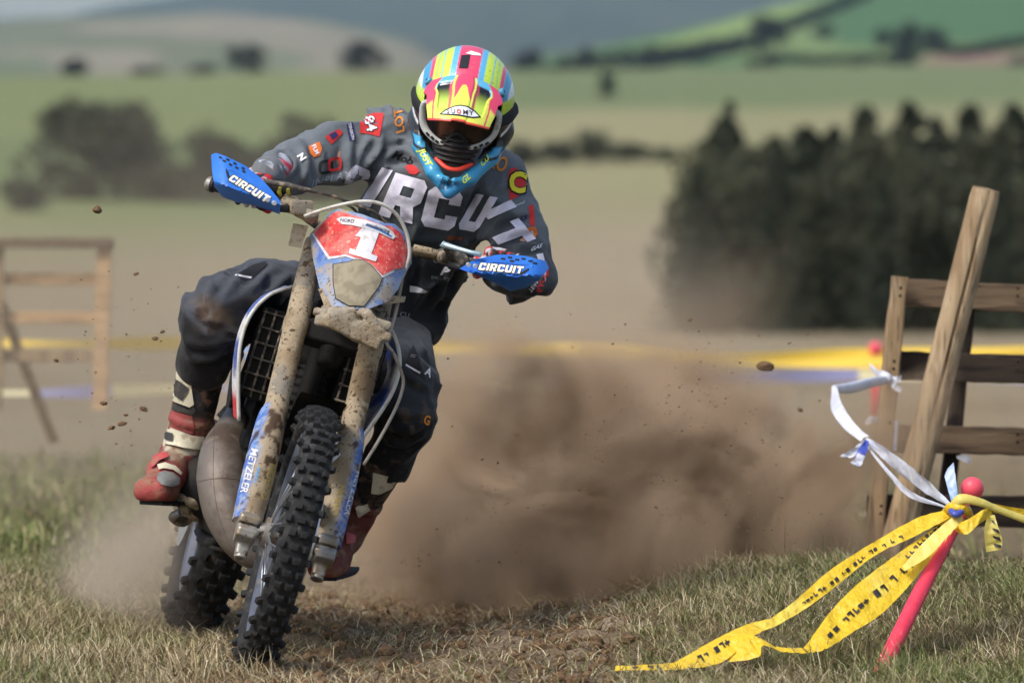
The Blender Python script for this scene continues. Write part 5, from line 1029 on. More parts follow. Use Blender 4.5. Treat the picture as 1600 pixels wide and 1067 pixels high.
# ---- exhaust: fat expansion chamber sweeping down the right side
ex = [(447, 735, .72, .024), (440, 810, .58, .026), (420, 862, .50, .030), (396, 866, .48, .040), (372, 838, .49, .054), (354, 795, .52, .065), (347, 745, .57, .0695), (350, 705, .66, .062), (360, 675, .80, .046), (374, 640, 1.0, .030), (390, 600, 1.3, .026)]
ep, er = spline(np.array([P(a, b_, c_) for a, b_, c_, d_ in ex]), 10, np.array([d_ for *_, d_ in ex])); Vx, Fx = tube(ep, er, 36); px_ = link('exhaust', mesh_np('exhaust', Vx, Fx, True), m_pipe, bike)
for k in ():
    b = MB(); T_, U_, W_ = frames(ep); an = np.linspace(0, 2 * math.pi, 41); rr = er[k] + 0.0005; ring = np.array([ep[k] + rr * (math.cos(a) * U_[k] + math.sin(a) * W_[k]) for a in an]); b.tube(ring, 0.0013, 6); b.build('weld_seam', m_pipe, px_)
ebv = bvh_of(Vx, [f for f in Fx if len(f) == 4])
for pts in ([(336, 657), (334, 690), (333, 740), (338, 790), (352, 835), (372, 868)], [(310, 752), (330, 748), (355, 747), (380, 750)]):
    q = spline(np.array([(x, y, 0.0) for x, y in pts]), 6); L_ = []
    for x, y, _ in q:
        h = ebv.ray_cast(Vector(CAM), Vector(P(x, y, 0) - CAM).normalized())
        if h[0] is not None: L_.append(np.array(h[0]))
    if len(L_) > 3: b = MB(); b.tube(np.array(L_), 0.0014, 6); b.build('weld_seam', m_pipe, px_)
# pegs, pedal
for s in (-1, 1):
    b = MB(); b.box(B(-0.88, s * 0.21, 0.345), BM, (0.05, 0.11, 0.016), 0.004); b.tube([B(-0.92, s * 0.10, 0.33), B(-0.88, s * 0.17, 0.345)], 0.012, 8)
    for k in range(5):
        for e in (-0.02, 0.02): b.box(B(-0.88 + e, s * (0.165 + 0.022 * k), 0.357), BM, (0.006, 0.008, 0.014), 0.001)
    b.build('footpeg', m_metal, bike, auto=30)
b = MB(); b.tube([P(300, 806, .86), P(285, 815, .78), P(270, 808, .70), P(280, 800, .68)], [0.012, 0.015, 0.013, 0.01], 9, smooth=4); b.build('brake_pedal', m_metal, bike)
cg = SDF(P(300, 780, .75) - 0.12, P(300, 780, .75) + 0.12, 0.004)
for q in ((286, 778, .74, .014), (298, 784, .73, .012), (308, 790, .74, .012), (293, 795, .76, .016), (305, 803, .78, .02), (288, 812, .8, .018)): cg.ell(P(*q[:3]), np.eye(3), (q[3] * 1.3, q[3], q[3]), 0.01)
cg.warp(lambda p: 0.012 * (fbm(p * 70, 3, 83) - 0.5)); V2, Q2 = cg.nets(1); link('peg_bracket', mesh_np('peg_bracket', V2, Q2, True), m_mud, bike)
# ------------------------------------------------------------------ the rider
m_skin = mat('skin', lin(196, 146, 120), rough=0.55, spec=0.4)
m_jersey = mat('jersey_cloth', vcol=True, rough=0.85, spec=0.2, sheen=0.15, bump=[(22, 0.35, 0.02), (420, 0.25, 0.001)])
m_trou = mat('trouser_cloth', vcol=True, rough=0.8, spec=0.25, sheen=0.1, bump=[(26, 0.4, 0.02), (500, 0.25, 0.001)])
m_boot = mat('boot_leather', vcol=True, rough=0.7, spec=0.3, var=[(lin(138, 108, 84), 34, 0.48, 0.66, 0.65), (lin(84, 60, 46), 80, 0.58, 0.7, 0.6)], bump=[(60, 0.5, 0.006), (240, 0.4, 0.002)])
m_glove = mat('glove_cloth', vcol=True, rough=0.75, bump=[(120, 0.3, 0.002)])
m_helm = mat('helmet_paint', vcol=True, rough=0.3, spec=0.5, coat=0.3, var=[(lin(150, 130, 100), 70, 0.60, 0.72, 0.45), (lin(120, 98, 74), 210, 0.64, 0.70, 0.6, 2)])
m_pad = mat('black_padding', (0.012, 0.012, 0.013), rough=0.8)
m_lav_l = mat('pale_lettering', lin(224, 221, 234), rough=0.8, var=[(lin(196, 190, 208), 30, 0.5, 0.64, 0.6)], bump=[(22, 0.3, 0.02)])
person = thing('person', 'rider in grey jersey and dark trousers with neon helmet, crouched over the motorcycle', 'person', tuple(P(450, 900, 0.9)))
BODY = []
def limb(s, a, b, ra, rb, k=0.04, body=0.012):
    a, b = P(*a), P(*b); s.cap(a, b, ra, rb, k)
    if body is not None: BODY.append((a, b, max(ra - body, .02), max(rb - body, .02)))
def folds(p, freq, amp, seed, st=(1, 1, 1)):
    q = p * np.array(st); w = np.stack([fbm(q * 4, 2, seed), fbm(q * 4 + 9, 2, seed + 1), fbm(q * 4 + 5, 2, seed + 2)], 1)
    n = fbm(q * freq + w * 2.6, 2, seed + 3); r = 1 - np.abs(2 * n - 1); m = sstep(0.35, 0.65, fbm(p * 6, 2, seed + 5)); return -amp * (r ** 3 - 0.35) * (0.35 + m)
def fold_lines(s, lines, r=0.011, k=0.014):
    """cloth folds: soft ridges laid along lines on the surface, each with a shallow crease beside it"""
    V, Q = s.nets(1); bv = bvh_of(V, Q)
    for ln in lines:
        q = spline(np.array([(x, y, 0.0) for x, y in ln], float), 5); pts, nn = [], []
        for x, y, _ in q:
            h = bv.ray_cast(Vector(CAM), Vector(P(x, y, 0) - CAM).normalized())
            if h[0] is not None: pts.append(np.array(h[0])); nn.append(np.array(h[1]) * (1 if h[1][1] < 0 else -1))
        if len(pts) < 3: continue
        pts, nn = np.array(pts), np.array(nn); n = len(pts); T = np.gradient(pts, axis=0); side = np.cross(T, nn); side /= np.maximum(np.linalg.norm(side, axis=1, keepdims=True), 1e-9)
        for i in range(n - 1):
            e0, e1 = [math.sin(math.pi * min(max((j + 0.6) / n, 0.02), 0.98)) for j in (i, i + 1)]
            if np.linalg.norm(pts[i + 1] - pts[i]) > 0.06: continue
            s.cap(pts[i] - nn[i] * 0.006, pts[i + 1] - nn[i + 1] * 0.006, r * e0 + 0.003, r * e1 + 0.003, k)
            s.cap(pts[i] + side[i] * r * 1.5 + nn[i] * 0.006, pts[i + 1] + side[i + 1] * r * 1.5 + nn[i + 1] * 0.006, r * 0.9 * e0 + 0.002, r * 0.9 * e1 + 0.002, k, 'cut')
TD = unit(P(690, 240, .70) - P(590, 490, 1.05)); TS = unit(P(785, 270, .80) - P(590, 215, .80)); TS = unit(TS - TD * (TS @ TD)); TN = np.cross(TS, TD); TB = np.array([TS, TN, TD])
# jersey: torso and both sleeves
js = SDF(P(390, 560, .3) - (.03, 0, .03), P(880, 150, 1.4) + (.03, 0, .03), 0.0065)
js.ell(P(668, 325, .84), TB, (0.178, 0.125, 0.20), 0.05).ell(P(632, 405, .92), TB, (0.152, 0.115, 0.17), 0.05).ell(P(606, 466, 1.0), TB, (0.15, 0.115, 0.13), 0.05)
BODY += [(P(690, 280, .84), P(600, 480, 1.02), .12, .12)]
limb(js, (603, 226, .84), (770, 276, .84), 0.082, 0.074, 0.05); limb(js, (690, 262, .80), (708, 226, .72), 0.085, 0.07, 0.04, 0.015)
limb(js, (600, 230, .82), (520, 246, .74), 0.080, 0.075, 0.05); limb(js, (520, 246, .74), (462, 258, .66), 0.075, 0.060, 0.03); limb(js, (460, 258, .66), (412, 274, .48), 0.060, 0.040, 0.03)
limb(js, (776, 284, .82), (806, 360, .74), 0.076, 0.072, 0.05); limb(js, (806, 360, .74), (822, 428, .66), 0.071, 0.062, 0.03); limb(js, (822, 432, .65), (782, 430, .50), 0.060, 0.040, 0.03)
js.ell(P(640, 492, .95), TB, (0.10, 0.07, 0.03), 0.03)
js.cap(P(560, 300, .60), P(500, 400, .62), 0.03, 0.02, 0.02, 'cut')
js.warp(lambda p: folds(p, 7, 0.026, 101, (1.25, 1, .8)) + folds(p, 15, 0.009, 131))
fold_lines(js, [[(577, 212), (562, 250), (553, 287)], [(594, 230), (578, 262), (562, 292)], [(614, 240), (592, 268), (572, 287)], [(546, 222), (541, 255), (546, 282)], [(470, 232), (477, 258), (470, 286)], [(492, 222), (500, 252), (497, 286)], [(452, 240), (456, 258), (448, 276)],
    [(612, 220), (640, 226), (662, 240)], [(602, 246), (632, 238), (658, 252)], [(570, 352), (620, 374), (684, 378)], [(742, 362), (756, 384), (758, 402)], [(704, 392), (694, 440), (672, 482)], [(726, 398), (714, 440), (692, 486)], [(664, 400), (658, 450), (642, 488)], [(768, 330), (778, 302), (794, 284)],
    [(774, 352), (800, 339), (826, 334)], [(780, 377), (806, 363), (834, 358)], [(788, 402), (815, 389), (842, 385)], [(800, 457), (826, 462), (850, 448)], [(752, 300), (742, 330), (736, 356)], [(640, 330), (650, 350), (646, 372)], [(590, 315), (584, 340), (590, 360)]])
Vj, Qj = js.nets(2); pj = proj(Vj); tt = (Vj - P(590, 490, 1.05)) @ TD
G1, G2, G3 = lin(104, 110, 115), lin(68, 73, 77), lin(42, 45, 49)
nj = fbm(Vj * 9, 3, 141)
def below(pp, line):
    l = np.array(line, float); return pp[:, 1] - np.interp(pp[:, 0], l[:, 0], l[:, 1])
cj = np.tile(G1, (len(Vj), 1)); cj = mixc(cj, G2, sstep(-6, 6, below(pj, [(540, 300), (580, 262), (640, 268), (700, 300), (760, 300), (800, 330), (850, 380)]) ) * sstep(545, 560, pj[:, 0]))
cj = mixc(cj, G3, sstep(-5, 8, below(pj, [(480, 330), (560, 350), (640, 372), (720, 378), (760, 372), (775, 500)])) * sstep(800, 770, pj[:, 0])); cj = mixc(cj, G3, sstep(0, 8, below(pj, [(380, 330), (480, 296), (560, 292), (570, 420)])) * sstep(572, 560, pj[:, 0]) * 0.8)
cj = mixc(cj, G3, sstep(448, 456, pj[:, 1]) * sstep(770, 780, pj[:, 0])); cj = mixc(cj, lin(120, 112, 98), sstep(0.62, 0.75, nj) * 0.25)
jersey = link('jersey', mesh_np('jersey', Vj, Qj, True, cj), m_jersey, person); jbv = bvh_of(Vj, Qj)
# trousers
tr = SDF(P(265, 745, .5) - (.03, 0, .03), P(700, 395, 1.4) + (.03, 0, .03), 0.0065)
tr.ell(P(572, 492, 1.10), TB, (0.165, 0.13, 0.12), 0.05)
limb(tr, (508, 472, 1.08), (410, 470, .90), 0.098, 0.103, 0.05); limb(tr, (410, 470, .90), (342, 492, .75), 0.103, 0.090, 0.04); limb(tr, (338, 500, .74), (318, 572, .78), 0.088, 0.074, 0.04)
tr.ell(P(312, 520, .70), np.eye(3), (0.045, 0.05, 0.075), 0.03)
limb(tr, (604, 500, 1.02), (628, 590, .76), 0.094, 0.084, 0.05); limb(tr, (630, 600, .74), (630, 650, .72), 0.080, 0.078, 0.04); limb(tr, (630, 650, .72), (606, 722, .80), 0.078, 0.064, 0.04)
tr.warp(lambda p: folds(p, 6, 0.024, 201) + folds(p, 15, 0.008, 231))
fold_lines(tr, [[(424, 418), (402, 440), (384, 456)], [(392, 412), (366, 438), (346, 468)], [(454, 428), (432, 444), (416, 472)], [(298, 482), (322, 500), (352, 508)], [(290, 532), (316, 542), (348, 536)], [(300, 562), (326, 563), (352, 551)], [(330, 440), (322, 465), (330, 490)],
    [(620, 530), (642, 560), (662, 588)], [(612, 562), (636, 590), (670, 608)], [(616, 642), (642, 651), (668, 643)], [(606, 692), (632, 696), (654, 684)], [(642, 520), (657, 545), (670, 562)], [(608, 668), (636, 676), (662, 664)]])
Vt, Qt = tr.nets(2); pt_ = proj(Vt); nt_ = fbm(Vt * 10, 4, 241); nf_ = fbm(Vt * 34, 3, 242)
TG, TK, TD_ = lin(66, 69, 75), lin(24, 23, 24), lin(116, 94, 70)
ct = np.tile(TG, (len(Vt), 1)); isR = pt_[:, 0] < 545
blk = sstep(-6, 8, below(pt_, [(270, 470), (300, 500), (322, 520), (337, 480), (377, 463), (413, 459), (439, 445), (470, 440), (545, 440)]))
ct = np.where(isR[:, None], mixc(mixc(TG, TK, blk), TD_, np.clip(sstep(0.5, 0.72, nt_) * sstep(470, 500, pt_[:, 1]) * 0.5 + sstep(40, 10, np.hypot(pt_[:, 0] - 318, pt_[:, 1] - 490)) * 0.55 * sstep(.35, .6, nt_), 0, 1)), mixc(mixc(lin(58, 61, 68), lin(50, 52, 55), sstep(555, 560, pt_[:, 1])), TK, sstep(-6, 10, below(pt_, [(560, 600), (610, 640), (640, 660), (690, 640)]))))
ct = mixc(ct, TD_, sstep(0.58, 0.7, nf_) * 0.35 * sstep(560, 620, pt_[:, 1])); ct = mixc(ct, lin(52, 36, 26), sstep(16, 8, np.hypot((pt_[:, 0] - 316) * 1.0, (pt_[:, 1] - 487) * 1.2) + 14 * (nf_ - .5)) * 0.8)
trousers = link('trousers', mesh_np('trousers', Vt, Qt, True, ct), m_trou, person); tbv = bvh_of(Vt, Qt)
# boots
def boot(shaft0, shaft1, ankle, heel, toe, r0, colf, seed):
    a, b, an_, he, to = [P(*q) for q in (shaft0, shaft1, ankle, heel, toe)]; lo = np.minimum.reduce([a, b, an_, he, to]) - 0.12; hi = np.maximum.reduce([a, b, an_, he, to]) + 0.12
    s = SDF(lo, hi, 0.0045); s.cap(a, b, r0, r0 * 0.80, 0.02).cap(b, an_, r0 * 0.80, r0 * 0.82, 0.03).cap(an_, he + (0, 0, 0.045), r0 * 0.8, 0.042, 0.03); mid = (an_ * 0.45 + to * 0.55); up0 = np.array([0, 0, 1.0]); s.cap(an_, mid + (0, 0, 0.014), r0 * 0.80, 0.050, 0.03).cap(mid, to - up0 * 0.002, 0.050, 0.036, 0.03)
    f = unit(to - he); up = unit(np.array([0, 0, 1.0]) - f * f[2]); sd_ = np.cross(f, up); Bx = np.array([sd_, f, up]); L = np.linalg.norm(to - he)
    s.box(to - f * 0.02 - up * 0.004, Bx, (0.050, 0.062, 0.030), 0.026, 0.02)
    BODY.extend([(a, b, r0 - .02, r0 * .6), (b, an_, r0 * .6, r0 * .55), (an_, to, .035, .025)])
    base = (he + to) / 2 - up * 0.032
    s.put(lo, hi, lambda p: -( (p - base) @ up), 0.004, 'x') if False else None
    # flat underside
    sl_ = s.a; m = np.abs(sl_) < 0.2; ii = np.argwhere(m); pp = s.lo + ii * s.h; sl_[m] = np.maximum(sl_[m], -((pp - base) @ up))
    # straps standing proud
    for t, w in ((0.72, 0.010), (0.96, 0.010)):
        c = a + (b - a) * t; ax = unit(b - a); s.put(c - 0.1, c + 0.1, lambda p, c=c, ax=ax, t=t: np.maximum(np.abs((p - c) @ ax) - w, np.linalg.norm(p - c - ((p - c) @ ax)[:, None] * ax, axis=1) - (r0 * (1 - 0.2 * t) + 0.006)), 0.004)
    s.warp(lambda p: 0.004 * (fbm(p * 40, 3, seed) - 0.5)); V, Q = s.nets(1)
    o = link('boot', mesh_np('boot', V, Q, True, colf(V, a, b, an_, to, up, f)), m_boot, person)
    so = MB(); so2 = []
    n = 22
    for i in range(n + 1):
        t = i / n; w = 0.030 + 0.019 * math.sin(math.pi * min(max(t * 1.05, 0.06), 0.98)) ** 0.7; c = he + (to - he) * t + f * (0.030 * (t - 0.4)) - up * 0.002; 
        for u in (-1, 1):
            for hh in (-0.029, -0.040 + (0.005 if i % 2 else 0)): so2.append(c + sd_ * u * w + up * hh)
    so2 = np.array(so2); F = []
    for i in range(n):
        k = 4 * i; F += [(k, k + 4, k + 6, k + 2), (k + 1, k + 3, k + 7, k + 5), (k, k + 1, k + 5, k + 4), (k + 2, k + 6, k + 7, k + 3)]
    F += [(0, 2, 3, 1), (4 * n, 4 * n + 1, 4 * n + 3, 4 * n + 2)]; so.add(so2, F); so.build('sole', m_rubber_dk, o, auto=30)
    return o, bvh_of(V, Q)
BR, BRD, BK, CRM = lin(164, 72, 70), lin(122, 62, 56), lin(26, 25, 26), lin(196, 188, 162)
def bcolR(V, a, b, an_, to, up, f):
    ax = unit(b - a); L = np.linalg.norm(b - a); t = (V - a) @ ax / L; n = fbm(V * 22, 4, 301); pp = proj(V)
    c = mixc(lin(52, 52, 54), lin(128, 62, 58), sstep(0.60, 0.64, t) * sstep(338, 326, pp[:, 0])); c = mixc(c, CRM, sstep(0.025, 0.02, np.abs(t - 0.72) * L) * 0 + sstep(0.022, 0.018, np.abs(t - 0.98) * L) * 0.9)
    c = mixc(c, BR, sstep(1.12, 1.2, t) * sstep(305, 285, pp[:, 0] + 30 * (n - .5))); c = mixc(c, BK, sstep(312, 328, pp[:, 0])); c = mixc(c, lin(136, 104, 80), sstep(0.42, 0.62, n) * 0.75 * sstep(0.55, 0.7, t)); return c
bR, bRv = boot((316, 568, .80), (293, 690, .85), (284, 720, .86), (310, 768, .94), (240, 764, .64), 0.068, bcolR, 311)
def bcolL(V, a, b, an_, to, up, f):
    ax = unit(b - a); L = np.linalg.norm(b - a); t = (V - a) @ ax / L; n = fbm(V * 22, 4, 302)
    c = mixc(lin(34, 33, 32), lin(104, 54, 46), sstep(0.6, 0.68, t)); c = mixc(c, lin(170, 66, 62), sstep(1.3, 1.5, t)); c = mixc(c, lin(112, 88, 66), sstep(0.45, 0.65, n) * 0.6); return c
bL, bLv = boot((600, 722, .80), (553, 806, .88), (534, 836, .90), (540, 868, .98), (510, 882, .76), 0.062, bcolL, 321)
m_cream = mat('cream_plastic', lin(206, 198, 172), rough=0.55, var=[(lin(150, 132, 104), 40, 0.5, 0.66, 0.7)]); m_greyo = mat('grey_panel', lin(134, 136, 132), rough=0.6, var=[(lin(110, 92, 74), 50, 0.5, 0.66, 0.6)])
m_dkpl = mat('dark_panel', lin(58, 56, 54), rough=0.6, var=[(lin(106, 90, 72), 40, 0.5, 0.68, 0.6)])
def raised(name, pts, bv, m, parent, lift=0.004, L=6): return print_on(name, fig_poly(pts), bv, m, parent, lift, L)
raised('shin_plate', [(266, 570), (292, 576), (297, 584), (303, 632), (296, 636), (270, 626), (264, 612), (264, 580)], bRv, m_cream, bR, 0.006)
raised('shin_logo', [(269, 588), (283, 596), (296, 606), (295, 610), (281, 606), (286, 626), (271, 616)], bRv, m_dkpl, bR, 0.008)
raised('shin_guard_edge', [(262, 628), (272, 630), (297, 640), (302, 634), (306, 642), (300, 648), (270, 640), (262, 636)], bRv, m_dkpl, bR, 0.005)
raised('red_band', [(264, 640), (300, 650), (304, 668), (300, 678), (267, 668)], bRv, mat('red_leather', lin(150, 68, 64), rough=0.6, var=[(lin(130, 96, 76), 40, 0.5, 0.66, 0.6)]), bR, 0.004)
raised('buckle_strap', [(257, 664), (268, 668), (300, 680), (318, 682), (316, 702), (285, 700), (258, 694)], bRv, m_cream, bR, 0.008)
raised('buckle', [(260, 674), (272, 677), (271, 690), (260, 687)], bRv, m_dkpl, bR, 0.012)
raised('toe_panel', [(246, 740), (256, 736), (270, 738), (281, 747), (279, 757), (268, 761), (252, 757), (245, 750)], bRv, m_greyo, bR, 0.004)
raised('foot_strap', [(236, 730), (240, 714), (252, 708), (262, 708), (264, 714), (250, 720), (241, 730)], bRv, mat('red_strap', lin(178, 66, 66), rough=0.6, var=[(lin(140, 108, 84), 50, 0.5, 0.64, 0.6)]), bR, 0.008)
raised('foot_strap', [(246, 726), (258, 723), (274, 728), (284, 738), (282, 742), (270, 734), (256, 732), (248, 734)], bRv, m_cream, bR, 0.005)
raised('shin_plate', [(584, 738), (610, 744), (624, 742), (612, 762), (592, 772), (580, 770)], bLv, m_cream, bL, 0.006); raised('buckle_strap', [(556, 792), (574, 786), (578, 796), (560, 808)], bLv, m_cream, bL, 0.008); raised('foot_strap', [(540, 832), (554, 836), (552, 848), (540, 850)], bLv, mat('dusty_red_strap', lin(168, 66, 62), rough=0.6), bL, 0.008)
raised('knee_seam', [(292, 576), (345, 562), (360, 556), (361, 561), (346, 568), (316, 580), (314, 590), (310, 590), (311, 580), (292, 581)], bRv, m_cream, bR, 0.003)
# gloves
def glove(inner, outer, wrist, seed, thumb_in):
    g = unit(outer - inner); up = unit(np.array([0, 0, 1.0]) - g * g[2]); fr = np.cross(g, up); fr = fr if fr[1] < 0 else -fr; c0 = inner + g * 0.035
    s = SDF(np.minimum(np.minimum(inner, outer), wrist) - 0.09, np.maximum(np.maximum(inner, outer), wrist) + 0.09, 0.0035); kn = []
    def ar(c, deg, r): a = math.radians(deg); return c + r * (math.cos(a) * up + math.sin(a) * fr)
    for k in range(4):
        c = c0 + g * (0.004 + 0.0235 * k); L = (0.92, 1.0, 0.95, 0.78)[k]; pts = [ar(c, -35, 0.043), ar(c, 35 * L, 0.038), ar(c, 100 * L, 0.033), ar(c, 165 * L, 0.029)]; rr = [0.0125, 0.0110, 0.0100, 0.0090]
        kn.append(pts[0])
        for j in range(3): s.cap(pts[j], pts[j + 1], rr[j], rr[j + 1], 0.004)
    for k in range(4): s.cap(kn[k], wrist + g * 0.012 * (k - 1.5), 0.0145, 0.019, 0.012)
    for k in range(3): s.cap(kn[k], kn[k + 1], 0.013, 0.013, 0.010)
    tb = c0 - g * 0.026; s.cap((wrist + kn[0]) / 2, ar(tb, -80, 0.036), 0.018, 0.014, 0.012).cap(ar(tb, -80, 0.036), ar(tb, -150, 0.032), 0.013, 0.0115, 0.006).cap(ar(tb, -150, 0.032), ar(tb + g * .012, 150, 0.029), 0.0115, 0.009, 0.006)
    BODY.append((wrist, (kn[1] + kn[2]) / 2, .018, .014))
    V, Q = s.nets(1); n = fbm(V * 30, 3, seed); n2 = fbm(V * 45, 2, seed + 3); c = mixc(lin(38, 38, 40), lin(190, 186, 190), sstep(0.50, 0.54, n)); c = mixc(c, lin(196, 44, 50), sstep(0.60, 0.63, n2)); fd = (V - inner) @ fr; c = mixc(c, lin(28, 28, 30), sstep(0.02, 0.03, fd)[:]); return link('glove', mesh_np('glove', V, Q, True, c), m_glove, person)
glove(GR[1] + unit(GR[0] - GR[1]) * 0.03, GR[0], P(412, 272, .50), 401, 1); glove(GLt[1] + unit(GLt[0] - GLt[1]) * 0.03, GLt[0], P(786, 428, .52), 411, -1)
# cuffs: bright knitted bands where sleeves meet gloves
for (q0, q1, r) in (((436, 264, .56), (410, 274, .47), .047), ((806, 431, .58), (784, 430, .505), .048)):
    b = MB(); a0, a1 = P(*q0), P(*q1); pts = [a0 + (a1 - a0) * t for t in np.linspace(0, 1, 9)]; b.tube(pts, [r + 0.002 * math.sin(3 * k) - 0.0012 * k for k in range(9)], 22); V = np.concatenate(b.v); n = fbm(V * 38, 2, 421); n2 = fbm(V * 52, 2, 424)
    c = mixc(lin(176, 178, 188), lin(206, 62, 84), sstep(0.56, 0.6, n)); c = mixc(c, lin(70, 74, 78), sstep(0.55, 0.6, n2)); link('cuff', mesh_np('cuff', V, b.f, True, c), m_glove, person)
# ---- head and helmet
HC = P(722, 182, .60); hf = unit(np.array([-0.07, -0.94, -0.335])); hu = unit(_z - hf * hf[2]); ro_ = math.radians(9.5); hl = np.cross(hu, hf); hu, hl = hu * math.cos(ro_) + hl * math.sin(ro_), hl * math.cos(ro_) - hu * math.sin(ro_)
HM = np.array([hl, hf, hu])
def H(l, f, u): return HC + np.array([l, f, u], float) @ HM
def HA(a): return HC + np.asarray(a, float) @ HM
hs = SDF(HC - 0.29, HC + 0.29, 0.003)
hs.ell(H(0, -0.015, 0.045), HM, (0.134, 0.158, 0.142), 0.01).ell(H(0, -0.03, -0.03), HM, (0.124, 0.135, 0.115), 0.04)
for s in (-1, 1):
    hs.cap(H(s * 0.116, -0.01, -0.03), H(s * 0.094, 0.085, -0.074), 0.026, 0.021, 0.03).cap(H(s * 0.094, 0.085, -0.074), H(s * 0.050, 0.145, -0.118), 0.021, 0.019, 0.015).cap(H(s * 0.050, 0.145, -0.118), H(s * 0.002, 0.180, -0.156), 0.019, 0.015, 0.012)
    hs.cap(H(s * 0.030, 0.160, -0.128), H(s * 0.010, 0.186, -0.118), 0.013, 0.008, 0.008)
def port(p):
    q = (p - HC) @ HM.T; x, f, u = q[:, 0], q[:, 1], q[:, 2]
    d = np.maximum(np.abs(x) - (0.103 - 0.55 * np.maximum(-0.035 - u, 0)), np.maximum(u - 0.078, -(u + 0.088 - 0.35 * np.abs(x)))); return np.maximum(d, 0.02 - f)
hs.put(HC - 0.25, HC + 0.25, port, 0.006, 'cut'); hs.ell(H(0, -0.03, -0.01), HM, (0.105, 0.125, 0.115), 0.004, 'cut').cap(H(0, -0.02, -0.05), H(0, -0.02, -0.25), 0.095, 0.105, 0.004, 'cut').ell(H(0, 0.09, -0.055), HM, (0.082, 0.075, 0.06), 0.006, 'cut')
Vh, Qh = hs.nets(1); qh = (Vh - HC) @ HM.T; x, f_, u_ = qh[:, 0], qh[:, 1], qh[:, 2]; ax_ = np.abs(x)
YG_, PK, CY, LB, WH, KB = lin(206, 232, 74), lin(232, 74, 110), lin(60, 160, 204), lin(96, 184, 226), lin(232, 234, 234), lin(20, 20, 22)
c = np.tile(WH, (len(Vh), 1)); e = 0.0015
def band(c, col, a, b): return mixc(c, col, sstep(a - e, a + e, ax_w) * (1 - sstep(b - e, b + e, ax_w)))
ax_w = ax_ + 0.10 * np.maximum(0.11 - u_, 0)
c = band(c, CY, 0.100, 0.118); c = band(c, PK, 0.090, 0.100); c = band(c, YG_, 0.046, 0.090); c = band(c, LB, 0.066, 0.069); c = band(c, lin(150, 220, 130), 0.079, 0.082); c = band(c, LB, 0.030, 0.046); c = band(c, PK, -1, 0.030)
low = sstep(0.085, 0.078, u_ - 0.35 * (f_ < 0) * 0); side_c = mixc(WH, YG_, sstep(0.02, 0.026, u_) * sstep(-0.02, 0.0, f_)); side_c = mixc(side_c, KB, sstep(0.022, 0.018, u_ - 0.3 * (f_ - 0.03)) * sstep(-0.075, -0.07, u_ + 0.25 * f_)); side_c = mixc(side_c, WH, sstep(0.006, 0.004, np.abs(u_ - 0.0 + 0.45 * f_ - .01)) * (f_ < 0.06)); c = mixc(c, side_c, low)
chin = sstep(-0.040, -0.046, u_ - 0.12 * (f_ - 0.1)) * sstep(0.0, 0.01, f_ + 0.03); c = mixc(c, CY, chin); c = mixc(c, lin(38, 108, 160), chin * sstep(-0.118, -0.126, u_) * 0.6); c = mixc(c, KB, chin * sstep(0.0045, 0.0025, np.abs(u_ + 0.060 + 0.30 * (f_ - 0.08))))
inn = (np.linalg.norm(qh / np.array([0.118, 0.145, 0.126]), axis=1) < 0.98) & (u_ > -0.16) & ~((f_ > 0.13) & (u_ < -0.085)); c[inn] = KB
helmet = link('helmet', mesh_np('helmet', Vh, Qh, True, c), m_helm, person); hbv = bvh_of(Vh, Qh)
m_yg = mat('neon_yellow_paint', lin(218, 236, 60), rough=0.35); m_or = mat('orange_trim', lin(236, 70, 50), rough=0.4)
print_on('black_patch', fig_poly([(721, 87), (735, 86), (731, 107), (717, 107)]), hbv, m_slot, helmet, 0.0015)
print_on('crown_badge', fig_poly([(727, 84), (736, 80), (750, 84), (752, 88), (740, 87)]), hbv, mat('white_badge', WH, rough=0.35), helmet, 0.0015)
for txt, o, ux, uy, sz in (('JUST', (664, 246), (0.48, 0.877), (0.877, -0.48), 14), ('GL', (728, 280), (0.74, -0.67), (-0.45, -0.89), 13), ('CU', (757, 252), (0.68, -0.73), (-0.5, -0.86), 12)):
    print_on('lettering', fig_map(fig_text(txt, sz, 0.03, 0.2), o, ux, uy), hbv, m_yg, helmet, 0.0012, 5)
print_on('chin_vent', fig_poly([(684, 294), (692, 276), (697, 278), (694, 296)]), hbv, mat('vent_shadow', lin(26, 80, 110), rough=0.6), helmet, 0.0008, 5); print_on('chin_vent', fig_poly([(700, 280), (703, 282), (701, 294), (697, 296)]), hbv, bpy.data.materials['vent_shadow'], helmet, 0.0008, 5)
b = MB(); b.tube([H(-0.048, 0.135, -0.082), H(-0.022, 0.158, -0.093), H(0, 0.164, -0.096), H(0.022, 0.158, -0.093), H(0.048, 0.135, -0.082)], 0.006, 8, smooth=5, flat=1.4); b.build('chin_trim', m_or, helmet)
# peak
nu, nv = 121, 91; U, Vv = np.meshgrid(np.linspace(-1, 1, nu), np.linspace(0, 1, nv)); hw = np.interp(Vv, [0, 0.18, 0.3, 0.42, 0.7, 1.0], [0.088, 0.104, 0.106, 0.096, 0.092, 0.082]); X_p = U * hw
fp = 0.100 + 0.150 * Vv - 0.030 * np.abs(U) ** 2.2 * Vv; up_ = 0.148 - 0.042 * Vv - 0.038 * Vv ** 2 - 0.62 * X_p ** 2 * 5.5 * (1 - 0.30 * Vv) - 0.006 * sstep(0.30, 0.24, np.abs(np.abs(U) - 0.46) * 1) * 0
groove = sstep(0.20, 0.14, np.abs(np.abs(U) - 0.50)) * sstep(0.12, 0.2, Vv) * sstep(0.86, 0.74, Vv); up_ = up_ - 0.007 * groove + 0.004 * sstep(0.26, 0.2, np.abs(U))
Vp = HA(np.stack([X_p, fp, up_], -1).reshape(-1, 3)); un = -hu * 0.004; au, vv = np.abs(U).ravel(), Vv.ravel()
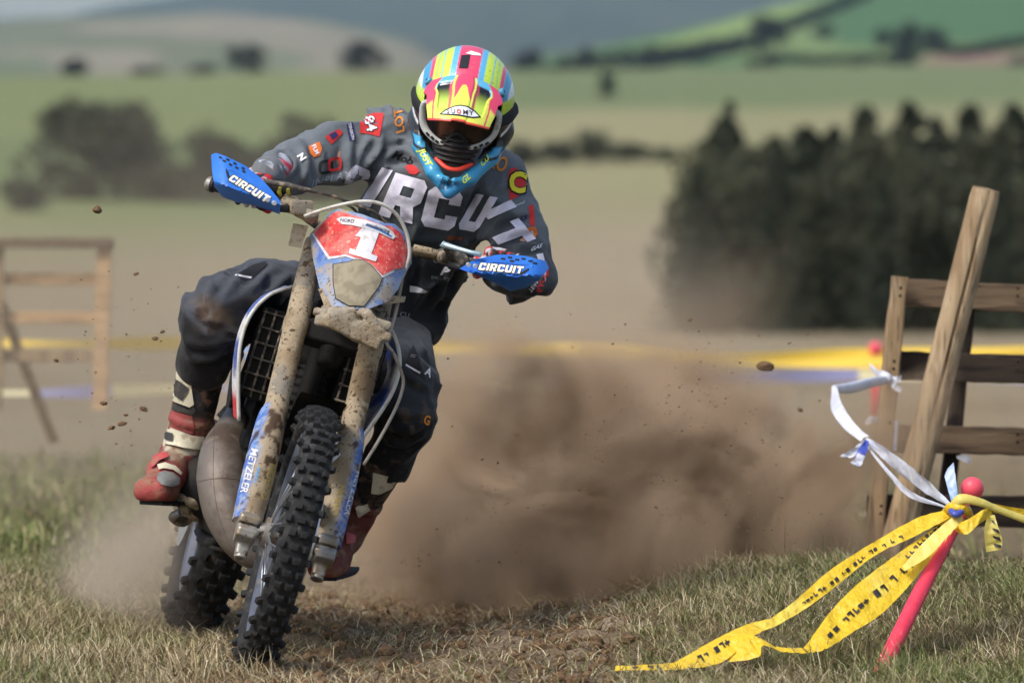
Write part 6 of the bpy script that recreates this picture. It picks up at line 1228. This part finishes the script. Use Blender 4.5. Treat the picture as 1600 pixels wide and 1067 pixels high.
cp = np.tile(lin(228, 236, 92), (len(Vp), 1)); cp = mixc(cp, PK, sstep(0.60, 0.57, vv + 0.30 * sstep(0.24, 0.02, au)) * sstep(0.26, 0.24, au)); cp = mixc(cp, PK, sstep(0.80, 0.84, au + 0.12 * (1 - vv)) * sstep(0.72, 0.62, vv + 0.5 * (0.95 - au))); cp = mixc(cp, LB, sstep(0.02, 0.0, np.abs(au - 0.27)) * 0 + sstep(0.34, 0.30, vv) * sstep(0.30, 0.34, au) * sstep(0.72, 0.68, au))
gv = groove.ravel(); cp = mixc(cp, mixc(KB, lin(196, 224, 84), sstep(0.22, 0.68, vv)), sstep(0.3, 0.6, gv)); cp = mixc(cp, PK, sstep(0.05, 0.03, np.abs(au - 0.34)) * sstep(0.10, 0.2, vv) * sstep(0.8, 0.7, vv) * 0.8); cp = mixc(cp, lin(236, 84, 66), sstep(0.965, 0.975, vv)); cp = mixc(cp, lin(236, 60, 96), sstep(0.03, 0.015, np.abs(au - (0.74 + 0.10 * vv))) * sstep(.3, .4, vv))
cp2 = np.tile(KB, (len(Vp), 1)); i = np.arange(2 * nu * nv).reshape(2, nv, nu); ring = np.concatenate([i[:, 0, :], i[:, 1:, -1], i[:, -1, -2::-1], i[:, -2:0:-1, 0]], 1)
Qv = np.concatenate([gq(i[0]), gq(i[1])[:, ::-1], np.stack([ring[0], np.roll(ring[0], -1), np.roll(ring[1], -1), ring[1]], -1)]); me = mesh_np('peak', np.concatenate([Vp, Vp + un]), Qv, True, np.concatenate([cp, cp2])); sharp(me, 50); peak = link('peak', me, m_helm, helmet)
pkv = bvh_of(Vp, gq(i[0]))
print_on('badge_rim', fig_poly([(686, 179), (697, 171), (709, 166), (719, 164), (731, 166), (742, 173), (752, 184), (738, 185), (715, 181)]), pkv, m_slot, helmet, 0.0010, 5); print_on('badge', fig_poly([(690, 178), (699, 172), (710, 167.5), (719, 166), (730, 168), (741, 175), (748, 182.5), (737, 183), (716, 179)]), pkv, bpy.data.materials['white_badge'], helmet, 0.0018, 5)
[print_on('lettering', fig_map(fig_text(t_, 10.5, 0.008), q_, (0.985, 0.10), (0.0, -1)), pkv, m_slot, helmet, 0.0026, 4) for t_, q_ in (('S', (700, 174.5)), ('U', (708, 174.5)), ('M', (727, 176.5)), ('Y', (736, 177.5)))]; print_on('lettering', fig_map(fig_text('O', 8.5, 0.05), (717, 175.2), (0.985, 0.10), (0.0, -1)), pkv, m_or, helmet, 0.0028, 4)
for s in (-1, 1):
    b = MB(); b.lathe(H(s * 0.101, 0.070, 0.108), unit(hl * s * 0.8 + hu * 0.5 + hf * .3), [(-0.008, 0.012), (0.004, 0.012), (0.006, 0.009), (0.006, 0.004), (0.002, 0.004)], 18); b.build('peak_screw', mat('screw_blue', lin(84, 150, 190), rough=0.4), helmet, auto=30)
# goggles
out = [(-0.096, 0.062), (-0.101, 0.030), (-0.092, -0.004), (-0.068, -0.026), (-0.040, -0.036), (-0.022, -0.026), (-0.010, -0.006), (0.010, -0.006), (0.022, -0.026), (0.040, -0.036), (0.068, -0.026), (0.092, -0.004), (0.101, 0.030), (0.096, 0.062), (0.05, 0.074), (-0.05, 0.074)]
def gf(l): return 0.142 - 3.2 * l * l
m_gog = mat('white_goggle_frame', lin(196, 198, 194), rough=0.5, var=[(lin(120, 112, 100), 60, 0.55, 0.68, 0.7)])
for ids, mm, rr in (([15, 0, 1, 2, 3, 4, 5], m_gog, [.006, .008, .0085, .0085, .008, .007, .004]), ([8, 9, 10, 11, 12, 13, 14], m_gog, [.004, .007, .008, .0085, .0085, .008, .006]), ([4, 5, 6, 7, 8, 9], m_pad, [.006] * 6), ([14, 15], m_pad, [.006, .006])):
    b = MB(); b.tube(np.array([H(out[k][0], gf(out[k][0]), out[k][1]) for k in ids]), rr, 10, smooth=6, flat=1.5); b.build('goggle_frame', mm, helmet)
bm = fig_fine(fig_poly([(l * 1000, u * 1000) for l, u in out]), 12); bm.verts.index_update(); V = np.array([H(v.co[0] / 1000, gf(v.co[0] / 1000) - 0.002, v.co[1] / 1000) for v in bm.verts]); F = [tuple(v.index for v in f.verts) for f in bm.faces]; bm.free(); link('goggle_lens', mesh_np('goggle_lens', V, F, True), mat('tinted_lens', (0.02, 0.015, 0.012), rough=0.08, spec=0.6, trans=(0.4, (0.36, 0.22, 0.16))), helmet)
b = MB(); b.box(H(0, 0.148, 0.052), HM, (0.05, 0.006, 0.012), 0.003); b.build('goggle_visor_clip', m_pad, helmet)
for s in (-1, 1):
    b = MB(); b.tube([H(s * 0.099, 0.10, 0.03), H(s * 0.128, 0.045, 0.035), H(s * 0.140, -0.02, 0.04)], [0.014, 0.018, 0.018], 10, smooth=4, flat=0.35); b.build('goggle_strap', m_pad, helmet)
    for k in range(3): b = MB(); b.tube([H(s * (0.048 + 0.014 * k), gf(0.048 + 0.014 * k) + 0.012, -0.034 + 0.006 * k), H(s * (0.056 + 0.014 * k), gf(0.056 + 0.014 * k) + 0.012, -0.030 + 0.007 * k)], 0.0035, 6); b.build('frame_slot', m_pad, helmet)
ng = SDF(H(0, 0.12, -0.05) - 0.1, H(0, 0.12, -0.05) + 0.1, 0.004); ng.ell(H(0, 0.125, -0.045), HM, (0.060, 0.026, 0.030), 0.01).ell(H(0, 0.14, -0.028), HM, (0.02, 0.016, 0.022), 0.01).ell(H(0, 0.13, -0.075), HM, (0.05, 0.02, 0.02), 0.01); ng.warp(lambda p: 0.005 * np.sin((p @ hu) * 420)); V2, Q2 = ng.nets(1); link('nose_guard', mesh_np('nose_guard', V2, Q2, True), mat('nose_guard_rubber', lin(34, 30, 30), rough=0.6, var=[(lin(70, 52, 44), 40, 0.5, 0.7, 0.5)]), helmet)
# the body under the clothes: one skin
bo = SDF(np.array([-1.25, .3, -.02]), np.array([.25, 1.55, 1.55]), 0.011)
for a, b_, ra, rb in BODY: bo.cap(a, b_, ra, rb, 0.02)
bo.cap(P(705, 240, .74), H(0, -0.03, -0.08), .06, .055, .03).ell(H(0, -0.01, 0.02), HM, (0.078, 0.095, 0.115), 0.02).ell(H(0, 0.055, -0.045), HM, (0.055, 0.045, 0.05), 0.03); bo.cap(H(0, 0.085, 0.03), H(0, 0.108, -0.006), .010, .014, .015)
V2, Q2 = bo.nets(1); body = link('body', mesh_np('body', V2, Q2, True), m_skin, person)
for s in (-1, 1):
    bm = bmesh.new(); bmesh.ops.create_uvsphere(bm, u_segments=16, v_segments=10, radius=0.0125); me = bpy.data.meshes.new('eye'); bm.to_mesh(me); bm.free(); [setattr(p, 'use_smooth', True) for p in me.polygons]
    eo = link('eye', me, mat('eye_white', lin(220, 214, 206), rough=0.3), body, Matrix.Translation(Vector(H(s * 0.033, 0.082, 0.028))))
    b = MB(); b.lathe(H(s * 0.033, 0.0935, 0.027), hf, [(0, 0.006), (0.001, 0.005), (0.0012, 0.0)], 14); b.build('iris', mat('iris', (0.02, 0.015, 0.01), rough=0.2), body)
    b = MB(); b.tube([H(s * 0.015, 0.092, 0.046), H(s * 0.032, 0.090, 0.052), H(s * 0.052, 0.078, 0.046)], [0.004, 0.0045, 0.003], 6, smooth=4); b.build('eyebrow', mat('brow_hair', (0.03, 0.02, 0.012), rough=0.9), body)

# ---- print on the clothes
def letters(txt, o, ux, uy, sz, m, bold=0.03, shear=0.0, bv=None, parent=None, lift=0.0025, L=7, name='lettering', space=1.0): return print_on(name, fig_map(fig_text(txt, sz, bold, shear, space), o, ux, uy), bv or jbv, m, parent or jersey, lift, L)
for ch, o, ux, uy, sz in (('C', (556, 285), (0.62, 0.26), (0.42, -0.86), 48), ('I', (588, 293), (0.92, 0.26), (0.62, -1.0), 52), ('R', (631, 310), (0.96, 0.26), (0.46, -1.08), 55), ('C', (690, 326), (0.98, 0.18), (0.28, -1.04), 54), ('U', (745, 333), (0.66, 0.12), (0.58, -0.98), 50), ('I', (781, 328), (0.60, 0.72), (0.96, -0.42), 42), ('T', (799, 367), (0.62, 0.74), (1.0, -0.40), 45)):
    print_on('lettering', fig_map(fig_block(ch, sz), o, ux, uy), jbv, m_lav_l, jersey, 0.0028, 7)
m_ror, m_pred, m_pblk, m_pwht, m_pyel, m_pnavy, m_porg, m_gry = mat('orange_print', lin(226, 140, 50), rough=0.8), mat('red_print', lin(206, 48, 48), rough=0.8), mat('black_cloth_print', lin(26, 26, 30), rough=0.8), mat('white_cloth_print', lin(224, 222, 226), rough=0.8), mat('yellow_print', lin(230, 214, 40), rough=0.8), mat('navy_print', lin(44, 44, 96), rough=0.8), mat('orange_patch', lin(226, 116, 44), rough=0.8), mat('silver_print', lin(150, 154, 158), rough=0.8)
def patch(name, pts, m, lift=0.002, bv=None, parent=None): return print_on(name, fig_poly(pts), bv or jbv, m, parent or jersey, lift, 6)
letters('LOT', (624, 189), (-0.12, -0.99), (-0.95, 0.3), 20, m_ror, 0.02); letters('RO', (778, 256), (0.62, 0.20), (0.35, -0.94), 32, m_ror, 0.02)
patch('number_patch', [(563, 184), (584, 177), (600, 177), (593, 214), (577, 210), (562, 208)], m_pred); letters('84', (578, 194), (0.28, 0.96), (0.96, -0.28), 24, m_pblk, 0.06, 0, None, None, 0.0032); letters('84', (578, 194), (0.28, 0.96), (0.96, -0.28), 24, m_pwht, 0.02, 0, None, None, 0.0045)
patch('sponsor_patch', [(541, 195), (551, 191), (556, 217), (546, 221)], m_pnavy); letters('TENSION', (548.5, 206), (0.22, 0.97), (0.97, -0.22), 6.5, m_pwht, 0.02, 0, None, None, 0.0035, 4)
patch('sponsor_patch', [(508, 215), (515, 209), (520, 215), (530, 202), (536, 208), (526, 218), (518, 226)], m_pred); patch('sponsor_patch', [(514, 211), (524, 206), (528, 212), (519, 219)], m_pnavy, 0.0035)
patch('sponsor_patch', [(482, 229), (499, 222), (503, 232), (500, 243), (491, 246), (484, 240)], m_porg); letters('FLM', (493, 234), (0.45, 0.89), (0.89, -0.45), 9, m_pwht, 0.03, 0, None, None, 0.0035, 4); letters('N', (471, 246), (0.6, 0.7), (0.8, -0.5), 15, m_pwht, 0.06)
for q, m, k in (((509, 261), m_pblk, 1), ((523, 257), m_pred, -1)):
    t = np.linspace(0, 2 * math.pi, 29); a_ = 0.35 * k; ex_ = np.sign(np.cos(t)) * np.abs(np.cos(t)) ** 0.6; ey_ = np.sign(np.sin(t)) * np.abs(np.sin(t)) ** 0.6
    bm = bmesh.new()
    for j in range(28):
        vs = [bm.verts.new((q[0] + r * 11.5 * ex_[jj] + 3 * ey_[jj] * k * 0, q[1] + r * 11 * ey_[jj] - 2.5 * ex_[jj] * 0.6, 0)) for jj, r in ((j, 1.0), (j + 1, 1.0), (j + 1, 0.62), (j, 0.62))]; bm.faces.new(vs)
    print_on('chain_logo', bm, jbv, m, jersey, 0.0022 + (0.0012 if k < 0 else 0), 5)
letters('INPLAY', (517, 280), (0.97, -0.25), (0.25, -0.97), 17, m_gry, 0.005, 0, None, None, 0.0025, 6, 'lettering', 1.15)
letters('Mob', (628, 247), (0.93, 0.36), (0.36, -0.93), 19, m_pblk, 0.02, .3); patch('red_emblem', [(633, 261), (640, 257), (648, 259), (656, 268), (650, 273), (640, 272)], m_pred)
patch('shoulder_patch', [(797, 264), (805, 262), (815, 272), (822, 287), (820, 300), (811, 306), (797, 314), (795, 298), (792, 280)], m_pred); letters('C', (808, 287), (0.85, 0.15), (0.12, -0.98), 46, m_pblk, 0.085, 0, None, None, 0.0035); letters('C', (808, 287), (0.85, 0.15), (0.12, -0.98), 44, m_pyel, 0.045, 0, None, None, 0.005)
letters('motul', (812, 319), (0.9, -0.35), (0.3, -0.9), 7, m_pwht, 0.01, 0, None, None, 0.0025, 4); patch('sponsor_patch', [(826, 322), (833, 320), (836, 352), (828, 354)], m_pred); letters('LS', (818, 341), (0.9, -0.2), (0.2, -0.95), 12, m_pnavy, 0.03); patch('sponsor_patch', [(822, 357), (836, 354), (840, 364), (836, 372), (824, 372), (820, 364)], m_porg); letters('B', (831, 364), (0.9, 0), (0, -0.95), 10, m_pwht, 0.03, 0, None, None, 0.0035, 4)
letters('GAS', (838, 387), (0.9, -0.35), (0.35, -0.9), 10, m_pwht, 0.03); patch('cuff_stripe', [(838, 398), (848, 396), (855, 424), (852, 440), (846, 424)], m_pwht); patch('cuff_stripe', [(850, 406), (856, 420), (857, 434), (853, 428)], m_pred, .003); letters('RACE', (845, 442), (0.3, -0.95), (0.95, 0.3), 12, m_pred, 0.03); letters('TEAM', (834, 446), (0.6, -0.8), (0.8, 0.6), 9, m_pwht, 0.02)
letters('P', (694, 424), (0.98, 0.12), (0.25, -0.85), 20, m_pwht, 0.06, 0.3); letters('ENDURO', (688, 435), (0.98, 0.12), (0.12, -0.98), 7, m_gry, 0.0, 0, None, None, .0025, 4); letters('GAS', (686, 408), (0.97, 0.2), (0.15, -0.98), 11, m_gry, 0.01); patch('lower_print', [(640, 446), (652, 448), (668, 455), (664, 458), (640, 456)], m_pwht); patch('brown_emblem', [(700, 368), (722, 370), (722, 376), (712, 374), (698, 376)], mat('brown_print', lin(120, 66, 40), rough=0.8)); letters('CU', (632, 492), (0.97, 0.2), (0.2, -0.97), 11, m_gry, 0.01)
# trouser patches
patch('thigh_patch', [(371, 428), (396, 414), (414, 409), (418, 413), (396, 434)], m_pblk, 0.003, tbv, trousers); patch('thigh_stripe', [(369, 429), (393, 433), (392, 436), (367, 431)], m_pwht, 0.004, tbv, trousers)
patch('thigh_patch', [(646, 539), (655, 562), (657, 582), (634, 568), (640, 548)], m_pblk, 0.003, tbv, trousers); patch('thigh_stripe', [(634, 569), (657, 581), (656, 584), (633, 572)], m_pwht, 0.004, tbv, trousers); letters('//', (645, 556), (0.5, -0.85), (0.85, 0.5), 9, m_gry, 0.01, 0, tbv, trousers, 0.004, 4)
letters('A', (669, 582), (0.7, 0.5), (0.3, -0.9), 18, m_pwht, 0.03, 0, tbv, trousers); letters('G', (667, 657), (0.6, 0.2), (0.2, -0.9), 22, m_ror, 0.03, 0, tbv, trousers)
# ------------------------------------------------------------------ flying soil, dust and haze
clods = [(152, 328, 9, 1.0, 'largest dark clod flying at upper left above the pale gate'), (1195, 572, 11, 2.2, 'dark clod flying over the dust in front of the yellow tape'), (162, 630, 5, 1.2, 'round clod flying left of the rider knee'),
         (224, 639, 6, 1.3, 'clod flying beside the cream shin plate'), (190, 662, 6, 1.3, 'larger clod low left of the boot shaft'), (174, 668, 5, 1.3, 'small clod touching the larger one left of the boot'), (196, 648, 4, 1.3, 'thin sliver of soil flying left of the boot'), (88, 563, 4, 2.0, 'sliver of soil flying in front of the gate'),
         (213, 428, 4, 1.2, 'tiny clod level with the rider knee'), (254, 518, 4, 1.2, 'small clod left of the dark knee'), (242, 529, 4, 1.2, 'speck of soil below the small knee-high clod'), (1250, 640, 5, 2.4, 'clod flying at the right rim of the dust'), (1078, 500, 4, 2.4, 'small clod flying above the dust'), (1390, 660, 4, 2.5, 'speck of soil flying beside the fence post')]
r_ = np.random.default_rng(5)
for i, (px, py, s, Y, lb) in enumerate(clods):
    v, f = rock(20 + i, 2); q = P(px, py, Y); k = s * (Y + CD) / FPX; A_ = Matrix.Rotation(r_.uniform(0, 6), 3, 'Y') @ Matrix.Rotation(r_.uniform(0, 6), 3, 'X')
    v = v @ np.array(A_) * k * np.array([1.1, 0.9, 0.75]); tag(link('soil_clod', mesh_np('soil_clod', v + q, f, False), m_clod), lb, 'clod', 'clods thrown up by the rear wheel')
Vs, Fs, base = [], [], 0
for _ in range(3000):
    u_ = r_.uniform()
    if u_ < 0.10: px, py = 150 + abs(r_.normal()) * 50 + r_.uniform(-60, 90), r_.normal(620, 110)
    elif u_ < 0.2: px, py = r_.normal(960, 190), r_.normal(600, 110)
    else:                                                  # roost: streams leaving the rear wheel backwards and outwards
        a_ = r_.choice([0.12, 0.25, 0.36, 0.5, 0.66]) + r_.normal() * 0.05; l_ = 60 + 720 * r_.uniform() ** 0.8; px, py = 560 + l_ * math.cos(a_), 930 - l_ * math.sin(a_) + 0.00022 * l_ * l_
    if py > 885 or py < 250: continue
    Y = r_.uniform(0.9, 2.0) if u_ < 0.2 else r_.uniform(1.6, 2.3); v, f = rocks[r_.integers(0, 6)]; k = (0.45 + 1.7 * r_.uniform() ** 5) * (Y + CD) / FPX; Vs.append(v * k + P(px, py, Y)); Fs.append(f + base); base += len(v)
tag(link('soil_specks', mesh_np('soil_specks', np.concatenate(Vs), np.concatenate(Fs), False), m_clod), 'fine specks of soil thrown into the air', 'soil', kind='stuff')

def dust_box(name, lo, hi, blobs, label, col, warp=0.5, nscale=2.2, absorb=(0, 0, 0)):
    """a cloud of dust: closed box, density from soft ellipsoids broken up by noise. blobs: (centre, radii, density, noise low, noise high, soft)"""
    c = (np.array(lo) + np.array(hi)) / 2; b = MB(); b.box(c, np.eye(3), np.array(hi) - np.array(lo)); o = b.build(name, None, None, False)
    m = bpy.data.materials.new(name); m.use_nodes = True; nt = m.node_tree; N, L = nt.nodes, nt.links; N.clear()
    out = N.new('ShaderNodeOutputMaterial'); pv = N.new('ShaderNodeVolumePrincipled'); L.new(pv.outputs[0], out.inputs['Volume'])
    pv.inputs['Anisotropy'].default_value = 0.15
    tc = N.new('ShaderNodeTexCoord')
    def nz(scale, det, stretch=(1, 1, 1), w=0.0):
        mp = N.new('ShaderNodeMapping'); mp.inputs['Scale'].default_value = stretch; mp.inputs['Location'].default_value = (w, w * 1.7, 0); L.new(tc.outputs['Object'], mp.inputs[0])
        t = N.new('ShaderNodeTexNoise'); t.inputs['Scale'].default_value = scale; t.inputs['Detail'].default_value = det; t.inputs['Roughness'].default_value = 0.55; L.new(mp.outputs[0], t.inputs['Vector']); return t
    wz = nz(1.6, 0, w=3.1); sub = N.new('ShaderNodeVectorMath'); sub.operation = 'SUBTRACT'; sub.inputs[1].default_value = (0.5, 0.5, 0.5); L.new(wz.outputs['Color'], sub.inputs[0])
    scl = N.new('ShaderNodeVectorMath'); scl.operation = 'SCALE'; scl.inputs['Scale'].default_value = warp; L.new(sub.outputs[0], scl.inputs[0])
    wp = N.new('ShaderNodeVectorMath'); wp.operation = 'ADD'; L.new(tc.outputs['Object'], wp.inputs[0]); L.new(scl.outputs[0], wp.inputs[1])
    bn = N.new('ShaderNodeTexNoise'); bn.inputs['Scale'].default_value = nscale; bn.inputs['Detail'].default_value = 3; bn.inputs['Roughness'].default_value = 0.52; L.new(wp.outputs[0], bn.inputs['Vector'])
    tot = None
    for (bc, br, dens, lo_, hi_, soft) in blobs:
        s = N.new('ShaderNodeVectorMath'); s.operation = 'SUBTRACT'; s.inputs[1].default_value = tuple(float(x) for x in bc); L.new(wp.outputs[0], s.inputs[0])
        dv = N.new('ShaderNodeVectorMath'); dv.operation = 'DIVIDE'; dv.inputs[1].default_value = tuple(float(x) for x in br); L.new(s.outputs[0], dv.inputs[0])
        ln = N.new('ShaderNodeVectorMath'); ln.operation = 'LENGTH'; L.new(dv.outputs[0], ln.inputs[0])
        fo = N.new('ShaderNodeMapRange'); fo.interpolation_type = 'SMOOTHSTEP'; fo.inputs['From Min'].default_value = soft; fo.inputs['From Max'].default_value = 1.0; fo.inputs['To Min'].default_value = 1; fo.inputs['To Max'].default_value = 0; L.new(ln.outputs['Value'], fo.inputs['Value'])
        nm = N.new('ShaderNodeMapRange'); nm.inputs['From Min'].default_value = lo_; nm.inputs['From Max'].default_value = hi_; nm.inputs['To Min'].default_value = 0; nm.inputs['To Max'].default_value = dens; L.new(bn.outputs['Fac'], nm.inputs['Value'])
        mu = N.new('ShaderNodeMath'); mu.operation = 'MULTIPLY'; L.new(fo.outputs[0], mu.inputs[0]); L.new(nm.outputs[0], mu.inputs[1])
        if tot is None: tot = mu.outputs[0]; core = fo.outputs[0]      # core colour: dark soil and painted-in self-shadow; fine pale dust round it
        else:
            ad = N.new('ShaderNodeMath'); ad.operation = 'ADD'; L.new(tot, ad.inputs[0]); L.new(mu.outputs[0], ad.inputs[1]); tot = ad.outputs[0]
    L.new(tot, pv.inputs['Density'])
    cn = N.new('ShaderNodeTexNoise'); cn.inputs['Scale'].default_value = nscale * 1.15; cn.inputs['Detail'].default_value = 3; cn.inputs['Distortion'].default_value = 0.6; sh = N.new('ShaderNodeVectorMath'); sh.operation = 'ADD'; sh.inputs[1].default_value = (7.3, 1.9, 4.4); L.new(wp.outputs[0], sh.inputs[0]); L.new(sh.outputs[0], cn.inputs['Vector'])
    mr = N.new('ShaderNodeMapRange'); mr.interpolation_type = 'SMOOTHSTEP'; mr.inputs['From Min'].default_value = 0.62; mr.inputs['From Max'].default_value = 0.42; L.new(cn.outputs['Fac'], mr.inputs['Value'])
    mk_ = N.new('ShaderNodeMath'); mk_.operation = 'MULTIPLY'; L.new(mr.outputs[0], mk_.inputs[0]); L.new(core, mk_.inputs[1])
    mx = N.new('ShaderNodeMix'); mx.data_type = 'RGBA'; mx.inputs[6].default_value = (*col[1], 1); mx.inputs[7].default_value = (*col[0], 1); L.new(mk_.outputs[0], mx.inputs[0]); L.new(mx.outputs[2], pv.inputs['Color'])
    o.data.materials.append(m); tag(o, label, 'dust', kind='stuff'); return o
def blob(px, py, Y, rx, ry, rY, dens, lo=0.3, hi=0.62, soft=0.1):
    k = (Y + CD) / FPX; return (P(px, py, Y), (rx * k, rY, ry * k), dens, lo, hi, soft)
dust_box('dust_cloud', (-0.66, 1.5, -0.12), (1.75, 4.9, 1.1), [
    blob(985, 790, 2.8, 450, 250, 1.4, 60.0, 0.44, 0.63, 0.5), blob(760, 830, 2.2, 260, 170, 0.65, 40.0, 0.44, 0.60, 0.2), blob(870, 670, 2.9, 290, 170, 1.0, 9.0, 0.42, 0.62, 0.0),
    blob(1220, 800, 3.0, 240, 170, 1.0, 30.0, 0.46, 0.60, 0.2), blob(960, 770, 3.2, 430, 200, 1.1, 2.2, 0.1, 0.5, 0.1), blob(940, 560, 3.2, 290, 230, 1.1, 1.1, 0.2, 0.6, 0.0), blob(1480, 720, 4.2, 300, 130, 0.5, 3.0, 0.35, 0.62, 0.0)],
    'brown cloud of dust and soil thrown up behind the rear wheel', ((0.11, 0.058, 0.027), (0.82, 0.60, 0.39)), 0.8, 2.4)
dust_box('dust_veil', (-3.2, 5.2, -0.1), (1.6, 11.5, 2.1), [((-1.3, 8.2, 0.55), (2.0, 3.0, 1.45), 0.16, 0.1, 0.6, 0.2), ((0.3, 8.2, 0.45), (1.2, 3.0, 1.1), 0.16, 0.1, 0.6, 0.0)],
    'thin tan dust hanging in the air behind the rider', ((0.72, 0.58, 0.42), (0.86, 0.73, 0.56)), 0.9, 0.7)
dust_box('dust_puff', (-1.5, 0.9, -0.1), (-0.70, 2.3, 0.9), [blob(245, 720, 1.8, 120, 220, 0.5, 7.0, 0.38, 0.62, 0.0), blob(205, 890, 1.45, 150, 150, 0.5, 7.5, 0.34, 0.62, 0.0)],
    'paler puff of dust beside the rear wheel on the left', ((0.62, 0.44, 0.29), (0.90, 0.76, 0.60)), 0.7)

b = MB(); b.box((0, 2600, 380), np.eye(3), (11000, 11000, 790)); hz = b.build('haze', None, None, False)
m = bpy.data.materials.new('haze'); m.use_nodes = True; N = m.node_tree.nodes; N.clear(); out = N.new('ShaderNodeOutputMaterial'); pv = N.new('ShaderNodeVolumePrincipled')
pv.inputs['Color'].default_value = (0.62, 0.79, 1.0, 1); pv.inputs['Density'].default_value = 0.00006; pv.inputs['Anisotropy'].default_value = 0.2
m.node_tree.links.new(pv.outputs[0], out.inputs['Volume']); hz.data.materials.append(m); tag(hz, 'pale bluish haze over the far hills', 'haze', kind='stuff')
